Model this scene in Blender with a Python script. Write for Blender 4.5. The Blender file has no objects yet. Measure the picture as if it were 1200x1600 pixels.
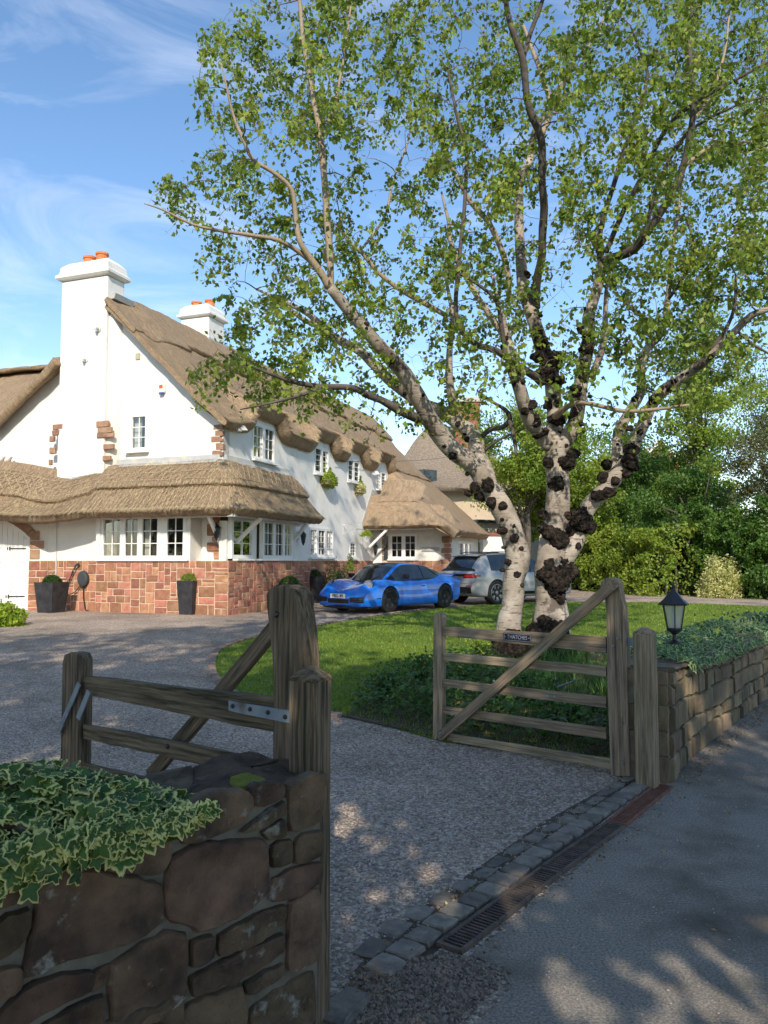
import bpy, bmesh, math, random
import numpy as np
from mathutils import Vector, Matrix, noise
from mathutils.geometry import tessellate_polygon
random.seed(7); rng = np.random.default_rng(7)
S = bpy.context.scene
COL = S.collection
# ---------------- camera, sky, sun, exposure ----------------
F = 1200.0; TH = math.atan(76/1200.0); EYE = 1.6
cam = bpy.data.cameras.new('camera'); camo = bpy.data.objects.new('camera', cam); COL.objects.link(camo)
camo.location = (0, 0, EYE); camo.rotation_euler = (math.radians(90)+TH, 0, 0)
cam.sensor_fit = 'VERTICAL'; cam.sensor_height = 24.0; cam.lens = 24.0*F/1600.0
cam.clip_start = 0.05; cam.clip_end = 3000
S.camera = camo
SUN_EL = math.radians(34); SUN_H = Vector((0.03, -0.999, 0)).normalized()     # horizontal direction towards the sun
SUN_DIR = Vector((SUN_H.x*math.cos(SUN_EL), SUN_H.y*math.cos(SUN_EL), math.sin(SUN_EL)))
sl = bpy.data.lights.new('sun', 'SUN'); sl.energy = 3.5; sl.angle = math.radians(0.5); sl.color = (1.0, 0.90, 0.76)
so = bpy.data.objects.new('sun', sl); COL.objects.link(so); so.rotation_euler = SUN_DIR.to_track_quat('Z', 'Y').to_euler()
W = bpy.data.worlds.new('World'); S.world = W; W.use_nodes = True
def world():
    nt = W.node_tree; nt.nodes.clear(); N = nt.nodes.new; L = nt.links.new
    out = N('ShaderNodeOutputWorld'); bg = N('ShaderNodeBackground'); bg.inputs[1].default_value = 0.15
    sky = N('ShaderNodeTexSky'); sky.sky_type = 'NISHITA'; sky.sun_disc = False
    sky.sun_elevation = SUN_EL; sky.sun_rotation = math.atan2(SUN_H.x, SUN_H.y)
    sky.air_density = 1.0; sky.dust_density = 0.3; sky.ozone_density = 1.0; sky.altitude = 0
    tc = N('ShaderNodeTexCoord'); sep = N('ShaderNodeSeparateXYZ'); L(tc.outputs['Generated'], sep.inputs[0])
    mp = N('ShaderNodeMapping'); mp.inputs['Scale'].default_value = (1.6, 1.0, 5.0); mp.inputs['Rotation'].default_value = (0.2, 0.5, 0.3)
    L(tc.outputs['Generated'], mp.inputs[0])
    n = N('ShaderNodeTexNoise'); n.inputs['Scale'].default_value = 2.3; n.inputs['Detail'].default_value = 9; n.inputs['Roughness'].default_value = 0.62; n.inputs['Distortion'].default_value = 0.7
    L(mp.outputs[0], n.inputs['Vector'])
    r = N('ShaderNodeMapRange'); r.inputs[1].default_value = 0.50; r.inputs[2].default_value = 0.9; r.inputs[3].default_value = 0.0; r.inputs[4].default_value = 0.5
    L(n.outputs[0], r.inputs[0])
    mx = N('ShaderNodeMix'); mx.data_type = 'RGBA'; mx.inputs['B'].default_value = (6.0, 6.3, 6.9, 1)
    hsv = N('ShaderNodeHueSaturation'); hsv.inputs['Saturation'].default_value = 1.14; hsv.inputs['Value'].default_value = 1.08
    L(sky.outputs[0], hsv.inputs['Color'])
    hz = N('ShaderNodeMapRange'); hz.inputs[1].default_value = 0.0; hz.inputs[2].default_value = 0.3; hz.inputs[3].default_value = 0.10; hz.inputs[4].default_value = 0.0; L(sep.outputs[2], hz.inputs[0])
    ad = N('ShaderNodeMath'); ad.operation = 'ADD'; ad.use_clamp = True; L(r.outputs[0], ad.inputs[0]); L(hz.outputs[0], ad.inputs[1])
    L(ad.outputs[0], mx.inputs['Factor']); L(hsv.outputs[0], mx.inputs['A']); L(mx.outputs['Result'], bg.inputs[0]); L(bg.outputs[0], out.inputs[0])
world()
S.view_settings.view_transform = 'Standard'; S.view_settings.look = 'None'; S.view_settings.exposure = 0.54; S.view_settings.gamma = 1.0
S.view_settings.use_curve_mapping = False
S.render.engine = 'CYCLES'; S.cycles.use_denoising = True; S.cycles.max_bounces = 6; S.cycles.transparent_max_bounces = 16
# ---------------- placing helpers ----------------
def ray(px, py):
    a = (px-600)/F; b = (800-py)/F; c, s = math.cos(TH), math.sin(TH)
    return Vector((a, c-b*s, s+b*c))
CAM = Vector((0, 0, EYE))
def at(px, py, Y):
    d = ray(px, py); return CAM + d*(Y/d.y)
def hitp(px, py, p, n):
    d = ray(px, py); return CAM + d*((Vector(p)-CAM).dot(n)/d.dot(n))
def g(x, y):
    k = min(1, max(0, (y-5)/13.0)); k = round(k*13*2)/26.0 if False else k
    return 0.23*k*k*(3-2*k)
def gstep(y):          # the ground is linear between half metre lines, so sheets laid on it never cross it
    a = math.floor(y*2)/2; f = (y-a)*2
    return g(0, a)*(1-f)+g(0, a+.5)*f
def gp(px, py):
    d = ray(px, py); t = -EYE/d.z
    for _ in range(30):
        p = CAM+d*t; t = (gstep(p.y)-EYE)/d.z
    return CAM+d*t
# ---------------- object helpers ----------------
ORG = {}
def thing(name, label, cat, loc=(0, 0, 0), group=None):
    o = bpy.data.objects.new(name, None); COL.objects.link(o); o.location = loc; o.empty_display_size = .2
    o['label'] = label; o['category'] = cat
    if group: o['group'] = group
    ORG[o] = Vector(loc); return o
def tag(o, label, cat, group=None, kind=None):
    o['label'] = label; o['category'] = cat
    if group: o['group'] = group
    if kind: o['kind'] = kind
    return o
def relabel(o, label): o['label'] = label
def link(name, me, parent=None, origin=None):
    o = bpy.data.objects.new(name, me); COL.objects.link(o)
    if parent is not None:
        o.parent = parent; ORG[o] = ORG.get(parent, Vector((0, 0, 0)))
    else:
        o.location = origin or (0, 0, 0); ORG[o] = Vector(origin or (0, 0, 0))
    return o
def thk(n, a, b, c):
    return np.array([a+(b-a)*min(1, i/c) for i in range(n)])
def copy_tree(o, parent=None):
    c = o.copy(); COL.objects.link(c); c.parent = parent
    for ch in list(o.children): copy_tree(ch, c)
    return c
class MB:
    def __init__(s): s.v = []; s.f = []; s.uv = []
    def add(s, vs, fs, uvs=None):
        b = len(s.v); s.v += [tuple(p) for p in vs]; s.f += [tuple(i+b for i in q) for q in fs]
        s.uv += list(uvs) if uvs else [(p[0]+p[1], p[2]) for p in vs]
        return s
    def hexa(s, p):    # 8 corners: bottom ring 0-3, top ring 4-7
        return s.add(p, [(3, 2, 1, 0), (4, 5, 6, 7), (0, 1, 5, 4), (1, 2, 6, 5), (2, 3, 7, 6), (3, 0, 4, 7)])
    def box(s, c, d, ax=None):
        c = Vector(c); X, Y, Z = ax if ax else (Vector((1, 0, 0)), Vector((0, 1, 0)), Vector((0, 0, 1)))
        h = [x/2 for x in d]; P = lambda a, b, e: c+X*(a*h[0])+Y*(b*h[1])+Z*(e*h[2])
        return s.hexa([P(-1, -1, -1), P(1, -1, -1), P(1, 1, -1), P(-1, 1, -1), P(-1, -1, 1), P(1, -1, 1), P(1, 1, 1), P(-1, 1, 1)])
    def tube(s, pts, rad, n=6, cap=True):
        pts = [Vector(p) for p in pts]; m = len(pts)
        if not hasattr(rad, '__len__'): rad = [rad]*m
        b = len(s.v); L = 0; prev = None
        for i, p in enumerate(pts):
            t = (pts[min(i+1, m-1)]-pts[max(i-1, 0)])
            t = t.normalized() if t.length > 1e-9 else Vector((0, 0, 1))
            if prev is None: a = t.orthogonal().normalized()
            else:
                a = prev-t*prev.dot(t); a = a.normalized() if a.length > 1e-6 else t.orthogonal().normalized()
            prev = a; c = t.cross(a)
            if i: L += (p-pts[i-1]).length
            for k in range(n):
                w = 2*math.pi*k/n; s.v.append(tuple(p+(a*math.cos(w)+c*math.sin(w))*rad[i])); s.uv.append((k/n, L))
        for i in range(m-1):
            for k in range(n):
                q = b+i*n; k2 = (k+1) % n; s.f.append((q+k, q+k2, q+n+k2, q+n+k))
        if cap:
            s.f.append(tuple(b+k for k in range(n))[::-1]); s.f.append(tuple(b+(m-1)*n+k for k in range(n)))
        return s
    def lathe(s, prof, c=(0, 0, 0), n=16, ax=None):
        c = Vector(c); X, Y, Z = ax if ax else (Vector((1, 0, 0)), Vector((0, 1, 0)), Vector((0, 0, 1)))
        b = len(s.v)
        for r, z in prof:
            for k in range(n):
                w = 2*math.pi*k/n; s.v.append(tuple(c+X*(r*math.cos(w))+Y*(r*math.sin(w))+Z*z)); s.uv.append((k/n, z))
        for i in range(len(prof)-1):
            for k in range(n):
                q = b+i*n; k2 = (k+1) % n; s.f.append((q+k, q+k2, q+n+k2, q+n+k))
        s.f.append(tuple(b+k for k in range(n))[::-1]); s.f.append(tuple(b+(len(prof)-1)*n+k for k in range(n)))
        return s
    def prism(s, poly, o, a, b_, n, th):   # polygon (2D) in frame o,a,b extruded by th along -n
        o = Vector(o); m = len(poly); fr = [o+a*x+b_*y for x, y in poly]; bk = [p-n*th for p in fr]
        return s.add(fr+bk, [tuple(range(m)), tuple(range(2*m-1, m-1, -1))]+[(i, i+m, (i+1) % m+m, (i+1) % m) for i in range(m)])
    def grid(s, G, close=False, uvs=None):
        n, m = len(G), len(G[0]); vs = [p for r in G for p in r]
        fs = [(i*m+j, i*m+j+1, (i+1)*m+j+1, (i+1)*m+j) for i in range(n-1) for j in range(m-1)]
        return s.add(vs, fs, uvs)
    def build(s, name, mat, parent=None, smooth=False, origin=None, kind=None, jit=0):
        if parent is None and origin is None and s.v:
            a = np.array(s.v); origin = Vector((a[:, 0].mean(), a[:, 1].mean(), a[:, 2].min()))
        o0 = ORG.get(parent, Vector((0, 0, 0))) if parent is not None else Vector(origin or (0, 0, 0))
        me = bpy.data.meshes.new(name)
        vs = [(x-o0.x, y-o0.y, z-o0.z) for x, y, z in s.v]
        if jit: vs = [(x+random.uniform(-jit, jit), y+random.uniform(-jit, jit), z+random.uniform(-jit, jit)) for x, y, z in vs]
        me.from_pydata(vs, [], s.f); me.materials.append(mat)
        if s.f:
            uvl = me.uv_layers.new(name='UVMap'); idx = np.empty(len(me.loops), dtype=np.int32); me.loops.foreach_get('vertex_index', idx)
            uv = np.array(s.uv, dtype=np.float32)[idx]; uvl.data.foreach_set('uv', uv.ravel())
        if smooth: me.polygons.foreach_set('use_smooth', [True]*len(me.polygons))
        me.update(); bm = bmesh.new(); bm.from_mesh(me); bmesh.ops.recalc_face_normals(bm, faces=bm.faces)
        bm.to_mesh(me); bm.free()
        o = link(name, me, parent, origin)
        if kind: o['kind'] = kind
        return o
def bevel(o, w, seg=1):
    m = o.modifiers.new('bevel', 'BEVEL'); m.width = w; m.segments = seg; m.limit_method = 'ANGLE'; return o
def raw_mesh(name, v, f, mat, smooth=False):
    me = bpy.data.meshes.new(name); v = np.asarray(v, dtype=np.float32); f = np.asarray(f, dtype=np.int32); k = f.shape[1]
    me.vertices.add(len(v)); me.vertices.foreach_set('co', v.ravel()); me.loops.add(f.size); me.loops.foreach_set('vertex_index', f.ravel())
    me.polygons.add(len(f)); me.polygons.foreach_set('loop_start', np.arange(0, f.size, k, dtype=np.int32))
    me.polygons.foreach_set('loop_total', np.full(len(f), k, dtype=np.int32))
    if smooth: me.polygons.foreach_set('use_smooth', np.ones(len(f), dtype=bool))
    me.materials.append(mat); me.update(calc_edges=True); return me
def unit(a): return a/np.maximum(np.linalg.norm(a, axis=1, keepdims=True), 1e-9)
def leaf_mesh(name, C, size, mat, w=.62, droop=.3, flat=0.0):
    C = np.asarray(C, dtype=np.float64); n = len(C); size = np.broadcast_to(size, (n,)).reshape(-1, 1)*rng.uniform(.7, 1.25, (n, 1))
    a = rng.normal(size=(n, 3)); a[:, 2] -= droop*1.5; a = unit(a)
    nn = rng.normal(size=(n, 3)); nn[:, 2] += flat*3; b = unit(np.cross(a, nn)); u = np.cross(b, a)
    m = a*size*.45
    v = np.stack([C, C+m+b*size*w/2+u*size*.08, C+a*size-u*size*.06, C+m-b*size*w/2+u*size*.08], 1).reshape(-1, 3)
    i = np.arange(n)[:, None]*4; f = np.concatenate([i+[[0, 1, 2]], i+[[0, 2, 3]]], 1).reshape(-1, 3)
    return raw_mesh(name, v, f, mat)
def leaf_obj(name, C, size, mat, parent=None, kind='stuff', **k):
    C = np.asarray(C)
    if parent is not None: C = C-np.array(ORG[parent]); o = link(name, leaf_mesh(name, C, size, mat, **k), parent)
    else:
        o0 = Vector((float(C[:, 0].mean()), float(C[:, 1].mean()), float(C[:, 2].min()))); o = link(name, leaf_mesh(name, C-np.array(o0), size, mat, **k), None, o0)
    if kind: o['kind'] = kind
    return o
def beam(name, p0, p1, w, h, mat, parent=None, up=(0, 0, 1), taper=1.0, jit=.0015, bev=.006, seg=6):
    """timber along local X from p0 to p1 (grain follows it); w across, h along up"""
    p0 = Vector(p0); p1 = Vector(p1); X = (p1-p0); L = X.length; X.normalize(); Z = Vector(up); Z = (Z-X*Z.dot(X)).normalized(); Y = Z.cross(X)
    vs = []; fs = []
    ring = [(-1, -1), (-.86, -1), (.86, -1), (1, -.86), (1, .86), (.86, 1), (-.86, 1), (-1, .86)]
    ring = [(-.9, -1), (.9, -1), (1, -.9), (1, .9), (.9, 1), (-.9, 1), (-1, .9), (-1, -.9)]
    for i in range(seg+1):
        f = i/seg; tp = 1+(taper-1)*f
        for a, b in ring:
            vs.append((L*f, a*w/2*tp+random.uniform(-jit, jit), b*h/2*tp+random.uniform(-jit, jit)))
    for i in range(seg):
        for k in range(8): q = i*8; k2 = (k+1) % 8; fs.append((q+k, q+k2, q+8+k2, q+8+k))
    fs.append(tuple(range(7, -1, -1))); fs.append(tuple(seg*8+k for k in range(8)))
    me = bpy.data.meshes.new(name); me.from_pydata(vs, [], fs); me.materials.append(mat); me.update()
    o = bpy.data.objects.new(name, me); COL.objects.link(o)
    M = Matrix((X, Y, Z)).transposed().to_4x4(); M.translation = p0
    if parent is not None:
        o.parent = parent; M.translation = p0-ORG[parent]
    o.matrix_local = M if parent is not None else M
    ORG[o] = p0
    return o
# ---------------- materials ----------------
def mat(name, c1, c2=None, scale=5, rough=.85, bump=0, bscale=None, detail=6, coord='Object', stretch=(1, 1, 1), c3=None, s3=1.0, m3=(.5, .65), rand=0.0, island=0.0,
        spec=.3, metal=0, bdist=.01, trans=0, coat=0, contrast=(.35, .65), brough=.6):
    m = bpy.data.materials.new(name); m.use_nodes = True; nt = m.node_tree; N = nt.nodes.new; L = nt.links.new
    p = nt.nodes['Principled BSDF']; p.inputs['Roughness'].default_value = rough; p.inputs['Metallic'].default_value = metal
    p.inputs['Specular IOR Level'].default_value = spec; p.inputs['Coat Weight'].default_value = coat
    tc = N('ShaderNodeTexCoord'); mp = N('ShaderNodeMapping'); mp.inputs['Scale'].default_value = stretch; L(tc.outputs[coord], mp.inputs[0]); vec = mp.outputs[0]
    if rand or c2 is not None:
        oi = N('ShaderNodeObjectInfo'); ad = N('ShaderNodeVectorMath'); ad.operation = 'ADD'; sc = N('ShaderNodeMath'); sc.operation = 'MULTIPLY'; sc.inputs[1].default_value = 31.0 if coord == 'Object' else 0
        L(oi.outputs['Random'], sc.inputs[0]); L(vec, ad.inputs[0]); L(sc.outputs[0], ad.inputs[1]); vec = ad.outputs[0]
    def nz(s, det, ro=brough):
        n = N('ShaderNodeTexNoise'); n.inputs['Scale'].default_value = s; n.inputs['Detail'].default_value = det; n.inputs['Roughness'].default_value = ro; L(vec, n.inputs['Vector']); return n.outputs[0]
    def rng_(x, a, b, lo=0, hi=1):
        r = N('ShaderNodeMapRange'); r.inputs[1].default_value = a; r.inputs[2].default_value = b; r.inputs[3].default_value = lo; r.inputs[4].default_value = hi; L(x, r.inputs[0]); return r.outputs[0]
    def mix(fac, a, b):
        x = N('ShaderNodeMix'); x.data_type = 'RGBA'
        for k, q in (('A', a), ('B', b)):
            if isinstance(q, tuple): x.inputs[k].default_value = (*q, 1)
            else: L(q, x.inputs[k])
        if isinstance(fac, float): x.inputs['Factor'].default_value = fac
        else: L(fac, x.inputs['Factor'])
        return x.outputs['Result']
    col = None
    if c2 is not None: col = mix(rng_(nz(scale, detail), *contrast), c1, c2)
    if c3 is not None: col = mix(rng_(nz(s3, 7, .65), *m3), col if col else c1, c3)
    if rand or island:
        if col is None: q = N('ShaderNodeRGB'); q.outputs[0].default_value = (*c1, 1); col = q.outputs[0]
        h = N('ShaderNodeHueSaturation'); L(col, h.inputs['Color'])
        if rand: src = oi.outputs['Random']; k = rand
        else: ge = N('ShaderNodeNewGeometry'); src = ge.outputs['Random Per Island']; k = island
        L(rng_(src, 0, 1, 1-k, 1+k), h.inputs['Value'])
        w = N('ShaderNodeMath'); w.operation = 'MULTIPLY_ADD'; w.inputs[1].default_value = 7.31; w.inputs[2].default_value = .2; L(src, w.inputs[0]); fr = N('ShaderNodeMath'); fr.operation = 'FRACT'; L(w.outputs[0], fr.inputs[0])
        L(rng_(fr.outputs[0], 0, 1, .5-k*.05, .5+k*.05), h.inputs['Hue']); col = h.outputs[0]
    if col is None: p.inputs['Base Color'].default_value = (*c1, 1)
    else: L(col, p.inputs['Base Color'])
    if bump:
        b = N('ShaderNodeBump'); b.inputs['Strength'].default_value = bump; b.inputs['Distance'].default_value = bdist; L(nz(bscale or scale*3, 8), b.inputs['Height']); L(b.outputs[0], p.inputs['Normal'])
    if trans:
        t = N('ShaderNodeBsdfTranslucent'); mx = N('ShaderNodeMixShader'); mx.inputs[0].default_value = trans
        if col is not None:
            hh = N('ShaderNodeHueSaturation'); hh.inputs['Hue'].default_value = .485; hh.inputs['Value'].default_value = 1.7; L(col, hh.inputs['Color']); L(hh.outputs[0], t.inputs[0])
        else: t.inputs[0].default_value = (*[min(1, x*1.7) for x in c1], 1)
        L(p.outputs[0], mx.inputs[1]); L(t.outputs[0], mx.inputs[2]); L(mx.outputs[0], nt.nodes['Material Output'].inputs[0])
    return m
def leafmat(name, c1, c2, s=.6, trans=.35, island=.3, rough=.45):
    return mat(name, c1, c2, scale=s, rough=rough, trans=trans, island=island, spec=.4, detail=2)
M = {}
M['soil'] = mat('soil', (.05, .035, .025), (.12, .09, .06), 9, bump=.8, bscale=30)
M['ground'] = mat('ground', (.05, .09, .02), (.09, .12, .04), .5, bump=.5, bscale=8)
M['hedge'] = leafmat('hedge_leaf', (.05, .12, .018), (.10, .19, .03))
M['render'] = mat('white_render', (.80, .775, .72), (.74, .72, .67), 2.2, bump=.25, bscale=6, bdist=.02, c3=(.58, .55, .47), s3=1.5, m3=(.52, .8))
M['paint'] = mat('white_paint', (.82, .81, .78), (.78, .77, .74), 3, rough=.45)
M['sill'] = mat('grey_sill_paint', (.55, .55, .53), (.62, .62, .6), 4, rough=.6)
M['lead'] = mat('lead_flashing', (.36, .37, .37), (.46, .46, .44), 5, rough=.55, bump=.3, c3=(.55, .5, .38), s3=3)
M['sand'] = mat('red_sandstone', (.30, .125, .075), (.42, .21, .13), 7, rand=.3, bump=.6, bscale=28, bdist=.008, c3=(.56, .36, .24), s3=1.1, m3=(.56, .75))
M['quoin'] = mat('brown_sandstone', (.26, .15, .095), (.36, .225, .15), 6, rand=.2, bump=.7, bscale=20)
M['mortar'] = mat('pale_mortar', (.58, .43, .32), (.66, .53, .41), 12, bump=.6, bscale=40)
M['pot'] = mat('terracotta', (.58, .17, .06), (.66, .24, .09), 5, rough=.75)
M['glass'] = mat('window_glass', (.03, .035, .04), rough=.03, spec=.9)
M['room'] = mat('shaded_room_inside', (.04, .038, .035), (.08, .075, .07), 2)  # near black: the indoor gloom is put into the lining colour
M['curtain'] = mat('curtain', (.62, .6, .55), (.5, .49, .45), 9, stretch=(6, 6, .3))
M['iron'] = mat('black_iron', (.018, .018, .02), rough=.4, spec=.5)
M['steel'] = mat('galvanised_steel', (.17, .22, .27), (.25, .29, .33), 8, rough=.5, metal=.3, bump=.15, c3=(.12, .1, .08), s3=5, m3=(.6, .72))
M['oak'] = mat('weathered_oak', (.21, .15, .092), (.38, .295, .195), 3.0, stretch=(1.2, 26, 26), rough=.9, bump=.7, bscale=3.2, bdist=.004, rand=.12, c3=(.10, .08, .06), s3=1.4, m3=(.48, .66))
M['oakdark'] = mat('dark_weathered_oak', (.095, .068, .042), (.215, .165, .105), 3.0, stretch=(1.2, 26, 26), rough=.9, bump=.8, bscale=3.2, bdist=.004, rand=.12, c3=(.035, .032, .018), s3=1.8, m3=(.47, .62))  # darker version of the oak, with near black blotches
M['oakv'] = mat('weathered_oak_upright', (.21, .15, .092), (.38, .295, .195), 3.0, stretch=(26, 26, 1.2), rough=.9, bump=.7, bscale=3.2, bdist=.004, rand=.12, c3=(.10, .08, .06), s3=1.4, m3=(.48, .66))
M['oakdarkv'] = mat('dark_oak_upright', (.095, .068, .042), (.215, .165, .105), 3.0, stretch=(26, 26, 1.2), rough=.9, bump=.8, bscale=3.2, bdist=.004, rand=.12, c3=(.035, .032, .018), s3=1.8, m3=(.47, .62))
M['cobble'] = mat('grey_sett', (.15, .13, .105), (.25, .22, .18), 14, bump=.6, bscale=40, rand=.25, c3=(.11, .1, .09), s3=5)
M['wallstone'] = mat('dark_gritstone', (.045, .032, .022), (.17, .115, .07), 6, bump=1.0, bscale=20, bdist=.02, rand=.35, c3=(.30, .30, .26), s3=5.5, m3=(.60, .68))
M['wallmortar'] = mat('grey_green_mortar', (.12, .11, .085), (.20, .185, .145), 9, bump=.8, bscale=40, bdist=.01)
M['wallstone2'] = mat('mossy_sandstone', (.12, .085, .05), (.28, .21, .13), 4, stretch=(1, 1, .45), bump=1, bscale=18, bdist=.02, rand=.25, c3=(.13, .115, .075), s3=3, m3=(.45, .65))
M['moss'] = mat('moss', (.10, .13, .01), (.22, .22, .02), 20, bump=1, bscale=60)
M['rust'] = mat('rusty_grate', (.085, .07, .06), (.17, .125, .10), 12, rough=.9, bump=.6, metal=.2)
M['rust2'] = mat('red_rusty_grate', (.16, .07, .05), (.24, .12, .08), 12, rough=.9, bump=.6, metal=.2)
M['planter'] = mat('black_slate_planter', (.02, .02, .022), (.045, .045, .05), 6, rough=.6, c3=(.3, .3, .28), s3=6, m3=(.72, .76))
M['terr'] = mat('plastic_grey', (.05, .055, .06), rough=.5)
M['bark'] = None
M['twig'] = mat('twig_bark', (.12, .09, .06), (.20, .15, .10), 8, rough=.8)
M['goldbark'] = mat('golden_bark', (.27, .20, .13), (.38, .31, .22), 6, rough=.75, coord='UV', stretch=(1, 9, 1), bump=.3, c3=(.13, .10, .07), s3=2, m3=(.6, .75))
M['darkbark'] = mat('dark_bark', (.06, .05, .04), (.14, .12, .10), 8, rough=.9, bump=.5)
M['burl'] = mat('black_burl', (.012, .009, .007), (.10, .07, .05), 16, rough=.95, bump=1.6, bscale=34, bdist=.05, contrast=(.45, .7))
M['birchleaf'] = leafmat('birch_leaf', (.09, .15, .014), (.25, .32, .045), .7, trans=.42, island=.45)
M['box'] = leafmat('box_leaf', (.14, .22, .03), (.24, .30, .05), 3)
M['darkbox'] = leafmat('dark_box_leaf', (.02, .06, .012), (.05, .11, .02), 3)
M['lime'] = leafmat('lime_leaf', (.20, .30, .025), (.30, .38, .04), 3)
M['varieg'] = leafmat('cream_leaf', (.36, .40, .12), (.60, .58, .28), 3)
M['gold'] = leafmat('gold_leaf', (.32, .32, .03), (.45, .42, .05), 3)
M['bedleaf'] = leafmat('bed_leaf', (.035, .095, .018), (.08, .16, .03), 1.5)
M['strap'] = leafmat('strap_leaf', (.04, .11, .02), (.08, .17, .03), 1.0)
M['olive'] = leafmat('olive_leaf', (.08, .10, .03), (.17, .17, .075), .6)
M['tree2'] = leafmat('tree_leaf', (.12, .20, .02), (.25, .32, .045), .4)
M['shadeleaf'] = leafmat('street_tree_leaf', (.03, .07, .012), (.06, .11, .02), .4, trans=.2)
def asphalt():
    m = mat('asphalt', (.16, .138, .11), (.35, .31, .255), 90, bump=1.0, bscale=140, bdist=.006, c3=(.10, .082, .06), s3=.9, m3=(.5, .68), detail=3, contrast=(.35, .65)); return m
M['asphalt'] = asphalt()
def gravel(name, tint):
    m = bpy.data.materials.new(name); m.use_nodes = True; nt = m.node_tree; N = nt.nodes.new; L = nt.links.new; p = nt.nodes['Principled BSDF']; p.inputs['Roughness'].default_value = .9
    tc = N('ShaderNodeTexCoord'); v = N('ShaderNodeTexVoronoi'); v.inputs['Scale'].default_value = 62; L(tc.outputs['Object'], v.inputs['Vector'])
    v.inputs['Randomness'].default_value = 1
    cr = N('ShaderNodeValToRGB'); e = cr.color_ramp.elements; e[0].color = (*[.45*x for x in tint], 1); e[1].color = (*[1.75*x for x in tint], 1)
    q = cr.color_ramp.elements.new(.5); q.color = (tint[0]*1.0, tint[1]*.9, tint[2]*.85, 1); q = cr.color_ramp.elements.new(.75); q.color = (tint[0]*1.2, tint[1]*1.2, tint[2]*1.3, 1)
    sp = N('ShaderNodeSeparateColor'); L(v.outputs['Color'], sp.inputs[0]); L(sp.outputs[0], cr.inputs[0])
    n = N('ShaderNodeTexNoise'); n.inputs['Scale'].default_value = .7; n.inputs['Detail'].default_value = 6; L(tc.outputs['Object'], n.inputs['Vector'])
    mr = N('ShaderNodeMapRange'); mr.inputs[1].default_value = .3; mr.inputs[2].default_value = .7; mr.inputs[3].default_value = .72; mr.inputs[4].default_value = 1.25; L(n.outputs[0], mr.inputs[0])
    n2 = N('ShaderNodeTexNoise'); n2.inputs['Scale'].default_value = .9; n2.inputs['Detail'].default_value = 9; n2.inputs['Roughness'].default_value = .7; ad = N('ShaderNodeVectorMath'); ad.inputs[1].default_value = (11, 5, 0); L(tc.outputs['Object'], ad.inputs[0]); L(ad.outputs[0], n2.inputs['Vector'])
    m2 = N('ShaderNodeMapRange'); m2.inputs[1].default_value = .5; m2.inputs[2].default_value = .66; m2.inputs[3].default_value = 0; m2.inputs[4].default_value = .55; L(n2.outputs[0], m2.inputs[0])
    mxd = N('ShaderNodeMix'); mxd.data_type = 'RGBA'; L(m2.outputs[0], mxd.inputs['Factor']); L(cr.outputs[0], mxd.inputs['A']); mxd.inputs['B'].default_value = (.15, .105, .065, 1)
    h = N('ShaderNodeHueSaturation'); L(mxd.outputs['Result'], h.inputs['Color']); L(mr.outputs[0], h.inputs['Value']); L(h.outputs[0], p.inputs['Base Color'])
    b = N('ShaderNodeBump'); b.inputs['Strength'].default_value = 1; b.inputs['Distance'].default_value = .012; b.invert = True; L(v.outputs['Distance'], b.inputs['Height']); L(b.outputs[0], p.inputs['Normal']); return m
M['gravel'] = gravel('pink_gravel', (.38, .31, .235))
M['pebble2'] = mat('dull_pebble', (.22, .17, .125), rough=.85, island=.6)
M['pebble'] = mat('pebble', (.38, .31, .26), rough=.85, island=.6)
def lawnm():
    m = mat('mown_grass', (.11, .18, .016), (.16, .235, .025), 1.3, bump=.9, bscale=130, bdist=.02, c3=(.13, .17, .03), s3=3.5, m3=(.5, .7)); return m
M['lawn'] = lawnm()
M['blade'] = leafmat('grass_blade', (.12, .19, .018), (.19, .26, .03), 1.2, trans=.3)
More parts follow.
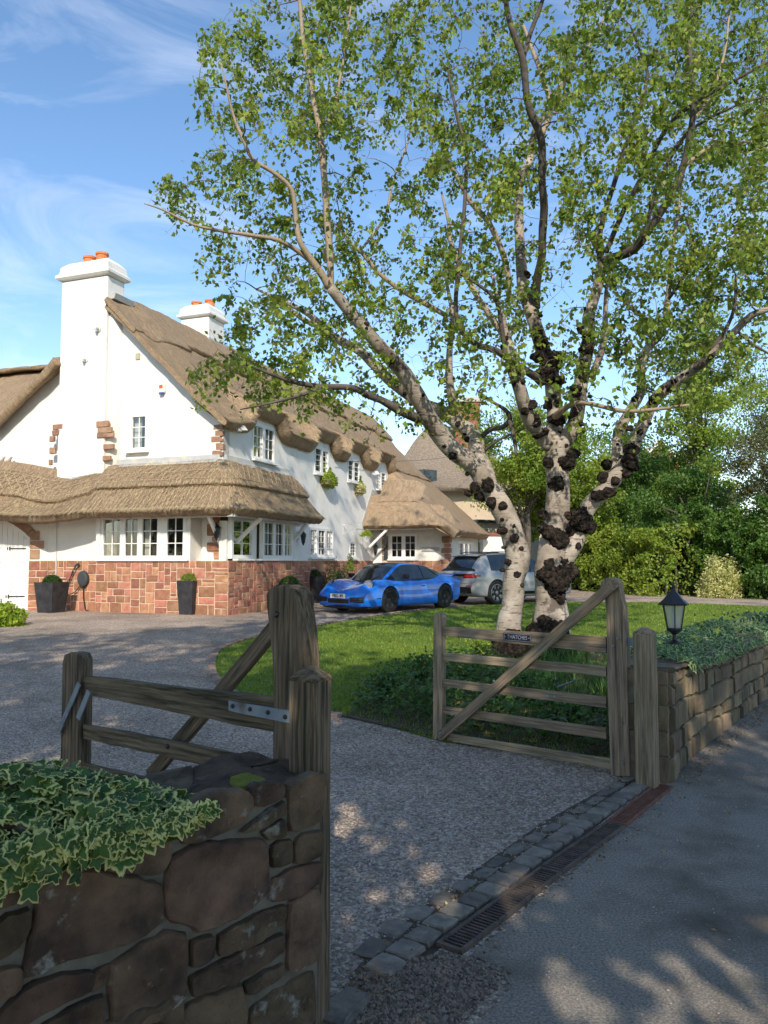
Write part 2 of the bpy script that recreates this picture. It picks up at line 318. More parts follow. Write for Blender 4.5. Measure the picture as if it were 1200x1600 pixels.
def thatchm(name, a, b, c):
    m = bpy.data.materials.new(name); m.use_nodes = True; nt = m.node_tree; N = nt.nodes.new; L = nt.links.new; p = nt.nodes['Principled BSDF']; p.inputs['Roughness'].default_value = .95; p.inputs['Specular IOR Level'].default_value = .15
    tc = N('ShaderNodeTexCoord')
    def nz(sx, sy, det, dist=0):
        mp = N('ShaderNodeMapping'); mp.inputs['Scale'].default_value = (sx, sy, 1); L(tc.outputs['UV'], mp.inputs[0]); n = N('ShaderNodeTexNoise'); n.inputs['Scale'].default_value = 1; n.inputs['Detail'].default_value = det; n.inputs['Distortion'].default_value = dist; n.inputs['Roughness'].default_value = .7; L(mp.outputs[0], n.inputs['Vector']); return n.outputs[0]
    s1 = nz(48, 7, 7, .4); s2 = nz(.8, .9, 5); s3 = nz(9, 2.0, 6, .3)
    def mr(x, lo, hi):
        r = N('ShaderNodeMapRange'); r.inputs[1].default_value = lo; r.inputs[2].default_value = hi; L(x, r.inputs[0]); return r.outputs[0]
    def mix(f, x, y):
        q = N('ShaderNodeMix'); q.data_type = 'RGBA'
        for k, z in (('A', x), ('B', y)):
            if isinstance(z, tuple): q.inputs[k].default_value = (*z, 1)
            else: L(z, q.inputs[k])
        L(f, q.inputs['Factor']); return q.outputs['Result']
    col = mix(mr(s1, .36, .66), a, b); col = mix(mr(s2, .5, .72), col, c); 
    dk = N('ShaderNodeHueSaturation'); rr = N('ShaderNodeMapRange'); rr.inputs[1].default_value = .35; rr.inputs[2].default_value = .65; rr.inputs[3].default_value = .78; rr.inputs[4].default_value = 1.14; L(s3, rr.inputs[0]); L(rr.outputs[0], dk.inputs['Value']); L(col, dk.inputs['Color'])
    L(dk.outputs[0], p.inputs['Base Color'])
    ad = N('ShaderNodeMath'); ad.operation = 'ADD'; L(s1, ad.inputs[0]); L(s3, ad.inputs[1])
    bm_ = N('ShaderNodeBump'); bm_.inputs['Strength'].default_value = 1.0; bm_.inputs['Distance'].default_value = .035; L(ad.outputs[0], bm_.inputs['Height']); L(bm_.outputs[0], p.inputs['Normal']); return m
M['thatch'] = thatchm('thatch', (.215, .148, .09), (.46, .34, .215), (.35, .25, .155))
M['thatch_low'] = thatchm('lower_thatch', (.185, .128, .08), (.45, .34, .22), (.29, .21, .14))
M['thatch_new'] = thatchm('new_thatch', (.24, .17, .105), (.45, .335, .22), (.35, .255, .165))
M['straw'] = mat('straw', (.42, .32, .19), island=.6)
M['spar'] = mat('hazel_spar', (.46, .37, .25), (.36, .28, .18), 5)
def barkm():
    m = bpy.data.materials.new('birch_bark'); m.use_nodes = True; nt = m.node_tree; N = nt.nodes.new; L = nt.links.new; p = nt.nodes['Principled BSDF']; p.inputs['Roughness'].default_value = .8
    tc = N('ShaderNodeTexCoord')
    def nz(co, s, sc, det=6):
        mp = N('ShaderNodeMapping'); mp.inputs['Scale'].default_value = sc; L(tc.outputs[co], mp.inputs[0]); n = N('ShaderNodeTexNoise'); n.inputs['Scale'].default_value = s; n.inputs['Detail'].default_value = det; n.inputs['Roughness'].default_value = .65; L(mp.outputs[0], n.inputs['Vector']); return n.outputs[0]
    def mr(x, lo, hi):
        r = N('ShaderNodeMapRange'); r.inputs[1].default_value = lo; r.inputs[2].default_value = hi; L(x, r.inputs[0]); return r.outputs[0]
    def mix(f, x, y):
        q = N('ShaderNodeMix'); q.data_type = 'RGBA'
        for k, z in (('A', x), ('B', y)):
            if isinstance(z, tuple): q.inputs[k].default_value = (*z, 1)
            else: L(z, q.inputs[k])
        L(f, q.inputs['Factor']); return q.outputs['Result']
    a = nz('Object', 3, (1, 1, 1)); b = nz('Object', 4, (1.0, 1.0, 8)); c = nz('Object', 2.2, (1, 1, .8))
    col = mix(mr(a, .35, .65), (.44, .385, .32), (.23, .185, .14)); col = mix(mr(b, .57, .64), col, (.07, .055, .05)); col = mix(mr(c, .535, .60), col, (.10, .08, .065))
    L(col, p.inputs['Base Color']); bb = N('ShaderNodeBump'); bb.inputs['Strength'].default_value = .6; bb.inputs['Distance'].default_value = .02; bb.invert = True; L(b, bb.inputs['Height']); L(bb.outputs[0], p.inputs['Normal']); return m
M['bark'] = barkm()
# ================= the ground and what is laid on it =================
def ground():
    xs = [-900, -300, -100, -40, -20, -10, 0, 10, 20, 40, 100, 300, 900]
    ys = [-900, -300, -80, -30, -10, 0, 2, 4]+[4.5+.5*i for i in range(30)]+[22, 26, 30, 40, 60, 120, 400, 1500]
    G = [[(x, y, gstep(y)) for x in xs] for y in ys]
    return MB().grid(G).build('ground', M['ground'], origin=(0, 0, 0), kind='structure')
ground()
def sheet(name, poly, off, m, kind='structure'):
    bm = bmesh.new(); bm.faces.new([bm.verts.new((p[0], p[1], 0)) for p in poly]); bmesh.ops.triangulate(bm, faces=bm.faces)
    y = 4.0
    while y < 19.1:
        bmesh.ops.bisect_plane(bm, geom=bm.verts[:]+bm.edges[:]+bm.faces[:], plane_co=(0, y, 0), plane_no=(0, 1, 0), dist=1e-5); y += .5
    for v in bm.verts: v.co.z = gstep(v.co.y)+off
    bmesh.ops.triangulate(bm, faces=bm.faces); bmesh.ops.recalc_face_normals(bm, faces=bm.faces)
    for f in bm.faces:
        if f.normal.z < 0: f.normal_flip()
    me = bpy.data.meshes.new(name); bm.to_mesh(me); bm.free(); me.materials.append(m)
    o = link(name, me, None, (0, 0, 0)); o['kind'] = kind; return o
G2 = lambda x, y: (lambda p: (p.x, p.y))(gp(x, y))
driveway = sheet('driveway', [(-16, -3), (-2.5, -.6), (.8, .9), (1.2, 2.4), (2.1, 5.6), (3.0, 7.4), (6.8, 12.0), (30, 16), (40, 60), (-30, 60), (-30, 10)], .004, M['gravel'])
lawn_poly = [G2(*p) for p in [(560, 1124), (480, 1110), (400, 1096), (350, 1074), (331, 1045), (345, 1015), (400, 997), (480, 983), (560, 968), (640, 957), (700, 950), (800, 943), (900, 941), (1050, 942), (1200, 948), (1400, 962)]]
lawn_poly += [(16, 17), (9.4, 13.7), (6.7, 12.1), (4.1, 9.1), (3.15, 7.8), (2.2, 6.3), G2(970, 1190), G2(830, 1180), G2(690, 1160)]
lawn = sheet('lawn', lawn_poly, .012, M['lawn'])
bed_poly = [G2(*p) for p in [(540, 1122), (575, 1095), (640, 1060), (720, 1035), (780, 1000), (880, 1000), (960, 1010), (1050, 1020)]]+[(2.9, 7.5), (2.1, 6.2), G2(975, 1185), G2(830, 1176), G2(690, 1156), G2(610, 1138)]
bed = sheet('flower_bed', bed_poly, .02, M['soil'])
road_poly = [G2(*p) for p in [(735, 1496), (860, 1395), (1052, 1232), (1038, 1226)]]
road_poly += [(1.98, 5.75), (2.3, 6.3), (3.2, 7.75), (4.1, 9.0), (5.3, 10.6), (6.8, 12.1), (9.5, 13.8), (16, 16), (26, 20), (40, 12), (20, -12), (-12, -12), (-4, -2.2), (-.1, .9), G2(560, 2300), G2(720, 1640), G2(800, 1545), G2(770, 1510)]
road = sheet('road', road_poly, .008, M['asphalt'])
def inside(poly, P):
    x, y = P[:, 0], P[:, 1]; r = np.zeros(len(P), bool); n = len(poly); j = n-1
    for i in range(n):
        xi, yi = poly[i]; xj, yj = poly[j]
        c = ((yi > y) != (yj > y)) & (x < (xj-xi)*(y-yi)/(yj-yi+1e-12)+xi); r ^= c; j = i
    return r
def sample(poly, n, dens=None):
    a = np.array(poly); lo, hi = a.min(0), a.max(0); out = np.zeros((0, 2))
    while len(out) < n:
        P = rng.uniform(lo, hi, (n*2, 2)); P = P[inside(poly, P)]
        if dens is not None: P = P[rng.random(len(P)) < dens(P)]
        out = np.concatenate([out, P])
    return out[:n]
GZ = lambda P: np.array([gstep(y) for y in P[:, 1]])
# grass blades on the lawn
P = sample(lawn_poly, 90000, lambda P: np.clip(9/P[:, 1], .1, 1)**1.5)
n = len(P); h = rng.uniform(.018, .045, n); a = rng.uniform(0, 6.28, n); w = .004+.0004*P[:, 1]
z = GZ(P)+.012; lx = rng.normal(0, .015, (n, 2))
v = np.stack([np.c_[P[:, 0]-w*np.cos(a), P[:, 1]-w*np.sin(a), z], np.c_[P[:, 0]+w*np.cos(a), P[:, 1]+w*np.sin(a), z], np.c_[P+lx, z+h]], 1).reshape(-1, 3)
f = np.arange(3*n).reshape(-1, 3)
o = link('grass', raw_mesh('grass', v, f, M['blade'])); tag(o, 'short mown grass of the front lawn', 'grass', kind='stuff')
# loose pebbles
def pebbles(name, poly, n, s0, s1, label, zoff=.004, dens=None, m=None):
    P = sample(poly, n, dens); n = len(P); s = rng.uniform(s0, s1, n)*rng.uniform(.6, 1.2, n); z = GZ(P)+zoff
    base = np.array([(1, 0, 0), (.2, .9, .1), (-.9, .3, 0), (-.3, -.9, .05), (0, .1, .75)])
    a = rng.uniform(0, 6.28, n); c, si = np.cos(a), np.sin(a); B = base[None]*rng.uniform(.7, 1.3, (n, 5, 1))
    X = B[..., 0]*c[:, None]-B[..., 1]*si[:, None]*.8; Y = B[..., 0]*si[:, None]+B[..., 1]*c[:, None]*.8
    v = np.stack([P[:, :1]+X*s[:, None], P[:, 1:]+Y*s[:, None], z[:, None]+B[..., 2]*s[:, None]], 2).reshape(-1, 3)
    i = np.arange(n)[:, None]*5; f = np.concatenate([i+[[0, 1, 4]], i+[[1, 2, 4]], i+[[2, 3, 4]], i+[[3, 0, 4]]], 1).reshape(-1, 3)
    o = link(name, raw_mesh(name, v, f, m or M['pebble'])); tag(o, label, 'gravel', kind='stuff'); return o
drive_near = [G2(*p) for p in [(520, 1700), (560, 1530), (690, 1450), (840, 1330), (985, 1222), (960, 1205), (690, 1165), (530, 1125), (400, 1100), (330, 1050), (330, 1010)]]+[(-12, 13.5), (-9, 5), (-2.4, 3.2), (-.5, 2.9)]
pebbles('gravel', drive_near, 60000, .006, .013, 'pinkish grey gravel of the driveway', dens=lambda P: np.clip(3.4/P[:, 1], .05, 1)**1.6)
pebbles('loose_gravel', [G2(*p) for p in [(530, 1620), (550, 1530), (640, 1500), (705, 1492), (800, 1520), (760, 1560), (690, 1640), (600, 1750)]], 6000, .006, .013, 'loose gravel spilled past the end of the drain', zoff=.008, m=M['pebble2'])
pebbles('road_grit', [G2(*p) for p in [(760, 1600), (860, 1430), (1050, 1240), (1200, 1110), (1190, 1400), (1190, 1600)]], 900, .002, .006, 'scattered grit on the asphalt road', zoff=.008)
# brick edging round the lawn
edge = MB(); 
el = [G2(*p) for p in [(540, 1122), (480, 1111), (400, 1097), (352, 1076), (331, 1045), (345, 1014), (400, 995), (480, 981), (560, 966), (640, 955), (700, 948)]]
def resample(path, step):
    out = []; 
    # smooth a little with Catmull-Rom
    Pp = [Vector((*p, 0)) if len(p) == 2 else Vector(p) for p in path]; sm = []
    for i in range(len(Pp)-1):
        p0, p1, p2, p3 = Pp[max(i-1, 0)], Pp[i], Pp[i+1], Pp[min(i+2, len(Pp)-1)]
        for k in range(12):
            t = k/12; sm.append(.5*((2*p1)+(-p0+p2)*t+(2*p0-5*p1+4*p2-p3)*t*t+(-p0+3*p1-3*p2+p3)*t**3))
    sm.append(Pp[-1]); d = 0; nxt = 0
    for i in range(len(sm)-1):
        L = (sm[i+1]-sm[i]).length
        while nxt <= d+L and L > 0:
            out.append(sm[i].lerp(sm[i+1], (nxt-d)/L)); nxt += step
        d += L
    return out
def slabstone(name, c, t, wd, ln, z0, z1, m, parent, j=.006, mesh=None):
    """a worn stone: length ln along t, width wd"""
    t = Vector((t.x, t.y, 0)).normalized(); b = Vector((-t.y, t.x, 0)); vs = []
    for zz, k in ((z0, 1), (z0*.2+z1*.8, .98), (z1, .84)):
        for q, r in ((-1, -1), (0, -1.04), (1, -1), (1.04, 0), (1, 1), (0, 1.04), (-1, 1), (-1.04, 0)):
            kk = .94 if abs(q) == 1 and abs(r) == 1 else 1
            p = Vector(c)+t*(q*ln/2*k*kk+random.uniform(-j, j))+b*(r*wd/2*k*kk+random.uniform(-j, j)); vs.append((p.x, p.y, zz+(random.uniform(-.3, .3)*j if zz == z1 else 0)))
    fs = [(i*8+k, i*8+(k+1) % 8, i*8+8+(k+1) % 8, i*8+8+k) for i in range(2) for k in range(8)]+[tuple(16+k for k in range(8))]
    return MB().add(vs, fs).build(name, m, parent)
edging = sheet('lawn_edging', [(p.x+q.x*.0, p.y) for p in resample(el, .5) for q in [Vector((0, 0))]]+[(p[0]+.10, p[1]+.02) for p in [(q.x, q.y) for q in resample(el, .5)][::-1]], .010, M['soil'])
M['edgebrick'] = mat('edging_brick', (.22, .15, .12), (.30, .22, .18), 12, rand=.25, bump=.5)
rp = resample(el, .125)
for i in range(1, len(rp)-1):
    t = rp[i+1]-rp[i-1]; p = rp[i]; zz = gstep(p.y)
    o = slabstone('brick', p, t, .11, .112, zz-.01, zz+.035, M['edgebrick'], edging, .004)
# kerb of setts and drain across the gateway
kerb = sheet('kerb_strip', [G2(*p) for p in [(545, 1530), (600, 1462), (700, 1390), (850, 1285), (978, 1214), (1010, 1222), (1006, 1232), (860, 1352), (735, 1448), (640, 1520), (560, 1580)]], .006, M['soil'])
row1 = [(165, 610, 1.1), (237, 548, 1), (310, 498, 1), (382, 455, .95), (450, 413, .85), (515, 374, .8), (556, 341, .8), (620, 298, .9), (676, 262, .9), (727, 231, .8), (774, 205, .85), (820, 175, .9), (862, 147, .8), (897, 120, .8), (930, 97, .8), (962, 78, .7)]
pts = [gp(500+x/2, 1180+y/2) for x, y, s in row1]
for i, p in enumerate(pts):
    t = pts[min(i+1, len(pts)-1)]-pts[max(i-1, 0)]; ln = t.length/(2 if 0 < i < len(pts)-1 else 1)
    slabstone('sett', p, t, .098*row1[i][2], ln*.78, 0, .016, M['cobble'], kerb, .008)
r2 = resample([gp(500+x/2, 1180+y/2)[:2] for x, y in [(205, 668), (300, 595), (420, 502), (540, 425), (680, 318), (800, 235), (905, 165), (1012, 92)]], .142)
for i in range(len(r2)):
    t = r2[min(i+1, len(r2)-1)]-r2[max(i-1, 0)]
    slabstone('kerb_block', r2[i], t, .122, .130, 0, .028, M['cobble'], kerb, .005)
o_ = gp(560, 1545); t_ = gp(640, 1478)-gp(540, 1580)
slabstone('sett', gp(540, 1580), t_, .12, .22, 0, .03, M['cobble'], kerb, .01)
def grate(pa, pb, wdt, m, label):
    a = gp(*pa); b = gp(*pb); a.z = b.z = .012; t = (b-a).normalized(); s = Vector((-t.y, t.x, 0)); L = (b-a).length
    th = thing('drain_grate', label, 'drain grate', a, 'drain grates across the gateway')
    fr = MB(); A = (t, s, Vector((0, 0, 1)))
    fr.box(a+t*(L/2)+s*(wdt/2-.008), (L-.004, .016, .02), A); fr.box(a+t*(L/2)-s*(wdt/2-.008), (L-.004, .016, .02), A)
    fr.box(a+t*.012, (.02, wdt-.034, .02), A); fr.box(a+t*(L-.012), (.02, wdt-.034, .02), A)
    fr.build('frame', m, th)
    br = MB(); n = int(L/.026)
    for i in range(1, n): br.box(a+t*(i*L/n)+Vector((0, 0, -.002)), (.011, wdt-.034, .014), A)
    br.build('bars', m, th, kind='stuff')
    MB().box(a+t*(L/2)-Vector((0, 0, .009)), (L, wdt-.02, .004), A).build('channel_bottom', M['soil'], th)
cen = lambda x1, y1, x2, y2: ((500+(x1+x2)/4), (1180+(y1+y2)/4))
grate(cen(368, 598, 435, 632), cen(700, 358, 745, 378), .125, M['rust'], 'brown rusty drain grate at the near end of the kerb')
grate(cen(702, 356, 747, 376), cen(897, 213, 950, 236), .125, M['rust'], 'grey brown drain grate in the middle of the run')
grate(cen(899, 211, 952, 234), cen(1050, 98, 1103, 104), .125, M['rust2'], 'reddish rusty drain grate beside the right gate post')
# ================= left stone wall =================
WA = Vector((-.205, 2.6, 0)); WD = Vector((-.719, -.695, 0)); WN = Vector((.695, -.719, 0)); UP = Vector((0, 0, 1))
lw = thing('stone_wall', 'dark rubble stone wall in the near left corner, ivy on top', 'stone wall', WA)
MB().box(WA+WD*1.6-WN*.245+UP*.42, (3.2, .45, .84), (WD, WN, UP)).build('mortar', M['wallmortar'], lw)
def inflate(name, poly, o, a, b, n, hgt, m, parent, rings=((1.02, -.02), (1.02, .55), (.985, .86), (.955, .98), (.82, 1.02), (.7, 1.0), (.5, 1.0), (.25, 1.0)), nf=.009, dent=.6, grow=.008):
    """rounded stone from a 2D outline"""
    pts = []; k = len(poly)
    for i in range(k):
        p, q = Vector(poly[i]), Vector(poly[(i+1) % k]); L = (q-p).length; c = max(3, int(L/.028))
        for j in range(c): pts.append(p.lerp(q, j/c))
    for _ in range(1): pts = [(pts[i-1]+pts[i]*3+pts[(i+1) % len(pts)])/5 for i in range(len(pts))]
    c = sum(pts, Vector((0, 0)))/len(pts); pts = [p+(p-c).normalized()*grow for p in pts]; mn = min((p-c).length for p in pts); vs = []; sd = random.uniform(0, 50)
    for s, hh in rings:
        for p in pts:
            d = p-c; e = (1-s)*mn*1.3; q = c+d*s if s < .8 else c+d*max(.3, 1-e/max(d.length, 1e-4))
            w = (.5-abs(noise.noise(Vector((q.x*9, q.y*9, sd)))))*nf*1.5+noise.noise(Vector((q.x*26, q.y*26, sd)))*nf*.6+noise.noise(Vector((q.x*60, q.y*60, sd)))*nf*.35; hq = hh*hgt*(1-dent*abs(noise.noise(Vector((q.x*6, q.y*6, sd)))))
            vs.append(o+a*q.x+b*q.y+n*(hq+(w if hh > .5 else 0))+(a*w+b*noise.noise(Vector((q.y*30, q.x*30, sd)))*nf))
    N = len(pts); vs.append(o+a*c.x+b*c.y+n*hgt*1.05); R = len(rings)
    fs = [(r*N+i, r*N+(i+1) % N, (r+1)*N+(i+1) % N, (r+1)*N+i) for r in range(R-1) for i in range(N)]+[((R-1)*N+i, (R-1)*N+(i+1) % N, len(vs)-1) for i in range(N)]
    o_ = MB().add(vs, fs).build(name, m, parent, smooth=True); o_.data.set_sharp_from_angle(angle=math.radians(33)); return o_
ST = ["850,195 955,178 955,225 860,262", "618,285 700,222 842,205 850,262 810,312 700,362 622,388", "975,185 1085,150 1085,310 982,342", "812,345 955,242 960,285 872,332", "885,352 955,302 960,352 930,364",
 "580,430 690,390 890,372 905,420 900,540 860,590 700,672 600,642 570,600", "920,390 980,374 980,440 925,460", "1000,368 1083,335 1083,425 1000,447", "925,500 1000,468 1083,445 1083,505 960,572 915,575", "980,580 1078,535 1073,765 975,812",
 "745,685 960,588 955,650 880,702 745,762", "655,715 720,693 720,765 652,792", "650,830 955,683 955,740 850,812 660,900", "830,852 955,785 945,825 840,887", "390,790 560,690 630,688 625,900 560,960 400,1000 385,900",
 "150,475 300,478 550,520 548,650 450,710 240,770 100,827 95,790 135,650", "345,465 420,368 570,315 572,440 540,482", "140,430 150,330 370,330 340,442", "0,500 120,400 115,550 0,607", "0,650 105,600 100,690 0,767", "0,812 70,800 72,870 0,912",
 "0,952 130,850 320,810 310,870 100,972 50,1040 0,1060", "330,812 380,793 365,850 320,870", "130,1010 350,888 350,1040 180,1090", "640,930 820,858 830,960 820,1090 590,1060 600,960", "850,940 1060,810 1065,1050 855,1120", "0,330 140,320 125,390 0,480", "370,1020 575,975 580,1080 380,1130"]
def wallxy(px, py):
    p = hitp(px, py, WA+WN*.0, WN)-WA; return (p.dot(WD), p.z)
for s in ST:
    poly = [wallxy(float(a.split(',')[0])/2.143, 1140+float(a.split(',')[1])/2.143) for a in s.split()]
    inflate('stone', poly, WA-WN*.042, WD, UP, WN, .045, M['wallstone'], lw)
for r, (z0, z1) in enumerate([(.02, .18), (.2, .38), (.4, .6), (.62, .84)]):     # the part beyond the left edge of the photograph and the foot
    x = .02 if r == 0 else .5 if r == 1 else 1.0
    if r > 1: x = 1.12
    while x < 3.1:
        w = random.uniform(.16, .42); inflate('stone', [(x, z0), (x+w, z0+random.uniform(-.01, .01)), (x+w, z1), (x, z1+random.uniform(-.01, .01))], WA-WN*.042, WD, UP, WN, .045, M['wallstone'], lw); x += w+.025
TS = ["840,692 930,668 1000,668 1088,705 965,745 850,752", "640,700 700,660 830,640 990,668 925,672 835,690 845,755 720,775 625,790", "480,720 640,680 630,790 500,800"]
for s in TS:
    poly = []
    for a in s.split():
        p = hitp(float(a.split(',')[0])/2.143, 880+float(a.split(',')[1])/2.143, (0, 0, .862), UP); poly.append((p.x, p.y))
    inflate('coping_stone', poly, Vector((0, 0, .825)), Vector((1, 0, 0)), Vector((0, 1, 0)), UP, .05, M['wallstone'], lw)
ms = [hitp(x/2.143, 880+y/2.143, (0, 0, .885), UP) for x, y in [(770, 722), (830, 705), (895, 735), (850, 748), (790, 745)]]
inflate('moss_patch', [(p.x, p.y) for p in ms], Vector((0, 0, .868)), Vector((1, 0, 0)), Vector((0, 1, 0)), UP, .022, M['moss'], lw, nf=.004)
# ivy on the left wall
def ivy_mesh(name, m):
    me = bpy.data.meshes.new(name)
    ang = [0, 18, 38, 62, 80, 100, 128, 150, 180]; rad = [1.0, .74, .5, .78, .86, .52, .55, .42, .22]
    out = [(a, r) for a, r in zip(ang, rad)]+[(360-a, r) for a, r in list(zip(ang, rad))[-2:0:-1]]
    n = len(out); vs = [(0, 0, 0)]
    for k, dz in ((.72, .03), (1, -.06)):
        for a, r in out:
            w = math.radians(a); rr = r*k*random.uniform(.93, 1.07); vs.append((rr*math.cos(w), rr*math.sin(w), dz*1.2-.12*abs(math.sin(w))*rr+random.uniform(-.02, .02)-.18*rr*rr*max(0, math.cos(w))))
    fs = [(0, 1+i, 1+(i+1) % n) for i in range(n)]+[(1+i, 1+n+i, 1+n+(i+1) % n, 1+(i+1) % n) for i in range(n)]
    me.from_pydata([(x*.5, y*.5, z*.5) for x, y, z in vs], [], fs); me.materials.append(m)
    at_ = me.attributes.new('margin', 'FLOAT', 'POINT'); at_.data.foreach_set('value', [0]+[.35]*n+[1]*n); me.update(); return me
def ivymat(name, g1, g2, cream, lo=.45, hi=.75):
    m = leafmat(name, g1, g2, 9); nt = m.node_tree; N = nt.nodes.new; L = nt.links.new
    at_ = N('ShaderNodeAttribute'); at_.attribute_name = 'margin'; tc = N('ShaderNodeTexCoord'); n = N('ShaderNodeTexNoise'); n.inputs['Scale'].default_value = 9; L(tc.outputs['Object'], n.inputs['Vector'])
    oi = N('ShaderNodeObjectInfo'); a1 = N('ShaderNodeMath'); a1.operation = 'MULTIPLY_ADD'; a1.inputs[1].default_value = 1.1; L(n.outputs[0], a1.inputs[0]); L(at_.outputs['Fac'], a1.inputs[2])
    a2 = N('ShaderNodeMath'); a2.operation = 'MULTIPLY_ADD'; a2.inputs[1].default_value = .35; L(oi.outputs['Random'], a2.inputs[0]); L(a1.outputs[0], a2.inputs[2])
    r = N('ShaderNodeMapRange'); r.inputs[1].default_value = lo+.62; r.inputs[2].default_value = hi+.62; L(a2.outputs[0], r.inputs[0])
    p = nt.nodes['Principled BSDF']; src = p.inputs['Base Color'].links[0].from_socket; mx = N('ShaderNodeMix'); mx.data_type = 'RGBA'; L(src, mx.inputs['A']); mx.inputs['B'].default_value = (*cream, 1); L(r.outputs[0], mx.inputs['Factor'])
    for l in list(src.links): 
        if l.to_node.name != mx.name: t = l.to_socket; nt.links.remove(l); L(mx.outputs['Result'], t)
    return m
M['ivy'] = ivymat('variegated_ivy', (.035, .10, .03), (.085, .17, .03), (.66, .66, .26))
M['ivy2'] = ivymat('trailing_ivy', (.04, .11, .03), (.08, .17, .03), (.42, .52, .28), .6, .8)
def ivy(name, label, spots, m, size, nmax, facing):
    """spots: (point, normal hint)"""
    root = thing(name, label, 'ivy', spots[0][0]); ms = [ivy_mesh('leaf', m) for _ in range(4)]; vs = []; fs = []; mg = []
    for i, (p, nh) in enumerate(spots):
        z = (Vector(nh)+Vector((random.gauss(0, .42), random.gauss(0, .42), random.gauss(0, .35)))).normalized()
        x = (Vector((facing[0], facing[1], -.5))+Vector((random.gauss(0, .7), random.gauss(0, .7), random.gauss(0, .5)))); x = (x-z*x.dot(z)).normalized(); y = z.cross(x)
        s = size*random.choice([.5, .65, .8, .9, 1, 1.1, 1.3])*random.uniform(.85, 1.1); R = Matrix((x, y, z)).transposed().to_4x4()@Matrix.Scale(s, 4); me = ms[i % 4]
        if i < nmax:
            o = bpy.data.objects.new('leaf', me); COL.objects.link(o); o.parent = root; R.translation = Vector(p)-ORG[root]; o.matrix_local = R
        else:
            R.translation = Vector(p)-ORG[root]; b = len(vs)
            vs += [tuple(R@v.co) for v in me.vertices]; fs += [tuple(b+j for j in q.vertices) for q in me.polygons]; mg += [d.value for d in me.attributes['margin'].data]
    if vs:
        me = bpy.data.meshes.new('foliage'); me.from_pydata(vs, [], fs); me.materials.append(m); a_ = me.attributes.new('margin', 'FLOAT', 'POINT'); a_.data.foreach_set('value', mg); o = link('foliage', me, root); o['kind'] = 'stuff'
    return root
sp = []
for i in range(3100):
    a = .45+abs(random.gauss(0, .62)) if i % 3 else random.uniform(.5, 2.0); a = min(a, 2.1); taper = min(1, max(.12, (a-.42)/.42))
    if random.random() < .62:      # top mound
        q = random.uniform(-.42, .06); hh = (.86+.17*taper*math.sin(math.pi*min(1, max(0, (q+.46)/.6)))*random.uniform(.6, 1.1)+.015); sp.append((WA+WD*a+WN*q+UP*hh, (.15, -.25, .9)))
    else:                          # hanging over the front
        dz = abs(random.gauss(0, .026))*taper*(1+.8*noise.noise(Vector((a*5, 0, 0)))); sp.append((WA+WD*a+WN*(.05+random.uniform(0, .06)*taper)+UP*(.885-dz*1.6+.05*taper), (.6, -.65, .4)))
sp.sort(key=lambda s: -s[0].z-.8*s[0].dot(WN)+random.uniform(0, .1))
_mnd = [[WA+WD*(.52+.08*i)+WN*(-.46+.075*j)+UP*(.845+.11*min(1, i/5)*math.sin(math.pi*min(1, (j+.3)/7.3))+.015*noise.noise(Vector((i*.9, j*.9, 0)))) for j in range(8)] for i in range(24)]
_iv = ivy('ivy', 'cream and green variegated ivy spilling over the near left wall', sp, M['ivy'], .066, 300, (.69, -.72))
MB().grid(_mnd).build('inner_growth', M['hedge'], _iv, smooth=True)
# ================= gate posts =================
def post(px, py, w, h, n1, m, label, name='gate_post'):
    b = gp(px, py) if py else px; n1 = Vector((*n1, 0)).normalized(); n2 = Vector((-n1.y, n1.x, 0))
    b = Vector((b.x, b.y, b.z-.02)); root = thing(name, label, 'gate post', b, 'oak gate posts')
    beam('shaft', b, b+UP*(h-.04), w, w, m, root, up=n1, seg=14, jit=.002)
    c = b+UP*(h-.04); vs = []
    for zz, k in ((0, .5), (.012, .5), (.05, .12)):
        for p, q in ((-1, -1), (1, -1), (1, 1), (-1, 1)): vs.append(c+n1*(p*w*k*1.0)+n2*(q*w*k*1.0)+UP*zz)
    MB().add(vs, [(i*4+k, i*4+(k+1) % 4, i*4+4+(k+1) % 4, i*4+4+k) for i in range(2) for k in range(4)]+[(8, 9, 10, 11)]).build('cap', m, root, jit=.0015)
    return root
post(Vector((-.262, 2.77, 0)), 0, .110, 1.235, (-.466, -.885), M['oakdark'], 'dark oak post beside the near left wall, left gate hung on it')
_q = gp(1012, 1219); rpost = post(Vector((_q.x*.97, _q.y*.97, 0)), 0, .130, 1.135, (-.6, -.8), M['oak'], 'pale weathered oak post beside the right hand wall')
# ================= right gate =================
Hb = gp(968, 1213); Tb = gp(683, 1156); GE = Vector((Tb.x-Hb.x, Tb.y-Hb.y, 0)); GLEN = GE.length; GE.normalize(); GN = Vector((GE.y, -GE.x, 0)); GN = GN if GN.dot(-Hb) > 0 else -GN
def gpl(px, py, off=0): return hitp(px, py, Hb+GN*off, GN)
def lathe_bolt(mb, p, n, r=.009):
    x = n.orthogonal().normalized(); mb.lathe([(r, 0), (r, .004), (r*.6, .009)], p, 8, (x, n.cross(x), n))
def plate(mb, P, n, th): mb.prism([(0, 0)], P[0], n, n, n, 0) if 0 else None
def prism3(pts, n, th):
    k = len(pts); mb = MB(); v = [p for p in pts]+[p-n*th for p in pts]
    return mb.add(v, [tuple(range(k)), tuple(range(2*k-1, k-1, -1))]+[(i, i+k, (i+1) % k+k, (i+1) % k) for i in range(k)])
rg = thing('field_gate', 'right hand five bar oak gate with house name plate, standing open', 'gate', Hb, 'five bar gates')
out = [(954, 1213), (984, 1213), (981, 1100), (977, 1000), (974, 955), (969, 930), (967, 912), (962, 904), (953, 902), (943, 904), (938, 911), (938, 920), (944, 930), (947, 960), (949, 1080)]
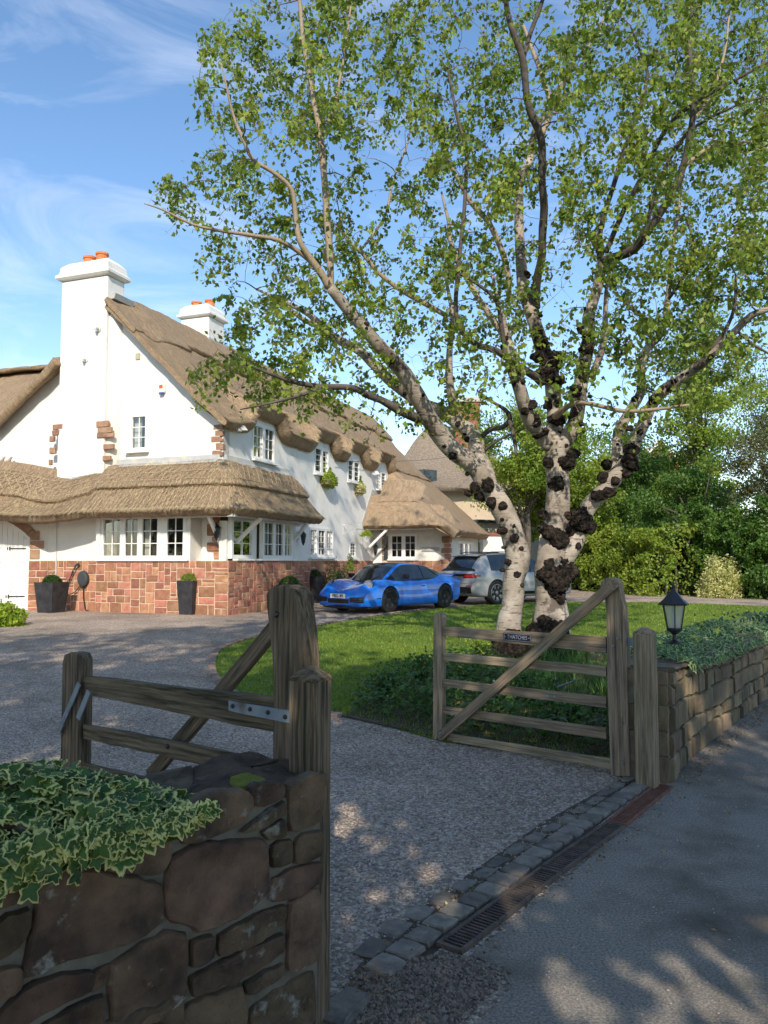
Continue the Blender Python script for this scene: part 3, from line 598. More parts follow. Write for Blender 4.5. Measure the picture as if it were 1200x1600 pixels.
hp = prism3([gpl(x, y, .04) for x, y in out], GN, .085).build('heel_post', M['oakv'], rg); bevel(hp, .006, 2)
out = [(676, 1157), (690, 1157), (690, 985), (692, 965), (688, 958), (680, 958), (677, 968), (677, 985)]
tp = prism3([gpl(x, y, .03) for x, y in out], GN, .065).build('toe_post', M['oakv'], rg); bevel(tp, .005, 2)
rails = [((689, 979.5), (689, 992), (948, 995), (948, 1021)), ((689, 1019.5), (689, 1031), (948, 1041), (948, 1057)), ((689, 1060.5), (689, 1072), (948, 1089), (948, 1106)), ((689, 1103), (689, 1114.5), (948, 1137.5), (948, 1155)), ((700, 1146), (700, 1157), (958, 1186), (958, 1202))]
for a, b, c, d in rails:
    p = (gpl(*c)+gpl(*d))/2; q = (gpl(*a)+gpl(*b))/2; hh = (gpl(*c)-gpl(*d)).length; h2 = (gpl(*a)-gpl(*b)).length
    beam('rail', p, q, .028, hh, M['oak'], rg, taper=max(.62, h2/hh), seg=10)
beam('brace', gpl(687, 1151, .045), gpl(957, 914, .065), .022, .082, M['oak'], rg, seg=10)
c0 = gpl(958, 913, .065); x = GE; hd = MB().lathe([(.041, -.0115), (.041, .0115)], c0, 14, (GE, UP, GN)); hd.build('brace_head', M['oak'], rg)
bt = MB()
for x, y in [(951, 925), (965, 998), (973, 1193), (958, 1010), (706, 1117), (772, 1064), (815, 1037), (863, 995), (855, 1088), (866, 1089), (688, 1146)]: lathe_bolt(bt, gpl(x, y, .057 if y > 930 or x > 930 else .06), GN, .011)
bt.build('bolts', M['steel'], rg, kind='stuff')
MB().box(gpl(986, 1003, 0), (.10, .012, .06), (GE, GN, UP)).build('hinge', M['steel'], rg)
MB().box(gpl(990, 1190, 0), (.09, .02, .05), (GE, GN, UP)).build('hinge', M['steel'], rg)
MB().tube([gpl(900, 1062, -.05), gpl(893, 1066, -.2), gpl(872, 1073, -.3)], .008, 6).build('latch_stay', M['steel'], rg)
npl = thing('name_plate', 'small black house name plate on top rail of right gate', 'sign', gpl(808, 996, .02))
MB().box(gpl(808, 996, .02), (.255, .008, .062), (GE, GN, UP)).build('plate', mat('plate_black', (.012, .014, .03), rough=.35), npl)
def text3d(s, size, c, right, up, m, parent, name='lettering', th=.002, bold=0.0, sx=1.0):
    cu = bpy.data.curves.new(name, 'FONT'); cu.body = s; cu.size = size; cu.align_x = 'CENTER'; cu.align_y = 'CENTER'; cu.extrude = th; cu.offset = bold
    t = bpy.data.objects.new(name, cu); COL.objects.link(t); me = bpy.data.meshes.new_from_object(t.evaluated_get(bpy.context.evaluated_depsgraph_get())); bpy.data.objects.remove(t)
    me.materials.clear(); me.materials.append(m); o = bpy.data.objects.new(name, me); COL.objects.link(o)
    r = Vector(right).normalized(); u = Vector(up); u = (u-r*u.dot(r)).normalized(); n = r.cross(u); R = Matrix((r*sx, u, n)).transposed().to_4x4()
    if parent is not None: o.parent = parent; R.translation = Vector(c)-ORG[parent]
    else: R.translation = Vector(c)
    o.matrix_local = R; return o
M['letter'] = mat('plate_letters', (.30, .31, .36), rough=.5)
text3d('THATCHES', .045, gpl(808, 996, .0255), -GE, UP, M['letter'], npl, sx=.84)
fm = MB(); 
for s_ in (-1, 1): fm.box(gpl(808, 996, .025)+UP*(s_*.0275), (.245, .003, .003), (GE, GN, UP)); fm.box(gpl(808, 996, .025)+GE*(s_*.1235), (.003, .003, .052), (GE, GN, UP)); lathe_bolt(fm, gpl(808, 996, .0245)+GE*(s_*.112), GN, .005)
fm.build('rim', M['letter'], npl)
# ================= left gate =================
LH = Vector((-.385, 2.93, 0)); LT = Vector((-1.60, 3.93, 0)); LE = (LT-LH).normalized(); LN = Vector((LE.y, -LE.x, 0)); LN = LN if LN.dot(-LH) > 0 else -LN
def lpl(px, py, off=0): return hitp(px, py, LH+LN*off, LN)
lg = thing('field_gate', 'left hand five bar oak gate seen past the near wall, standing open', 'gate', LH, 'five bar gates')
low = lambda px, zz, off: (lambda p: Vector((p.x, p.y, zz)))(lpl(px, 1100, off))
o1 = [(426, 1067), (424, 1020), (420, 987), (416, 945), (415, 928), (421, 918), (432, 914.5), (445, 914.5), (455, 918), (461, 930), (466, 960), (470, 990), (473, 1030), (473, 1067)]
pts = [lpl(x, y, .045) for x, y in o1]; pts = [low(427, .06, .045)]+pts+[low(473, .06, .045)]
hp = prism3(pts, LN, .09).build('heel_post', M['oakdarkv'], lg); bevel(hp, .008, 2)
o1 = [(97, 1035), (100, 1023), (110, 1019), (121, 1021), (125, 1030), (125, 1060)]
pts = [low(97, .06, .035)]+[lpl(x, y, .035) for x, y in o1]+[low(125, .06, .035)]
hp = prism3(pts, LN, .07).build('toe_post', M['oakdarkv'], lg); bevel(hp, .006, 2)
def lrail(zt, zh, h0, h1, w=.03):
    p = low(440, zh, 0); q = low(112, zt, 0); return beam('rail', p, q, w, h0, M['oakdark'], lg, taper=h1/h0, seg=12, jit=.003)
a, b, c, d = lpl(427, 1088), lpl(427, 1141), lpl(110, 1055), lpl(110, 1077)
lrail((c.z+d.z)/2, (a.z+b.z)/2, .125, .085, .045)
a, b, c, d = lpl(427, 1188), lpl(427, 1216), lpl(112, 1126), lpl(112, 1149); zt, zh = (c.z+d.z)/2, (a.z+b.z)/2
lrail(zt, zh, .072, .066)
for k in (1, 2, 3): lrail(zt-.185*k, zh-.185*k, .072, .066)
beam('brace', lpl(467, 937, -.06), lpl(236, 1212, -.06), .03, .062, M['oakdark'], lg, seg=10)
MB().lathe([(.058, -.035), (.062, -.02), (.058, .02), (.05, .03)], lpl(464, 941, -.055), 16, (LE, UP, LN)).build('brace_head', M['oakdark'], lg, smooth=False)
st = prism3([lpl(x, y, .05) for x, y in [(357, 1095), (368, 1097), (456, 1111), (456, 1131), (368, 1113), (357, 1110)]], LN, .006).build('hinge_strap', M['steel'], lg)
bt = MB()
for x, y in [(364, 1103), (391, 1108), (419, 1113), (446, 1120)]: lathe_bolt(bt, lpl(x, y, .05), LN, .009)
lathe_bolt(bt, lpl(432, 960, .045), LN, .013); lathe_bolt(bt, lpl(262, 1166, .016), LN, .012); bt.build('bolts', M['iron'], lg, kind='stuff')
for (x1, y1), (x2, y2) in (((124, 1068), (91, 1145)), ((139, 1080), (122, 1123))):
    beam('stay_iron', lpl(x1, y1, .05), lpl(x2, y2, .06), .006, .03, M['steel'], lg, seg=2, jit=0)
# ================= right stone wall =================
bl = [gp(x, y) for x, y in [(1036, 1222), (1060, 1211), (1082, 1186), (1113, 1160), (1151, 1130), (1200, 1093)]]; tl = [1041, 1040, 1033, 1024, 1011, 992]
pth = [Vector((b.x, b.y, at(x, t, b.y).z)) for b, x, t in zip(bl, (1036, 1060, 1082, 1113, 1151, 1200), tl)]
pth = [Vector((2.075, 5.61, pth[0].z))]+pth[1:]+[Vector((5.6, 10.3, .68)), Vector((7.0, 11.8, .68)), Vector((9.5, 13.4, .7)), Vector((14, 15.5, .7))]
rw = thing('stone_wall', 'curved mossy sandstone wall running off beside the road on the right', 'stone wall', pth[1])
fine = resample([(p.x, p.y, p.z) for p in pth], .05); nf_ = []
for i, p in enumerate(fine):
    t = (fine[min(i+1, len(fine)-1)]-fine[max(i-1, 0)]); t.z = 0; t.normalize(); nf_.append(Vector((t.y, -t.x, 0)))
core = []
for p, nn in zip(fine[::4], nf_[::4]):
    gz = gstep(p.y)-.05; core.append([Vector((p.x, p.y, gz))-nn*.03, Vector((p.x, p.y, p.z-.02))-nn*.03, Vector((p.x, p.y, p.z-.02))-nn*.36, Vector((p.x, p.y, gz))-nn*.36])
M['wm2'] = mat('brown_mortar', (.15, .12, .08), (.26, .215, .15), 8, bump=.8, bscale=30, bdist=.01)
MB().grid([r+[r[0]] for r in core]).build('mortar', M['wm2'], rw)
c0 = core[0]; t0 = (fine[3]-fine[0]); t0.z = 0; t0.normalize(); MB().add(c0, [(0, 1, 2, 3)]).build('mortar', M['wallmortar'], rw)
for z0, z1 in zip((0, .19, .36, .55, .70), (.19, .36, .55, .70, .8)): inflate('stone', [(.0, z0+.008), (.31, z0+.008), (.31, z1-.008), (.0, z1-.008)], Vector((c0[0].x, c0[0].y, 0))+t0*.015, -nf_[0], UP, -t0, .025, M['wallstone2'], rw)
i0 = 0; NF = len(fine)
cs = [0, .22, .40, .62, .82, .95, 1.0]
MB().box((2.06, 6.22, .36), (.24, .7, .88)).build('pier', M['wallmortar'], rw)
for z0, z1 in zip(cs[:-1], cs[1:]):
    for y0, y1 in ((5.86, 6.10), (6.11, 6.34), (6.35, 6.58)): inflate('stone', [(y0+.01, z0*.8+.01), (y1-.01, z0*.8+.01), (y1-.01, z1*.8-.01), (y0+.01, z1*.8-.01)], Vector((1.93, 0, 0)), Vector((0, 1, 0)), UP, Vector((-1, 0, 0)), .03, M['wallstone2'], rw)
for ci in range(6):
    x = random.uniform(0, 2); k = 0
    while x < NF-9:
        L = random.uniform(.17, .42)/.05; L *= 1.25 if ci == 5 else 1
        a, b = int(x), int(min(NF-1, x+L)); 
        if b-a < 2: break
        if fine[a].x > 9.5: break
        rows = []; 
        if ci == 5 and 0: pass
        js = [random.uniform(-.012, .012) for _ in range(4)]
        vs = []
        nseg = 3
        for q in range(nseg+1):
            ii = min(NF-1, int(round(a+(b-a)*q/nseg))); p, nn = fine[ii], nf_[ii]; gz = gstep(p.y); H = p.z-gz; wq = lambda c_: .07*noise.noise(Vector((ii*.05, c_*9, 0)))*(0 < c_ < .9)+.03*noise.noise(Vector((ii*.21, c_*9, 4)))*(0 < c_ < .9); z0 = gz+H*(cs[ci]+wq(cs[ci]))+.007; z1 = gz+H*(cs[ci+1]+wq(cs[ci+1]))-.007
            t = Vector((-nn.y, nn.x, 0)); e = .012*(1 if q == 0 else -1 if q == nseg else 0); proud = .006+random.uniform(-.006, .012)+(.015 if ci == 5 else 0)
            P = Vector((p.x, p.y, 0))+t*e; inn = .012
            back = -.04 if ci < 5 else -.36
            vs.append([P+nn*back+UP*z0, P+nn*(proud-.020)+UP*(z0+js[q % 4]*.4), P+nn*proud+UP*(z0+inn), P+nn*(proud+random.uniform(-.006, .006))+UP*((z0+z1)/2), P+nn*proud+UP*(z1-inn), P+nn*(proud-.020)+UP*(z1+js[(q+1) % 4]*.4), P+nn*back+UP*z1])
        mb = MB().grid(vs); b_ = 0; mb.f.append(tuple(range(7))[::-1]); mb.f.append(tuple(nseg*7+q for q in range(7)))
        mb.build('stone' if ci < 5 else 'coping_stone', M['wallstone2'], rw)
        x += L+.24
# plants along the top of the right wall
sp = []
for i in range(2300):
    k = int(min(NF-60, 12+abs(random.gauss(0, 55)) if i % 2 else random.uniform(12, 130))); p, nn = fine[k], nf_[k]; wv = .6+.5*noise.noise(Vector((k*.08, 0, 3))); q = random.uniform(-.75, .05)
    hh = .03+.17*wv*math.sin(math.pi*min(1, max(0, (q+.85)/.95)))*min(1, (k-8)/22)
    if random.random() < .2: sp.append((Vector((p.x, p.y, p.z-abs(random.gauss(0, .04))*wv))+nn*random.uniform(.03, .08), (nn.x, nn.y, .4)))
    else: sp.append((Vector((p.x, p.y, p.z+hh*random.uniform(.7, 1.1)))+nn*q, (0, -.3, .9)))
sp.sort(key=lambda s: s[0].y-1.2*s[0].z)
ivy('ivy', 'pale edged ivy trailing over the curved right hand wall', sp, M['ivy2'], .075, 150, (-.2, -.9))
# tufts of long thin leaves at the far end of the wall
def strapclump(name, c, n, hgt, spread, m, label=None, cat='plant', w=.008, parent=None):
    vs = []; fs = []
    for i in range(n):
        a = random.uniform(0, 6.28); r = random.uniform(0, spread*.4); bx, by = c[0]+r*math.cos(a), c[1]+r*math.sin(a); L = hgt*random.uniform(.6, 1.15); lean = random.uniform(.1, .8)*spread; pw = Vector((-math.sin(a), math.cos(a), 0))*w*random.uniform(.6, 1.2); b = len(vs)
        for k in range(4):
            t = k/3; p = Vector((bx+math.cos(a)*lean*t*t, by+math.sin(a)*lean*t*t, c[2]+L*(t-.35*t*t*lean/spread))); ww = pw*(1-t*.9); vs += [p-ww, p+ww]
        fs += [(b+2*k, b+2*k+1, b+2*k+3, b+2*k+2) for k in range(3)]
    o0 = Vector(c); o = MB().add(vs, fs).build(name, m, parent, origin=None if parent else o0)
    if label: tag(o, label, cat)
    return o
strapclump('sedge_tuft', (4.15, 8.9, .62), 160, .32, .4, M['varieg'], 'arching pale sedge tuft behind the right wall')
leaf_obj('low_conifer', (lambda a: np.c_[rng.normal(5.1, .35, 2500), rng.normal(9.7, .25, 2500), .62+rng.random(2500)*.33])(0), .05, mat('blue_green_leaf', (.03, .07, .05), (.05, .10, .08), 3, island=.3), flat=0)
tag(bpy.data.objects['low_conifer'], 'dark blue green low bush behind the right wall at frame edge', 'shrub'); del bpy.data.objects['low_conifer']['kind']
# ================= lanterns =================
def lantern(c, sc, label):
    c = Vector(c); root = thing('lantern', label, 'lantern', c, 'lanterns standing on the walls'); K = lambda r, z: (r*sc, z*sc)
    MB().lathe([K(.05, 0), K(.05, .012), K(.018, .03), K(.015, .07), K(.03, .085), K(.055, .10), K(.058, .115)], c, 12).build('stem', M['iron'], root)
    sq = lambda r: [(r*math.cos(math.pi/3*k+.26), r*math.sin(math.pi/3*k+.26)) for k in range(6)]
    rb, rt, z0, z1 = .056*sc, .088*sc, .118*sc, .30*sc; B, T = sq(rb), sq(rt); fr = MB()
    for k in range(6):
        p = c+Vector((*B[k], z0)); q = c+Vector((*T[k], z1)); fr.tube([p, q], .005*sc, 4)
        p2 = c+Vector((*B[(k+1) % 6], z0)); q2 = c+Vector((*T[(k+1) % 6], z1)); fr.tube([p, p2], .006*sc, 4); fr.tube([q, q2], .006*sc, 4)
    fr.build('frame', M['iron'], root)
    gl = MB(); B, T = sq(rb*.96), sq(rt*.96)
    for k in range(6): k2 = (k+1) % 6; gl.add([c+Vector((*B[k], z0)), c+Vector((*B[k2], z0)), c+Vector((*T[k2], z1)), c+Vector((*T[k], z1))], [(0, 1, 2, 3)])
    gm = mat('lantern_glass', (.6, .62, .6), rough=.1, spec=.6); nt = gm.node_tree; tr = nt.nodes.new('ShaderNodeBsdfTransparent'); mx = nt.nodes.new('ShaderNodeMixShader'); mx.inputs[0].default_value = .45
    nt.links.new(tr.outputs[0], mx.inputs[1]); nt.links.new(nt.nodes['Principled BSDF'].outputs[0], mx.inputs[2]); nt.links.new(mx.outputs[0], nt.nodes['Material Output'].inputs[0])
    gl.build('glass', gm, root)
    MB().lathe([K(.012, .12), K(.02, .15), K(.02, .21), K(.008, .235)], c, 10).build('bulb', M['paint'], root)
    MB().lathe([K(.118, .298), K(.122, .306), K(.085, .335), K(.05, .375), K(.028, .395), K(.022, .40), K(.022, .415), K(.008, .425), K(.012, .45), K(.006, .475)], c, 6).build('roof', M['iron'], root)
    return root
p = at(1054, 1006, 5.95); lantern((p.x, p.y, p.z), 1.0, 'small black lantern among ivy on the right hand wall')
lantern((-1.195, 2.13, .94), 1.0, 'black lantern on the near left wall, its roof tip at the frame edge')
# ================= flower bed planting =================
def lobed(name, C, size, m, label):
    vs = []; fs = []; prof = [(0, 1), (25, .55), (50, .9), (80, .5), (105, .8), (140, .4), (180, .12)]; prof += [(360-a, r) for a, r in prof[-2:0:-1]]; k = len(prof)
    for c in C:
        s = size*random.uniform(.6, 1.35); th_ = random.uniform(0, 6.28); tx, ty = random.gauss(0, .3), random.gauss(-.15, .3); b = len(vs); vs.append((c[0], c[1], c[2]))
        for a, r in prof:
            w = math.radians(a)+th_; x, y = r*s*.5*math.cos(w), r*s*.5*math.sin(w); vs.append((c[0]+x, c[1]+y, c[2]+x*tx+y*ty-.12*r*s))
        fs += [(b, b+1+i, b+1+(i+1) % k) for i in range(k)]
    o = MB().add(vs, fs).build(name, m, origin=(0, 0, 0)); tag(o, label, 'ground cover', kind='stuff'); return o
lp = [G2(*p) for p in [(545, 1116), (575, 1085), (640, 1058), (700, 1040), (760, 1035), (800, 1060), (900, 1120), (960, 1150), (972, 1180), (830, 1168), (690, 1148), (610, 1132)]]
P = sample(lp, 1500); D = [(x, y, gstep(y)+.04+.24*random.random()**.7*(1+.5*noise.noise(Vector((x*2.5, y*2.5, 0))))) for x, y in P]
lobed('leafy_ground_cover', D, .115, M['bedleaf'], 'dark lobed leaves filling the bed behind the right gate')
C = np.array([(x, y, gstep(y)+random.random()**.6*.34) for x, y in sample(lp, 2600)]); o = leaf_obj('small_leaves', C, .05, M['bedleaf']); tag(o, 'small leaves among the bed plants by the gate', 'ground cover')
P2 = sample([G2(*p) for p in [(790, 1075), (850, 1020), (955, 1030), (970, 1165), (880, 1140)]], 95)
mbs = MB(); vs = []; fs = []
for x, y in P2:
    for i in range(16):
        a = random.uniform(0, 6.28); L = random.uniform(.3, .5); lean = random.uniform(.05, .28); pw = Vector((-math.sin(a), math.cos(a), 0))*.008; b = len(vs)
        for k in range(4):
            t = k/3; p = Vector((x+math.cos(a)*lean*t*t, y+math.sin(a)*lean*t*t, gstep(y)+L*(t-.3*t*t))); vs += [p-pw*(1-t*.85), p+pw*(1-t*.85)]
        fs += [(b+2*k, b+2*k+1, b+2*k+3, b+2*k+2) for k in range(3)]
o = MB().add(vs, fs).build('strap_leaves', M['strap'], origin=(0, 0, 0)); tag(o, 'long strap leaves of spent bulbs between the gate and birch', 'ground cover', kind='stuff')
def sprig(px, py, h, n, label, m):      # young shrubs in the bed
    b = gp(px, py); root = thing('young_shrub', label, 'shrub', b)
    st = MB(); C = []
    for i in range(n):
        a = random.uniform(0, 6.28); top = b+Vector((math.cos(a)*h*.45*random.random(), math.sin(a)*h*.45*random.random(), h*random.uniform(.6, 1))); st.tube([b, b.lerp(top, .5)+Vector((0, 0, .02)), top], [.005, .004, .002], 4)
        for k in range(26): t = random.uniform(.3, 1); p = b.lerp(top, t); C.append((p.x+random.gauss(0, .035), p.y+random.gauss(0, .035), p.z+random.gauss(0, .03)))
    st.build('stem', M['twig'], root); leaf_obj('foliage', C, .055, m, root)
sprig(752, 1040, .62, 10, 'pale yellow green young shrub just left of the birch base', M['lime'])
sprig(600, 1098, .34, 12, 'low grey green shrub at the lawn end of the bed', M['bedleaf'])
sprig(655, 1075, .40, 12, 'taller green shrub behind the toe of the right gate', M['bedleaf'])
q = np.concatenate([sample([G2(*p) for p in [(1062, 1214), (1085, 1190), (1115, 1163), (1155, 1132), (1200, 1096), (1200, 1125), (1120, 1190), (1075, 1232)]], 420), sample([G2(*p) for p in [(560, 1125), (700, 1160), (830, 1182), (960, 1212), (930, 1222), (690, 1178), (560, 1145)]], 260), sample([G2(*p) for p in [(700, 1500), (860, 1375), (1050, 1235), (1075, 1245), (880, 1400), (740, 1520)]], 160), sample([G2(*p) for p in [(530, 1600), (560, 1510), (980, 1215), (985, 1225), (700, 1440), (600, 1560)]], 260)])
o = leaf_obj('leaf_litter', np.c_[q, GZ(q)+.016], .022, mat('litter', (.14, .09, .045), (.34, .26, .14), 6, island=.5), flat=2, droop=0); tag(o, 'brown leaf litter and seed husks along wall foot and kerb', 'leaves')
# lone leaf litter
o = leaf_obj('fallen_leaves', np.c_[(q := sample([G2(*p) for p in [(700, 1590), (860, 1440), (1040, 1240), (1190, 1120), (1195, 1580)]], 45)), np.full(45, .012)], .028, mat('dry_leaf', (.25, .17, .08), (.38, .30, .16), 4, island=.3), flat=2, droop=0); tag(o, 'a few dry leaves lying on the road', 'leaves')
# ================= the thatched house =================
HC = Vector((-4.22, 20.0, 0)); HU = Vector((-.939, .344, 0)); HV = Vector((.344, .939, 0))      # corner, leftwards, backwards
GH = .23
def H(t, s, z): return HC+HU*t+HV*s+UP*z
def fpx(px, py, s=0):      # a point of a wall facing the drive (s const)
    p = hitp(px, py, H(0, s, 0), HV)-HC; return (p.dot(HU), p.z)
def spx(px, py, t=0):      # a point of a wall facing the lawn (t const)
    p = hitp(px, py, H(t, 0, 0), HU)-HC; return (p.dot(HV), p.z)
house = thing('thatched_house', 'white rendered thatched house with red sandstone plinth and two white chimneys', 'house', H(0, 0, GH))
def wall_solid(name, poly, holes, o, a, n, th, m, parent):
    """poly, holes in (a, z); n = outward normal"""
    loops = [[Vector((x, y, 0)) for x, y in L] for L in [poly]+holes]; flat = [p for L in loops for p in L]; tri = tessellate_polygon(loops)
    P = [o+a*p.x+UP*p.y for p in flat]; k = len(P); fs = [tuple(t) for t in tri]+[tuple(i+k for i in t)[::-1] for t in tri]; b = 0
    for L in loops:
        m_ = len(L); fs += [(b+i, b+(i+1) % m_, b+(i+1) % m_+k, b+i+k) for i in range(m_)]; b += m_
    return MB().add(P+[p-n*th for p in P], fs).build(name, m, parent)
rect = lambda x0, x1, z0, z1: [(x0, z0), (x1, z0), (x1, z1), (x0, z1)]
def window(o, a, n, x0, x1, z0, z1, lights, parent, rows=3, cols=2, sill=True, curtain=None, frame=.055, depth=.12, proud=.02, room=True, m=None, rm=.35, rd=1.5):
    """lights = fractions of the width where mullions stand"""
    m = m or M['paint']; a = Vector(a); n = Vector(n); P = lambda x, z, d: o+a*x+UP*z+n*d; ax = (a, n, UP); hx = abs(x1-x0); lo, hi = min(x0, x1), max(x0, x1)
    fr = MB(); d0 = proud-depth/2
    fr.box(P((lo+hi)/2, z1-frame/2, d0), (hi-lo, depth, frame), ax); fr.box(P((lo+hi)/2, z0+frame/2, d0), (hi-lo, depth, frame), ax)
    for x in (lo+frame/2, hi-frame/2): fr.box(P(x, (z0+z1)/2, d0), (frame, depth-.004, z1-z0-2*frame), ax)
    xs = [lo+frame]+[lo+f*(hi-lo) for f in lights]+[hi-frame]
    for f in lights: fr.box(P(lo+f*(hi-lo), (z0+z1)/2, d0), (frame*1.3, depth-.008, z1-z0-2*frame), ax)
    w = fr.build('window', m, parent)
    for i in range(len(xs)-1):
        l, r = xs[i]+(frame*.65 if i else 0), xs[i+1]-(frame*.65 if i < len(xs)-2 else 0); b, t = z0+frame, z1-frame; cm = MB(); cw = .04
        cm.box(P((l+r)/2, b+cw/2, proud-.03), (r-l, .05, cw), ax); cm.box(P((l+r)/2, t-cw/2, proud-.03), (r-l, .05, cw), ax); cm.box(P(l+cw/2, (b+t)/2, proud-.03), (cw, .048, t-b-2*cw), ax); cm.box(P(r-cw/2, (b+t)/2, proud-.03), (cw, .048, t-b-2*cw), ax)
        cm.build('casement', m, w)
        l += cw; r -= cw; b += cw; t -= cw; gb = MB(); nc = cols[i] if isinstance(cols, (list, tuple)) else cols
        for k in range(1, nc): gb.box(P(l+(r-l)*k/nc, (b+t)/2, proud-.04), (.022, .024, t-b), ax)
        for k in range(1, rows): gb.box(P((l+r)/2, b+(t-b)*k/rows, proud-.04), (r-l, .020, .022), ax)
        if nc*rows > 1: gb.build('glazing_bars', m, w)
        MB().add([P(l, b, proud-.055), P(r, b, proud-.055), P(r, t, proud-.055), P(l, t, proud-.055)], [(0, 1, 2, 3)]).build('pane', M['pane'], w)
    if sill: MB().box(P((lo+hi)/2, z0-.03, proud+.02), (hi-lo+.12, .2, .05), ax).build('sill', m, w)
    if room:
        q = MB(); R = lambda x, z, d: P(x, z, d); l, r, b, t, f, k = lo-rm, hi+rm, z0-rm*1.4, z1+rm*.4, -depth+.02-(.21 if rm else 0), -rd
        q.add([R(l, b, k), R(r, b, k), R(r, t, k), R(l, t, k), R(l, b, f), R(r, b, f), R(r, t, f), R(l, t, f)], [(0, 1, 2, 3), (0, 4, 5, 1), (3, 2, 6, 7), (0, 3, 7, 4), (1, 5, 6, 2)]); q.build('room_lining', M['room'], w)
    if curtain:
        for u0, u1 in curtain:
            G = [[P(lo+(hi-lo)*(u0+(u1-u0)*k/12), z, -depth-.06+.02*math.sin(k*2.1)) for z in (z0+.05, z1-.04)] for k in range(13)]
            MB().grid(G).build('curtain', M['curtain'], w, smooth=True)
    return w
# panes: thin glass that mirrors and lets the room show
gm = mat('pane_glass', (.02, .025, .03), rough=.02, spec=1.0); nt = gm.node_tree; tr = nt.nodes.new('ShaderNodeBsdfTransparent'); tr.inputs[0].default_value = (.82, .86, .85, 1); mx = nt.nodes.new('ShaderNodeMixShader'); gl = nt.nodes.new('ShaderNodeBsdfGlossy'); gl.inputs['Roughness'].default_value = .02
fr = nt.nodes.new('ShaderNodeFresnel'); fr.inputs[0].default_value = 1.5; nt.links.new(fr.outputs[0], mx.inputs[0]); nt.links.new(tr.outputs[0], mx.inputs[1]); nt.links.new(gl.outputs[0], mx.inputs[2]); nt.links.new(mx.outputs[0], nt.nodes['Material Output'].inputs[0])
M['pane'] = gm
O0 = H(0, 0, 0); NF_ = -HV; NS_ = -HU
# --- window places read on the true wall planes
wg = (lambda a, b: (b[0], a[0], b[1], a[1]))(fpx(203, 647), fpx(231, 704))
ws = []
for (xa, xb, yt, yb) in [(394, 429.5, 664, 721), (491, 514, 699, 742), (543, 562, 718, 754), (587.5, 603, 735, 766)]:
    (sa, z1), (sb, _) = spx(xa, yt), spx(xb, yt); z1 = (spx((xa+xb)/2, yt)[1]); z0 = spx((xa+xb)/2, yb)[1]; ws.append((sa, sb, z0, z1))
wlow = (lambda a, b: (a[0], b[0], b[1], a[1]))(spx(483, 823), spx(521, 871)); wsm = (lambda a, b: (a[0], b[0], b[1], a[1]))(spx(546, 845), spx(556, 872))
bumps = [((a+b)/2, (b-a)/2+.28) for a, b, _, _ in ws]
# --- gable wall towards the drive
fd = fpx(88, 850)[0]; lw0 = fpx(150, 850)[0]
gab = [(0.0, 0), (0, 5.3), (3.55, 8.62), (4.2, 8.62), (5.3, 7.38), (7.54, 5.8), (12, 3.0), (12, 2.2), (fd, 2.2), (fd, 0)]
fixw = (lambda a, b: (b[0], a[0], b[1], a[1]))(fpx(157, 808, -.5), fpx(291, 871, -.5))
wall_solid('gable_wall', gab, [rect(*wg)], O0, HU, NF_, .3, M['render'], house)
window(O0, HU, NF_, wg[0], wg[1], wg[2], wg[3], [], house, rows=3, cols=2, curtain=[(.55, 1)])
# --- long wall towards the lawn; rises behind each dormer
sp_ = [(0.0, 0)]; LEN = 12.9
top = [(LEN, 0), (LEN, 5.4)]
for c, h in bumps[::-1]: top += [(c+h+.05, 5.4), (c+h-.12, 6.0), (c-h+.12, 6.0), (c-h-.05, 5.4)]
top += [(0.003, 5.3), (.003, 0)]
poly = top; poly = [(x+.0, z) for x, z in poly]
wall_solid('long_wall', poly, [rect(*w) for w in ws]+[rect(*wlow), rect(*wsm)], O0-NS_*0.0, HV, NS_, .3, M['render'], house)
for i, w in enumerate(ws): window(O0, HV, NS_, w[0], w[1], w[2], w[3], [.5], house, rows=[3, 4, 4, 5][i], cols=2 if i == 0 else 1, curtain=[(.0, .3), (.7, 1)] if i == 0 else None)
sh = MB()
for w in ws[1:]:       # louvred shutters inside the three small windows
    for k in range(14): z = w[2]+.1+k*(w[3]-w[2]-.2)/13; sh.box(H(-.14*0+.16, (w[0]+w[1])/2, z), (w[1]-w[0]-.12, .012, .05), (HV, (NS_*.6+UP*.8).normalized(), (UP*.6-NS_*.8).normalized()))
sh.build('shutter_louvres', M['paint'], house, kind='stuff')
window(O0, HV, NS_, *wlow, [.33, .66], house, rows=4, cols=2, curtain=[(.35, .6), (.8, 1)]); window(O0, HV, NS_, *wsm, [], house, rows=4, cols=2)
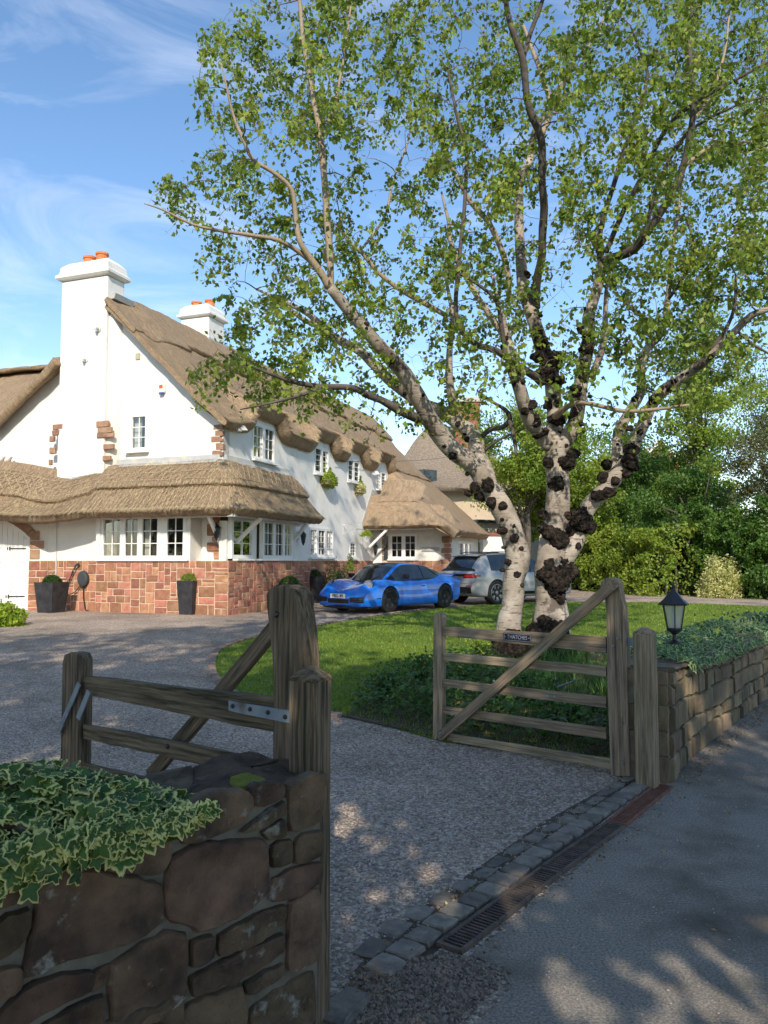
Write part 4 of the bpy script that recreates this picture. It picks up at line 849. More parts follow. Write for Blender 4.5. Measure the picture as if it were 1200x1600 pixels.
# --- plinth of sandstone blocks
plinth = []
def ashlar(o, a, n, L, z0, z1, parent, seed, m='sand', proud=.017, cell=.095, name='sandstone_block', wmax=5, hmax=3):
    R = random.Random(seed); nx, nz = max(1, int(round(L/cell))), max(1, int(round((z1-z0)/cell))); cx, cz = L/nx, (z1-z0)/nz; used = set(); ax = (a, n, UP)
    for j in range(nz):
        for i in range(nx):
            if (i, j) in used: continue
            w = R.choice([2, 2, 3, 3, 4, 4, wmax]); h = R.choice([1, 2, 2, 2, 3, hmax]); w = min(w, nx-i); h = min(h, nz-j)
            if nx-i-w == 1: w += 1
            if nz-j-h == 1 and h < 3: h += 1
            while any((i+k, j) in used for k in range(w)): w -= 1
            used |= {(i+p, j+q) for p in range(w) for q in range(h)}
            x0, x1, b, t = i*cx+.012, (i+w)*cx-.012, z0+j*cz+.011, z0+(j+h)*cz-.011; d = proud*R.uniform(.6, 1.15); e = .010; J = lambda: R.uniform(-.006, .006)
            c8 = [(x0, b), (x1, b), (x1, t), (x0, t)]; mid = [((x0+x1)/2, b), (x1, (b+t)/2), ((x0+x1)/2, t), (x0, (b+t)/2)]
            r0 = []; 
            for k in range(4): r0 += [(c8[k][0]+J(), c8[k][1]+J()), (mid[k][0]+J()*.7, mid[k][1]+J()*.7)]
            cxm, czm = (x0+x1)/2, (b+t)/2; P = lambda x, z, dd: o+a*x+UP*z+n*dd
            sc = lambda p: (cxm+(p[0]-cxm)*(1-e*2/max(x1-x0, .03)), czm+(p[1]-czm)*(1-e*2/max(t-b, .03)))
            vs = [P(*p, -.01) for p in r0]+[P(*p, d*.6) for p in r0]+[P(*sc(p), d+R.uniform(-.005, .005)) for p in r0]+[P(cxm, czm, d+R.uniform(0, .008))]
            fs = [(q*8+k, q*8+(k+1) % 8, q*8+8+(k+1) % 8, q*8+8+k) for q in range(2) for k in range(8)]+[(16+k, 16+(k+1) % 8, 24) for k in range(8)]
            MB().add(vs, fs).build(name, M[m], parent)
PZ = 1.60; PO = -.52        # plinth top, how far the bay stands out
def plinth_run(p, q, seed, **k):
    p, q = Vector(p), Vector(q); a = (q-p).normalized(); n = Vector((a.y, -a.x, 0)); n = n if n.dot(-p) > 0 else -n; L = (q-p).length
    pl = MB().box(p+a*(L/2)-n*.15+UP*((GH-.1+PZ)/2), (L, .3, PZ-GH+.1), (a, n, UP)).build('plinth', M['mortar'], house)
    ashlar(p, a, n, L, GH-.02, PZ, pl, seed, **k); return a, n
bx0 = fpx(150, 900, PO)[0]                     # left end of the bay on the drive side
sx1 = spx(460, 900, PO)[0]                     # far end of the bay on the lawn side
plinth_run(H(bx0, PO, 0), H(-.52, PO, 0), 3)
plinth_run(H(-.52, PO, 0), H(-.52, sx1, 0), 4)
plinth_run(H(-.03, sx1+.0, 0), H(-.03, 10.9, 0), 5, cell=.12)
MB().box(H(bx0/2-.26, PO/2, 1.575), (abs(bx0)+.50, abs(PO)-.02, .05), (HU, HV, UP)).build('plinth_top', M['render'], house)
MB().box(H(-.27, sx1/2, 1.57), (.5, sx1, .05), (HU, HV, UP)).build('plinth_top', M['render'], house)
# recessed wall with the charging point, then the wing with the boarded door
rw0 = H(bx0+.0, -.30, 0); fold = H(fd, -.30, 0); WG = Vector((-.97, -.243, 0)).normalized(); wend = fold+WG*4.5; WNn = Vector((WG.y, -WG.x, 0)); WNn = WNn if WNn.dot(-fold) > 0 else -WNn
plinth_run(rw0, fold, 6)
a_ = (fold-rw0); MB().box(rw0+a_/2+HV*.15+UP*2.3, (a_.length+.02, .3, 1.42), (HU, HV, UP)).build('recessed_wall', M['render'], house)
MB().box(H((bx0+fd)/2, -.29, 2.0), (.001, .001, .001), (HU, HV, UP))
def wpx(px, py): p = hitp(px, py, fold, WNn)-fold; return (p.dot(WG), p.z)
d0 = wpx(46, 850)[0]; ql = wpx(62, 850)[0]
wingp = [(0, 0), (0, 2.95), (4.5, 2.95), (4.5, 0), (d0+2.4, 0), (d0+2.4, 1.75)]
arch = [(d0+2.4*(1-k/10), 1.75+.62*math.sin(math.pi*k/10)**.8) for k in range(1, 10)]
zsp = wpx(46, 840)[1]; arch = [(d0+2.5*(1-k/12), zsp+.62*math.sin(math.pi*k/12)**.85) for k in range(0, 13)]
wingp = [(0, 0), (0, 2.95), (4.5, 2.95), (4.5, 0), (d0+2.5, 0)]+arch+[(d0, 0)]
wall_solid('wing_wall', wingp, [], fold, WG, WNn, .3, M['render'], house)
pl = MB().box(fold+WG*(d0/2)-WNn*.1+UP*((GH-.1+PZ)/2), (d0, .26, PZ-GH+.1), (WG, WNn, UP)).build('plinth', M['mortar'], house); ashlar(fold+WNn*.03, WG, WNn, d0, GH-.02, PZ, pl, 8)
for k, (x0, x1) in enumerate([(62, 46), (69, 46), (62.5, 47), (63, 47.5)]):
    zz = [(858, 873), (845, 857), (830, 844), (837, 845)][k][0:2]
    if k == 3: continue
    (p0, za), (p1, zb) = wpx(x0, zz[0]), wpx(x1, zz[1]); MB().box(fold+WG*((p0+p1)/2)+UP*((za+zb)/2)+WNn*.01, (abs(p1-p0)-.01, .05, abs(za-zb)-.012), (WG, WNn, UP)).build('quoin_stone', M['quoin'], house, jit=.006)
def archp(k, r): 
    x = d0+2.5*k/24; z = zsp+.62*math.sin(math.pi*k/24)**.85; nx, nz = -math.cos(math.pi*k/24)*.8, .45+.55*math.sin(math.pi*k/24); return fold+WG*(x+nx*r)+UP*(z+nz*r)
for k in range(12):
    P = [archp(k, 0), archp(k+1, 0), archp(k+1, .26), archp(k, .26)]; c = sum(P, Vector())/4; P = [c+(p-c)*.94+WNn*.04 for p in P]
    prism3(P, WNn, .1).build('arch_stone', M['quoin'], house, jit=.004)
dr = prism3([fold-WNn*.12+WG*x+UP*z for x, z in [(d0, .2)]+arch[::-1]+[(d0+2.5, .2)]], WNn, .05).build('garage_door', M['sill'], house)
for k in range(18):
    x = d0+.04+k*.138; zt = zsp+.62*math.sin(math.pi*min(1, max(0, (x+.067-d0)/2.5)))**.85
    prism3([fold-WNn*.105+WG*q+UP*z for q, z in [(x, .28), (x+.128, .28), (x+.128, zt-.03 if k else zt-.1), (x, zt-.05 if k else zt-.25)]], WNn, .02).build('board', M['paint'], dr)
fm = MB()
for k in range(24):
    P = [archp(k, -.09), archp(k+1, -.09), archp(k+1, 0), archp(k, 0)]; prq = [p-WNn*.06 for p in P]; b = len(fm.v); fm.add(prq+[p-WNn*.06 for p in prq], [(0, 1, 2, 3), (7, 6, 5, 4), (0, 4, 5, 1), (3, 2, 6, 7)])
fm.box(fold+WG*(d0+.045)-WNn*.09+UP*((zsp+.2)/2), (.09, .06, zsp-.2), (WG, WNn, UP)); fm.build('door_frame', M['paint'], dr)
for zq in (wpx(30, 857)[1], wpx(30, 932)[1]):
    h = MB(); h.box(fold-WNn*.09+WG*(d0+.32)+UP*zq, (.44, .012, .03), (WG, WNn, UP)); h.box(fold-WNn*.09+WG*(d0+.52)+UP*zq, (.03, .014, .11), (WG, WNn, UP)); h.box(fold-WNn*.09+WG*(d0+.58)+UP*zq, (.025, .014, .07), (WG, WNn, UP)); h.build('strap_hinge', M['iron'], dr)
st = MB()
for i in range(10):
    for z in (.75, 1.15, 1.55, 1.95): st.box(fold-WNn*.1+WG*(d0+.2+i*.28)+UP*z, (.018, .012, .018), (WG, WNn, UP))
st.build('studs', M['iron'], dr, kind='stuff')
# quoins of the upper corner, of the chimney foot and of the lower corner
def quoins(pl, rows, m='quoin', fn=fpx, s=0, a=HU, n=None, o=None):
    n = n or NF_
    for x0, x1, y0, y1 in rows:
        (p0, z1), (p1, z0) = fn(x0, y0, s) if fn in (fpx, spx) else fn(x0, y0), fn(x1, y1, s) if fn in (fpx, spx) else fn(x1, y1)
        base = H(0, s, 0) if fn is fpx else H(s, 0, 0)
        b = MB().box(base+a*((p0+p1)/2)+UP*((z0+z1)/2)-n*.035, (abs(p1-p0)-.012, .09, abs(z1-z0)-.015), (a, n, UP)).build('quoin_stone', M[m], house, jit=.008); bevel(b, .012)
quoins(None, [(333, 347, 663, 671), (336, 347, 672, 681), (330, 347, 682, 691), (337, 347, 692, 703), (331, 347, 704, 714)])
quoins(None, [(347, 350, 663, 672), (347, 351, 673, 683), (347, 349.5, 684, 691), (347, 352, 692, 704), (347, 350, 705, 714)], fn=spx, a=HV, n=NS_)
quoins(None, [(323, 349, 819, 837), (331, 349, 807, 818), (331, 349, 838, 846), (323, 349, 847, 861), (333, 352, 862, 873)], m='sand', s=-.06)
# windows of the bay, standing on the plinth edge under the lean-to
bw = (fpx(157, 809, PO)[0], fpx(291, 809, PO)[0]); bz = (1.63, fpx(220, 808, PO)[1])
MB().box(H((bw[0]+bw[1])/2, PO+.03, 1.615), (abs(bw[0]-bw[1])+.2, .2, .05), (HU, HV, UP)).build('bay_sill', M['paint'], house)
f = lambda px: (fpx(px, 840, PO)[0]-bw[1])/(bw[0]-bw[1])
window(H(0, PO+.02, 0), HU, NF_, bw[1], bw[0], bz[0], bz[1]+.05, [f(256.5), f(249)+.0, f(218), f(191)], house, rows=3, cols=[2, 1, 2, 2, 2], sill=False, curtain=[(.46, .52), (.78, .82)], frame=.06, rm=0, rd=.47)
MB().box(H(bx0-.06, PO/2-.02, 2.17), (.12, abs(PO)+.03, 1.15), (HU, HV, UP)).build('bay_cheek', M['render'], house)
bay = MB(); bay.box(H(bw[1]-.06, PO/2, 2.17), (.12, abs(PO)-.03, 1.15), (HU, HV, UP)); bay.build('bay_cheek', M['render'], house)
sw = [spx(x, 840, PO)[0] for x in (373, 405, 413, 460)]; szt = spx(430, 812, PO)[1]
window(H(PO+.16, 0, 0), HV, NS_, sw[0]-.1, sw[1], 1.65, szt, [], house, rows=3, cols=2, sill=False, frame=.06, curtain=None, rm=0, rd=.32)
window(H(PO+.03, 0, 0), HV, NS_, sw[2]-.05, sw[3]-.02, 1.65, szt+.02, [.36, .67], house, rows=3, cols=2, sill=False, frame=.06, curtain=[(0, .12), (.2, .3), (.36, .42), (.58, .64), (.9, 1)], rm=0, rd=.46)
for b_ in (((PO/2, sw[3]+.04, 2.1), (abs(PO)-.02, .08, 1.05)), ((PO/2+.09, (sw[1]+sw[2])/2-.02, 2.1), (abs(PO)-.18, .12, 1.05)), ((PO+.09, sw[3]-.6, 2.70), (.10, 3.0, .12)), ((PO/2+.1, (sw[0])-.14, 2.1), (abs(PO)-.3, .08, 1.05))): MB().box(H(*b_[0]), b_[1], (HU, HV, UP)).build('bay_cheek', M['render'], house)
MB().box(H(PO+.03, (sw[0]+sw[3])/2, 1.625), (.16, sw[3]-sw[0]+.2, .045), (HU, HV, UP)).build('bay_sill', M['paint'], house)
# beams and braces under the lean-to
br = [(H(bw[1]-.75, PO-.1, 2.72), H(bw[1]-.75, 0, 1.95)), (H(-1.0, .25, 2.70), H(-.02, .25, 1.85)), (H(-1.0, sx1-.15, 2.70), H(-.05, sx1+.2, 1.80))]
for p, q in br: beam('brace', p, q, .09, .09, M['paint'], house, jit=0)
beam('eaves_beam', H(bw[1]-.1, PO-.33, 2.74), H(-.85, PO-.33, 2.74), .09, .11, M['sill'], house, jit=0); beam('eaves_beam', H(-.85, PO-.33, 2.74), H(-.85, sx1+.3, 2.74), .09, .11, M['sill'], house, jit=0)
beam('eaves_post', H(bw[1]-.05, PO-.02, 1.62), H(bw[1]-.05, PO-.02, 2.75), .09, .09, M['paint'], house, jit=0)
# --- chimneys
def chimney(pts, zt, zb, cap, pots, nm='chimney'):
    t0, t1, s0, s1 = pts; c = H((t0+t1)/2, (s0+s1)/2, 0); A = (HU, HV, UP); w, d = abs(t1-t0), abs(s1-s0)
    ch = MB().box(c+UP*((zt+zb)/2), (w, d, zt-zb), A).build(nm, M['render'], house); bevel(ch, .03, 2)
    prof = [(0, .0), (.06, .02), (.10, .06), (.10, .12), (.04, .17), (.02, .32), (-.10, .44)]; vs = []
    for o_, z in prof:
        for p, q in ((-1, -1), (1, -1), (1, 1), (-1, 1)): vs.append(c+HU*(p*(w/2+o_*cap))+HV*(q*(d/2+o_*cap))+UP*(zt+z*cap))
    n = len(prof); MB().add(vs, [(i*4+k, i*4+(k+1) % 4, i*4+4+(k+1) % 4, i*4+4+k) for i in range(n-1) for k in range(4)]+[tuple((n-1)*4+k for k in range(4))]).build('chimney_cap', M['render'], ch)
    for pt, dz in pots:
        pc = H(*pt, zt+.40*cap+dz); MB().lathe([(.16, -.12), (.16, .22), (.185, .23), (.185, .29), (.16, .30), (.12, .30), (.12, .1)], pc, 14).build('chimney_pot', M['pot'], ch, smooth=False)
    return ch
ct0, cz0 = fpx(168, 445, -.3); ct1 = fpx(94.5, 520, -.3)[0]
chimney((ct0, ct1, -.3, .42), fpx(120, 437, -.3)[1], 3.6, 1.25, [((ct0+.55, .1), .05), ((ct1-.62, .1), .0)])
MB().lathe([(.33, -3.8), (.33, 3.6), (.2, 3.9)], H(ct0-.0, .12, 4.8), 16).build('chimney_flank', M['render'], house, smooth=True)
c2 = [hitp(x, 500, H(3.7, 4.7, 0), HV) for x in (283, 326)]; t2 = [(p-HC).dot(HU) for p in c2]; zt2 = hitp(300, 497, H(3.7, 4.7, 0), HV).z
chimney((t2[1], t2[0], 4.7, 5.7), zt2, 7.6, 1.1, [((t2[1]+.28, 5.2), 0), ((t2[0]-.28, 5.2), 0)])
MB().box(H((t2[0]+t2[1])/2, 5.2, 8.9), (abs(t2[0]-t2[1])+.14, 1.14, .5), (HU, HV, UP)).build('lead_flashing', M['lead'], house)
MB().box(H(ct0-.05, .2, 8.98), (.26, .8, .16), (HU, HV, (UP*.9-HU*.3).normalized())).build('lead_flashing', M['lead'], house)
quoins(None, [(82, 98, 663, 671), (81, 93, 672, 680), (77, 84, 681, 690), (77, 86, 699, 709), (76, 80, 718, 727)], s=-.3)
quoins(None, [(150, 169, 658, 667), (152, 174, 668, 676), (151, 168, 676, 684), (161, 177, 677, 683), (161, 177, 694, 702), (160, 172, 712, 720)], s=-.32)
# --- thatch
def thatch(name, G, th, m, parent, cell=.1, amp=.03, round_=.12, straw=0, uvs=(1, 1), edges='e'):
    """G[i][j]: top surface, i along the eaves, j down the slope; gets a rounded thick edge at the last j"""
    n, k = len(G), len(G[0]); T = np.array([[tuple(p) for p in r] for r in G]); th = np.broadcast_to(np.asarray(th, dtype=float), (n,))[:, None]
    di = np.gradient(T, axis=0); dj = np.gradient(T, axis=1); nr = np.cross(di, dj); nr /= np.maximum(np.linalg.norm(nr, axis=2, keepdims=True), 1e-9); nr *= np.where(nr[..., 2:] < 0, -1, 1)
    for i in range(n):
        for j in range(k):
            p = Vector(T[i, j]); T[i, j] += nr[i, j]*(amp*noise.noise(p*1.1)+amp*.6*noise.noise(p*4.1)+amp*.25*noise.noise(p*11))
    dn = dj[:, -1]/np.maximum(np.linalg.norm(dj[:, -1], axis=1, keepdims=True), 1e-9); E = T[:, -1]; Nn = nr[:, -1]; rows = [T[:, j] for j in range(k)]
    for q in range(1, 7):
        rr_ = np.minimum(round_, th*.6); w = math.pi/2*q/6; jit = rng.normal(0, .008, (n, 3)); rows.append(E+dn*(rr_*math.sin(w))-Nn*(rr_*(1-math.cos(w)))+jit)
    L_ = rows[-1]; rows.append(L_-Nn*(th-rr_)*.5-UPn*.02); rows.append(L_-Nn*(th-rr_)-dn*.03); rows.append(L_-Nn*(th-rr_)-dn*.3); rows.append(E-Nn*th-dn*1.2)
    A = np.stack(rows, 1); ul = np.cumsum(np.r_[0, np.linalg.norm(np.diff(A[:, k//2], axis=0), axis=1)]); vl = np.cumsum(np.concatenate([np.zeros((n, 1)), np.linalg.norm(np.diff(A, axis=1), axis=2)], 1), 1)
    # end faces: drop a skirt along both ends
    mb = MB(); K = A.shape[1]; mb.grid([[tuple(p) for p in r] for r in A], uvs=[(float(ul[i]), float(vl[i, j])) for i in range(n) for j in range(K)])
    for i in (0, n-1):
        top_ = [tuple(A[i, j]) for j in range(k)]; bot = [tuple(A[i, j]-nr[i, j]*th[i]) for j in range(k)]
        mb.add(top_+bot, [(j, j+1, k+j+1, k+j) for j in range(k-1)], [(j*.1, 0) for j in range(k)]+[(j*.1, .4) for j in range(k)])
        arc = [tuple(A[i, j]) for j in range(k-1, K-1)]+[bot[-1]]; mb.add(arc, [tuple(range(len(arc)))])
    o = mb.build(name, m, parent, smooth=True); return o
UPn = np.array([0, 0, 1.0])
ss = lambda x, a, b: (lambda t: t*t*(3-2*t))(min(1, max(0, (x-a)/(b-a))))
ZR = 9.12; E_T = -3.62
def zmain(t): return 5.66+.93*t if t > 0 else 5.66+.78*t
def bumpf(s): return max([1-ss(abs(s-c), h-.18, h+.24) for c, h in bumps])
send = lambda t: 20.9-(3.7-t)*.70
G = []; NI = 200
for i in range(NI+1):
    r = []; s0 = -.32+(20.9+.32)*i/NI
    for j in range(31):
        f = j/30; s = -.32+(20.9+.32)*i/NI; te = -.28; t = 3.72+(te-3.72)*f; s = -.32+(send(t)+.32)*i/NI; sg = min(1, max(0, (3.72-t)/4)); b = bumpf(s)*(s < 12.9)
        sag = -(.02+.14*ss(s, .2, 3))*math.sin(math.pi*sg); z = zmain(t)+sag+b*.50*ss(f, .5, 1.0)
        z -= .22*(1-ss(s, -.3, 1.3))
        if s < .44: t = min(t, ct0-.03); z = min(z, zmain(t)+sag-.22*(1-ss(s, -.3, 1.3))) if t > ct0-.04 else z
        r.append(H(t, s, z))
    G.append(r)
MAING = G
thatch('roof', G, thk(len(G), .15, .38, 12), M['thatch'], house, amp=.04, round_=.05)
# far slope, seen from elsewhere only
G = [[H(3.6+(8.0-3.6)*j/8, .46+(20.9-.46)*i/30, ZR-.05-.93*(4.3*j/8)) for j in range(9)] for i in range(31)]
thatch('roof', G, .4, M['thatch'], house, amp=.04)
# raised ridge skirt with a stepped lower edge
G = []
for i in range(181):
    s = -.36+20.9*i/180; wv = 1.25+.22*(1 if (s*.55) % 2 < 1.1 else 0)+.04*noise.noise(Vector((s*2, 0, 0))); r = []
    for j in range(9):
            t = 3.85-(wv)*j/8
            if s < .44: t = min(t, ct0-.03)
            r.append(H(t, s, -.22*(1-ss(s, -.3, 1.3))+min(ZR+.16, zmain(t)-.16*math.sin(math.pi*max(0, min(1, (3.72-t)/4)))+.17)))
    G.append(r)
thatch('ridge_skirt', G, .13, M['thatch'], house, amp=.03, round_=.05)
# front porch wing: catslide and front slope in one surface
E_T = -3.62; E_S = 9.9
def zw(t, s):
    a = 2.98+1.42*(s-E_S); b = 5.60+.78*t; c = 4.25+1.6*ss(s, 12.05, 13.3)+.4*ss(s, 13, 15)+.0
    k = .16; f = lambda x, y: -k*math.log(math.exp(-x/k)+math.exp(-y/k)); return f(f(a, b), c)
G = []
for i in range(61):
    r = []
    for j in range(37):
        t = .05+(E_T-.05)*j/36; s = E_S+(send(t)-E_S)*(i/60)**1.15; r.append(H(t, s, zw(t, s)-.02))
    G.append(r)
thatch('porch_roof', G, .3, M['thatch_new'], house, amp=.02, round_=.05)
G = []      # its front eaves edge, rounded the other way
for i in range(41):
    t = .05+(E_T-.12-.05)*i/40; r = []
    for j in range(4): s = E_S+.30-.30*j/3; r.append(H(t, s, zw(t, s)-.015))
    G.append(r)
thatch('porch_eaves', G, .30, M['thatch_new'], house, amp=.015, round_=.05)
G = [[H(-.35-1.7*i/20, E_S+.85-.2*j/3, zw(-.35-1.7*i/20, E_S+.85-.2*j/3)+.02) for j in range(4)] for i in range(21)]; thatch('patch_ridge', G, .06, M['thatch_new'], house, amp=.02, round_=.03)
MB().prism([(E_S-.05, 2.8), (E_S-.1, 3.05), (10.85, 4.40), (11.9, 4.36), (11.9, 4.2), (10.9, 4.2)], H(-.02, 0, 0), HV, UP, NS_, .03).build('lead_flashing', M['lead'], house)
# left hand slope
G = []
for i in range(31):
    f = i/30; t = 5.28+(12-5.28)*f; zf = 6.86+.42-(t-5.35)*.735 if t < 7.54 else 5.67-(t-7.54)*.68; r = []
    for j in range(19):
        u = 1-j/18; zb_ = 8.0; s = -.42+3.2*u; z = zf+(zb_-zf)*(1-(1-u)**1.5); r.append(H(t, s, z))
    G.append(r)
thatch('left_roof', G, .24, M['thatch'], house, amp=.05)
G = [[H(5.35+.8*i/8, 2.4-1.7*j/6, 8.42-.55*(j/6)**2+.0-.3*i/8) for j in range(7)] for i in range(9)]; thatch('ridge_skirt', G, .16, M['thatch'], house, amp=.03, round_=.06)
G = [[H(6.2+6*i/20, 2.8-.7*j/4, 8.10-.10*j/4) for j in range(5)] for i in range(21)]; thatch('ridge_skirt', G, .12, M['thatch'], house, amp=.03, round_=.05)
# --- lean-to roof round the corner
path = []
fl = fold-HC; ft, fs_ = fl.dot(HU), fl.dot(HV); wl = wend-HC; wt, wss = wl.dot(HU), wl.dot(HV)
def nrm2(a, b): d = (b[0]-a[0], b[1]-a[1]); L = math.hypot(*d); return (d[1]/L, -d[0]/L)
anchor = [((wt, wss+.02), (-.05, -1)), ((ft+.35, fs_-.12), (-.12, -.99)), ((ft-.1, fs_+.02), (0, -1)), ((ft-.8, -.22), (0, -1)), ((bx0+.5, -.15), (0, -1)), ((bx0-.2, -.03), (0, -1)), ((1.6, 0), (0, -1)), ((.12, 0), (0, -1)), ((0, .12), (-1, 0)), ((0, 2), (-1, 0)), ((0, sx1+.62), (-1, 0))]
prof = [(-.02, 4.27, 0), (.12, 4.20, 0), (.3, 4.04, 0), (.48, 3.84, 0), (.62, 3.66, 0), (.68, 3.57, 1)]
prof2 = [(.50, 3.64), (.62, 3.50), (.74, 3.36), (.86, 3.22), (.98, 3.09), (1.1, 2.97), (1.17, 2.91)]
def leanpath(n=26):
    out = []
    for k in range(len(anchor)-1):
        (p, a), (q, b) = anchor[k], anchor[k+1]; corner = (a == (0, -1) and b == (-1, 0)); L = math.dist(p, q); c = 14 if corner else max(4, int(L/.12))
        for i in range(c):
            f = i/c
            if corner: w = math.pi/2*f; nn = (-math.sin(w), -math.cos(w)); sc = 1+.17*math.sin(2*w)
            else: nn = (a[0]*(1-f)+b[0]*f, a[1]*(1-f)+b[1]*f); sc = 1
            x = p[0]+(q[0]-p[0])*f; y = p[1]+(q[1]-p[1])*f; out.append((x, y, nn, sc))
    out.append((*anchor[-1][0], anchor[-1][1], 1)); return out
LP = leanpath()
def fold_dip(x, y):     # the roof sinks a little at the inner fold
    return -.24*math.exp(-((x-ft+.5)/.95)**2)-(.10 if x > ft-1.8 else 0)*1
def lean(prf, endz=0):
    G = []
    for idx, (x, y, nn, sc) in enumerate(LP):
        e = 0; r = []
        for d, z, *_ in prf: r.append(H(x+nn[0]*d*sc, y+nn[1]*d*sc, z+fold_dip(x, y)*(1 if z > 3.3 else max(.2, (z-2.7)*1.4))+.03*noise.noise(Vector((x, y, 3)))))
        G.append(r)
    return G
def dens(G, m=4):
    out = []
    for r in G:
        q = []
        for a, b in zip(r[:-1], r[1:]): q += [a.lerp(b, k/m) for k in range(m)]
        out.append(q+[r[-1]])
    return out
def lsub(G, c): return G
Gu = dens(lean(prof), 3)
thatch('lower_roof', dens(lean(prof2), 3), .26, M['thatch_low'], house, amp=.025, round_=.035)
up_ = thatch('lower_roof_skirt', Gu, .15, M['thatch_low'], house, amp=.025, round_=.03)
fl_ = MB(); Gf = [[H(x+nn[0]*(-.02), y+nn[1]*(-.02), 4.40+fold_dip(x, y)), H(x+nn[0]*.035, y+nn[1]*.035, 4.38+fold_dip(x, y)), H(x+nn[0]*.06*sc, y+nn[1]*.06*sc, 4.27+fold_dip(x, y)), H(x+nn[0]*.17*sc, y+nn[1]*.17*sc, 4.17+fold_dip(x, y))] for x, y, nn, sc in LP if x < bx0+1.2]
fl_.grid(Gf); fl_.build('lead_flashing', M['lead'], house)
# hazel spars: long liggers and crossed rods on the skirt
def onskirt(idx, d, lift=.014):
    x, y, nn, sc = LP[idx]; z = np.interp(d, [p[0] for p in prof], [p[1] for p in prof]); return H(x+nn[0]*d*sc, y+nn[1]*d*sc, z+fold_dip(x, y)+.03*noise.noise(Vector((x, y, 3)))+lift+.012)
spm = MB(); n = len(LP)
for d in (.20, .42, .60): spm.tube([onskirt(i, d) for i in range(0, n)], .009, 4)
cum = [0]
for i in range(1, n): cum.append(cum[-1]+math.dist(onskirt(i, .3)[:], onskirt(i-1, .3)[:]))
for i in range(0, n-3):
    step = 2
    if i % step == 0:
        j = min(n-1, i+2)
        for (d1, d2) in ((.20, .42), (.42, .60)): spm.tube([onskirt(i, d1, .02), onskirt(j, d2, .02)], .008, 3); spm.tube([onskirt(i, d2, .02), onskirt(j, d1, .02)], .008, 3)
spm.build('hazel_spars', M['spar'], house, kind='stuff')
# loose straw ends along the eaves and over the near roof
sv = []; sf = []
def straws(G, nrows, per, L=.12):
    for r, r2 in zip(G[:-1], G[1:]):
        for _ in range(per):
            j = random.randrange(max(0, len(r)-nrows), len(r)-1); f = random.random(); p = r[j].lerp(r2[j], f).lerp(r[j+1], random.random()); d = (r[j+1]-r[j]).normalized(); a = (r2[j]-r[j]).normalized(); nn = a.cross(d); nn = nn if nn.z > 0 else -nn
            q = p+nn*.025; dd = (d+a*random.gauss(0, .25)+nn*random.uniform(-.05, .18)).normalized()*L*random.uniform(.5, 1.2); w = a*.005; b = len(sv); sv.extend([q-w, q+w, q+dd]); sf.append((b, b+1, b+2))
straws(dens(lean(prof2), 3), 30, 110, .15); straws(dens(lean(prof2), 3), 2, 40, .2); straws(Gu, 30, 70)
straws(MAING[:150], 31, 90, .16); straws(MAING[:150], 2, 40, .22)
MB().add(sv, sf).build('straw_ends', M['straw'], house, kind='stuff')
# --- porch wing walls
ps = 11.1; pt = -3.06; dw = (fpx(609, 833, ps)[0], fpx(652, 873, ps)[0])
wz = (fpx(630, 873.5, ps)[1], fpx(630, 834, ps)[1]); dd_ = (fpx(583, 840, ps)[0], fpx(598, 840, ps)[0])
wall_solid('porch_wall', [(0, 0), (0, 3.3), (pt, 3.3), (pt, 0)], [rect(dw[1], dw[0], *wz)], H(0, ps, 0), HU, NF_, .3, M['render'], house)
window(H(0, ps, 0), HU, NF_, dw[1], dw[0], wz[0], wz[1], [.5], house, rows=3, cols=2, curtain=None)
sw2 = (spx(716, 850, pt)[0], spx(737, 850, pt)[0]); sz2 = (spx(725, 870, pt)[1], spx(725, 846, pt)[1])
wall_solid('porch_side_wall', [(ps, 0), (16, 0), (16, 3.15), (ps, 3.15)], [rect(*sw2, *sz2)], H(pt, 0, 0), HV, NS_, .3, M['render'], house)
window(H(pt, 0, 0), HV, NS_, *sw2, *sz2, [.33, .66], house, rows=2, cols=1)
pp = MB().box(H(pt/2, ps-.03, .9), (abs(pt), .06, 1.40), (HU, HV, UP)).build('plinth', M['mortar'], house); ashlar(H(pt, ps-.06, 0), HU, NF_, 2.45, GH, PZ, pp, 9, cell=.15)
quoins(None, [(690, 702, 838, 848), (694, 703, 849, 855), (689, 703, 856, 864), (694, 703, 865, 873), (687, 703, 874, 881)], m='sand', s=ps-.03)
quoins(None, [(702, 706, 838, 848), (702, 705, 849, 855), (702, 706, 856, 864), (702, 705, 865, 873), (702, 707, 874, 881)], m='sand', fn=spx, s=pt-.02, a=HV, n=NS_)
quoins(None, [(593, 600, 828, 833), (591, 603, 834, 840), (594, 600, 841, 851), (591, 603, 852, 857), (594, 600, 858, 861), (591, 602, 862, 867), (593, 600, 868, 876)], m='quoin', s=ps-.04)
dz = fpx(585, 832, ps)[1]
dp = MB().box(H(dd_[0]-.12, ps-.03, (dz+GH)/2), (.55, .07, dz-GH), (HU, HV, UP)).build('front_door', M['paint'], house)
for k in range(5): MB().box(H(dd_[0]+.10-k*.11, ps-.075, (dz+GH)/2), (.1, .02, dz-GH-.1), (HU, HV, UP)).build('board', M['paint'], dp)
MB().lathe([(.02, 0), (.03, .02), (.03, .04)], H(dd_[0]-.3, ps-.085, 1.3), 8, (HU, UP, NF_)).build('handle', M['iron'], dp)
MB().box(H(dd_[0]-.55, ps-.02, 1.9), (.16, .06, 1.3), (HU, HV, UP)).build('side_light', M['glass'], house)
beam('porch_brace', H(-.9, E_S+.25, 2.78), H(-.06, E_S+.25, 2.0)+NS_*0, .09, .09, M['paint'], house, jit=0)
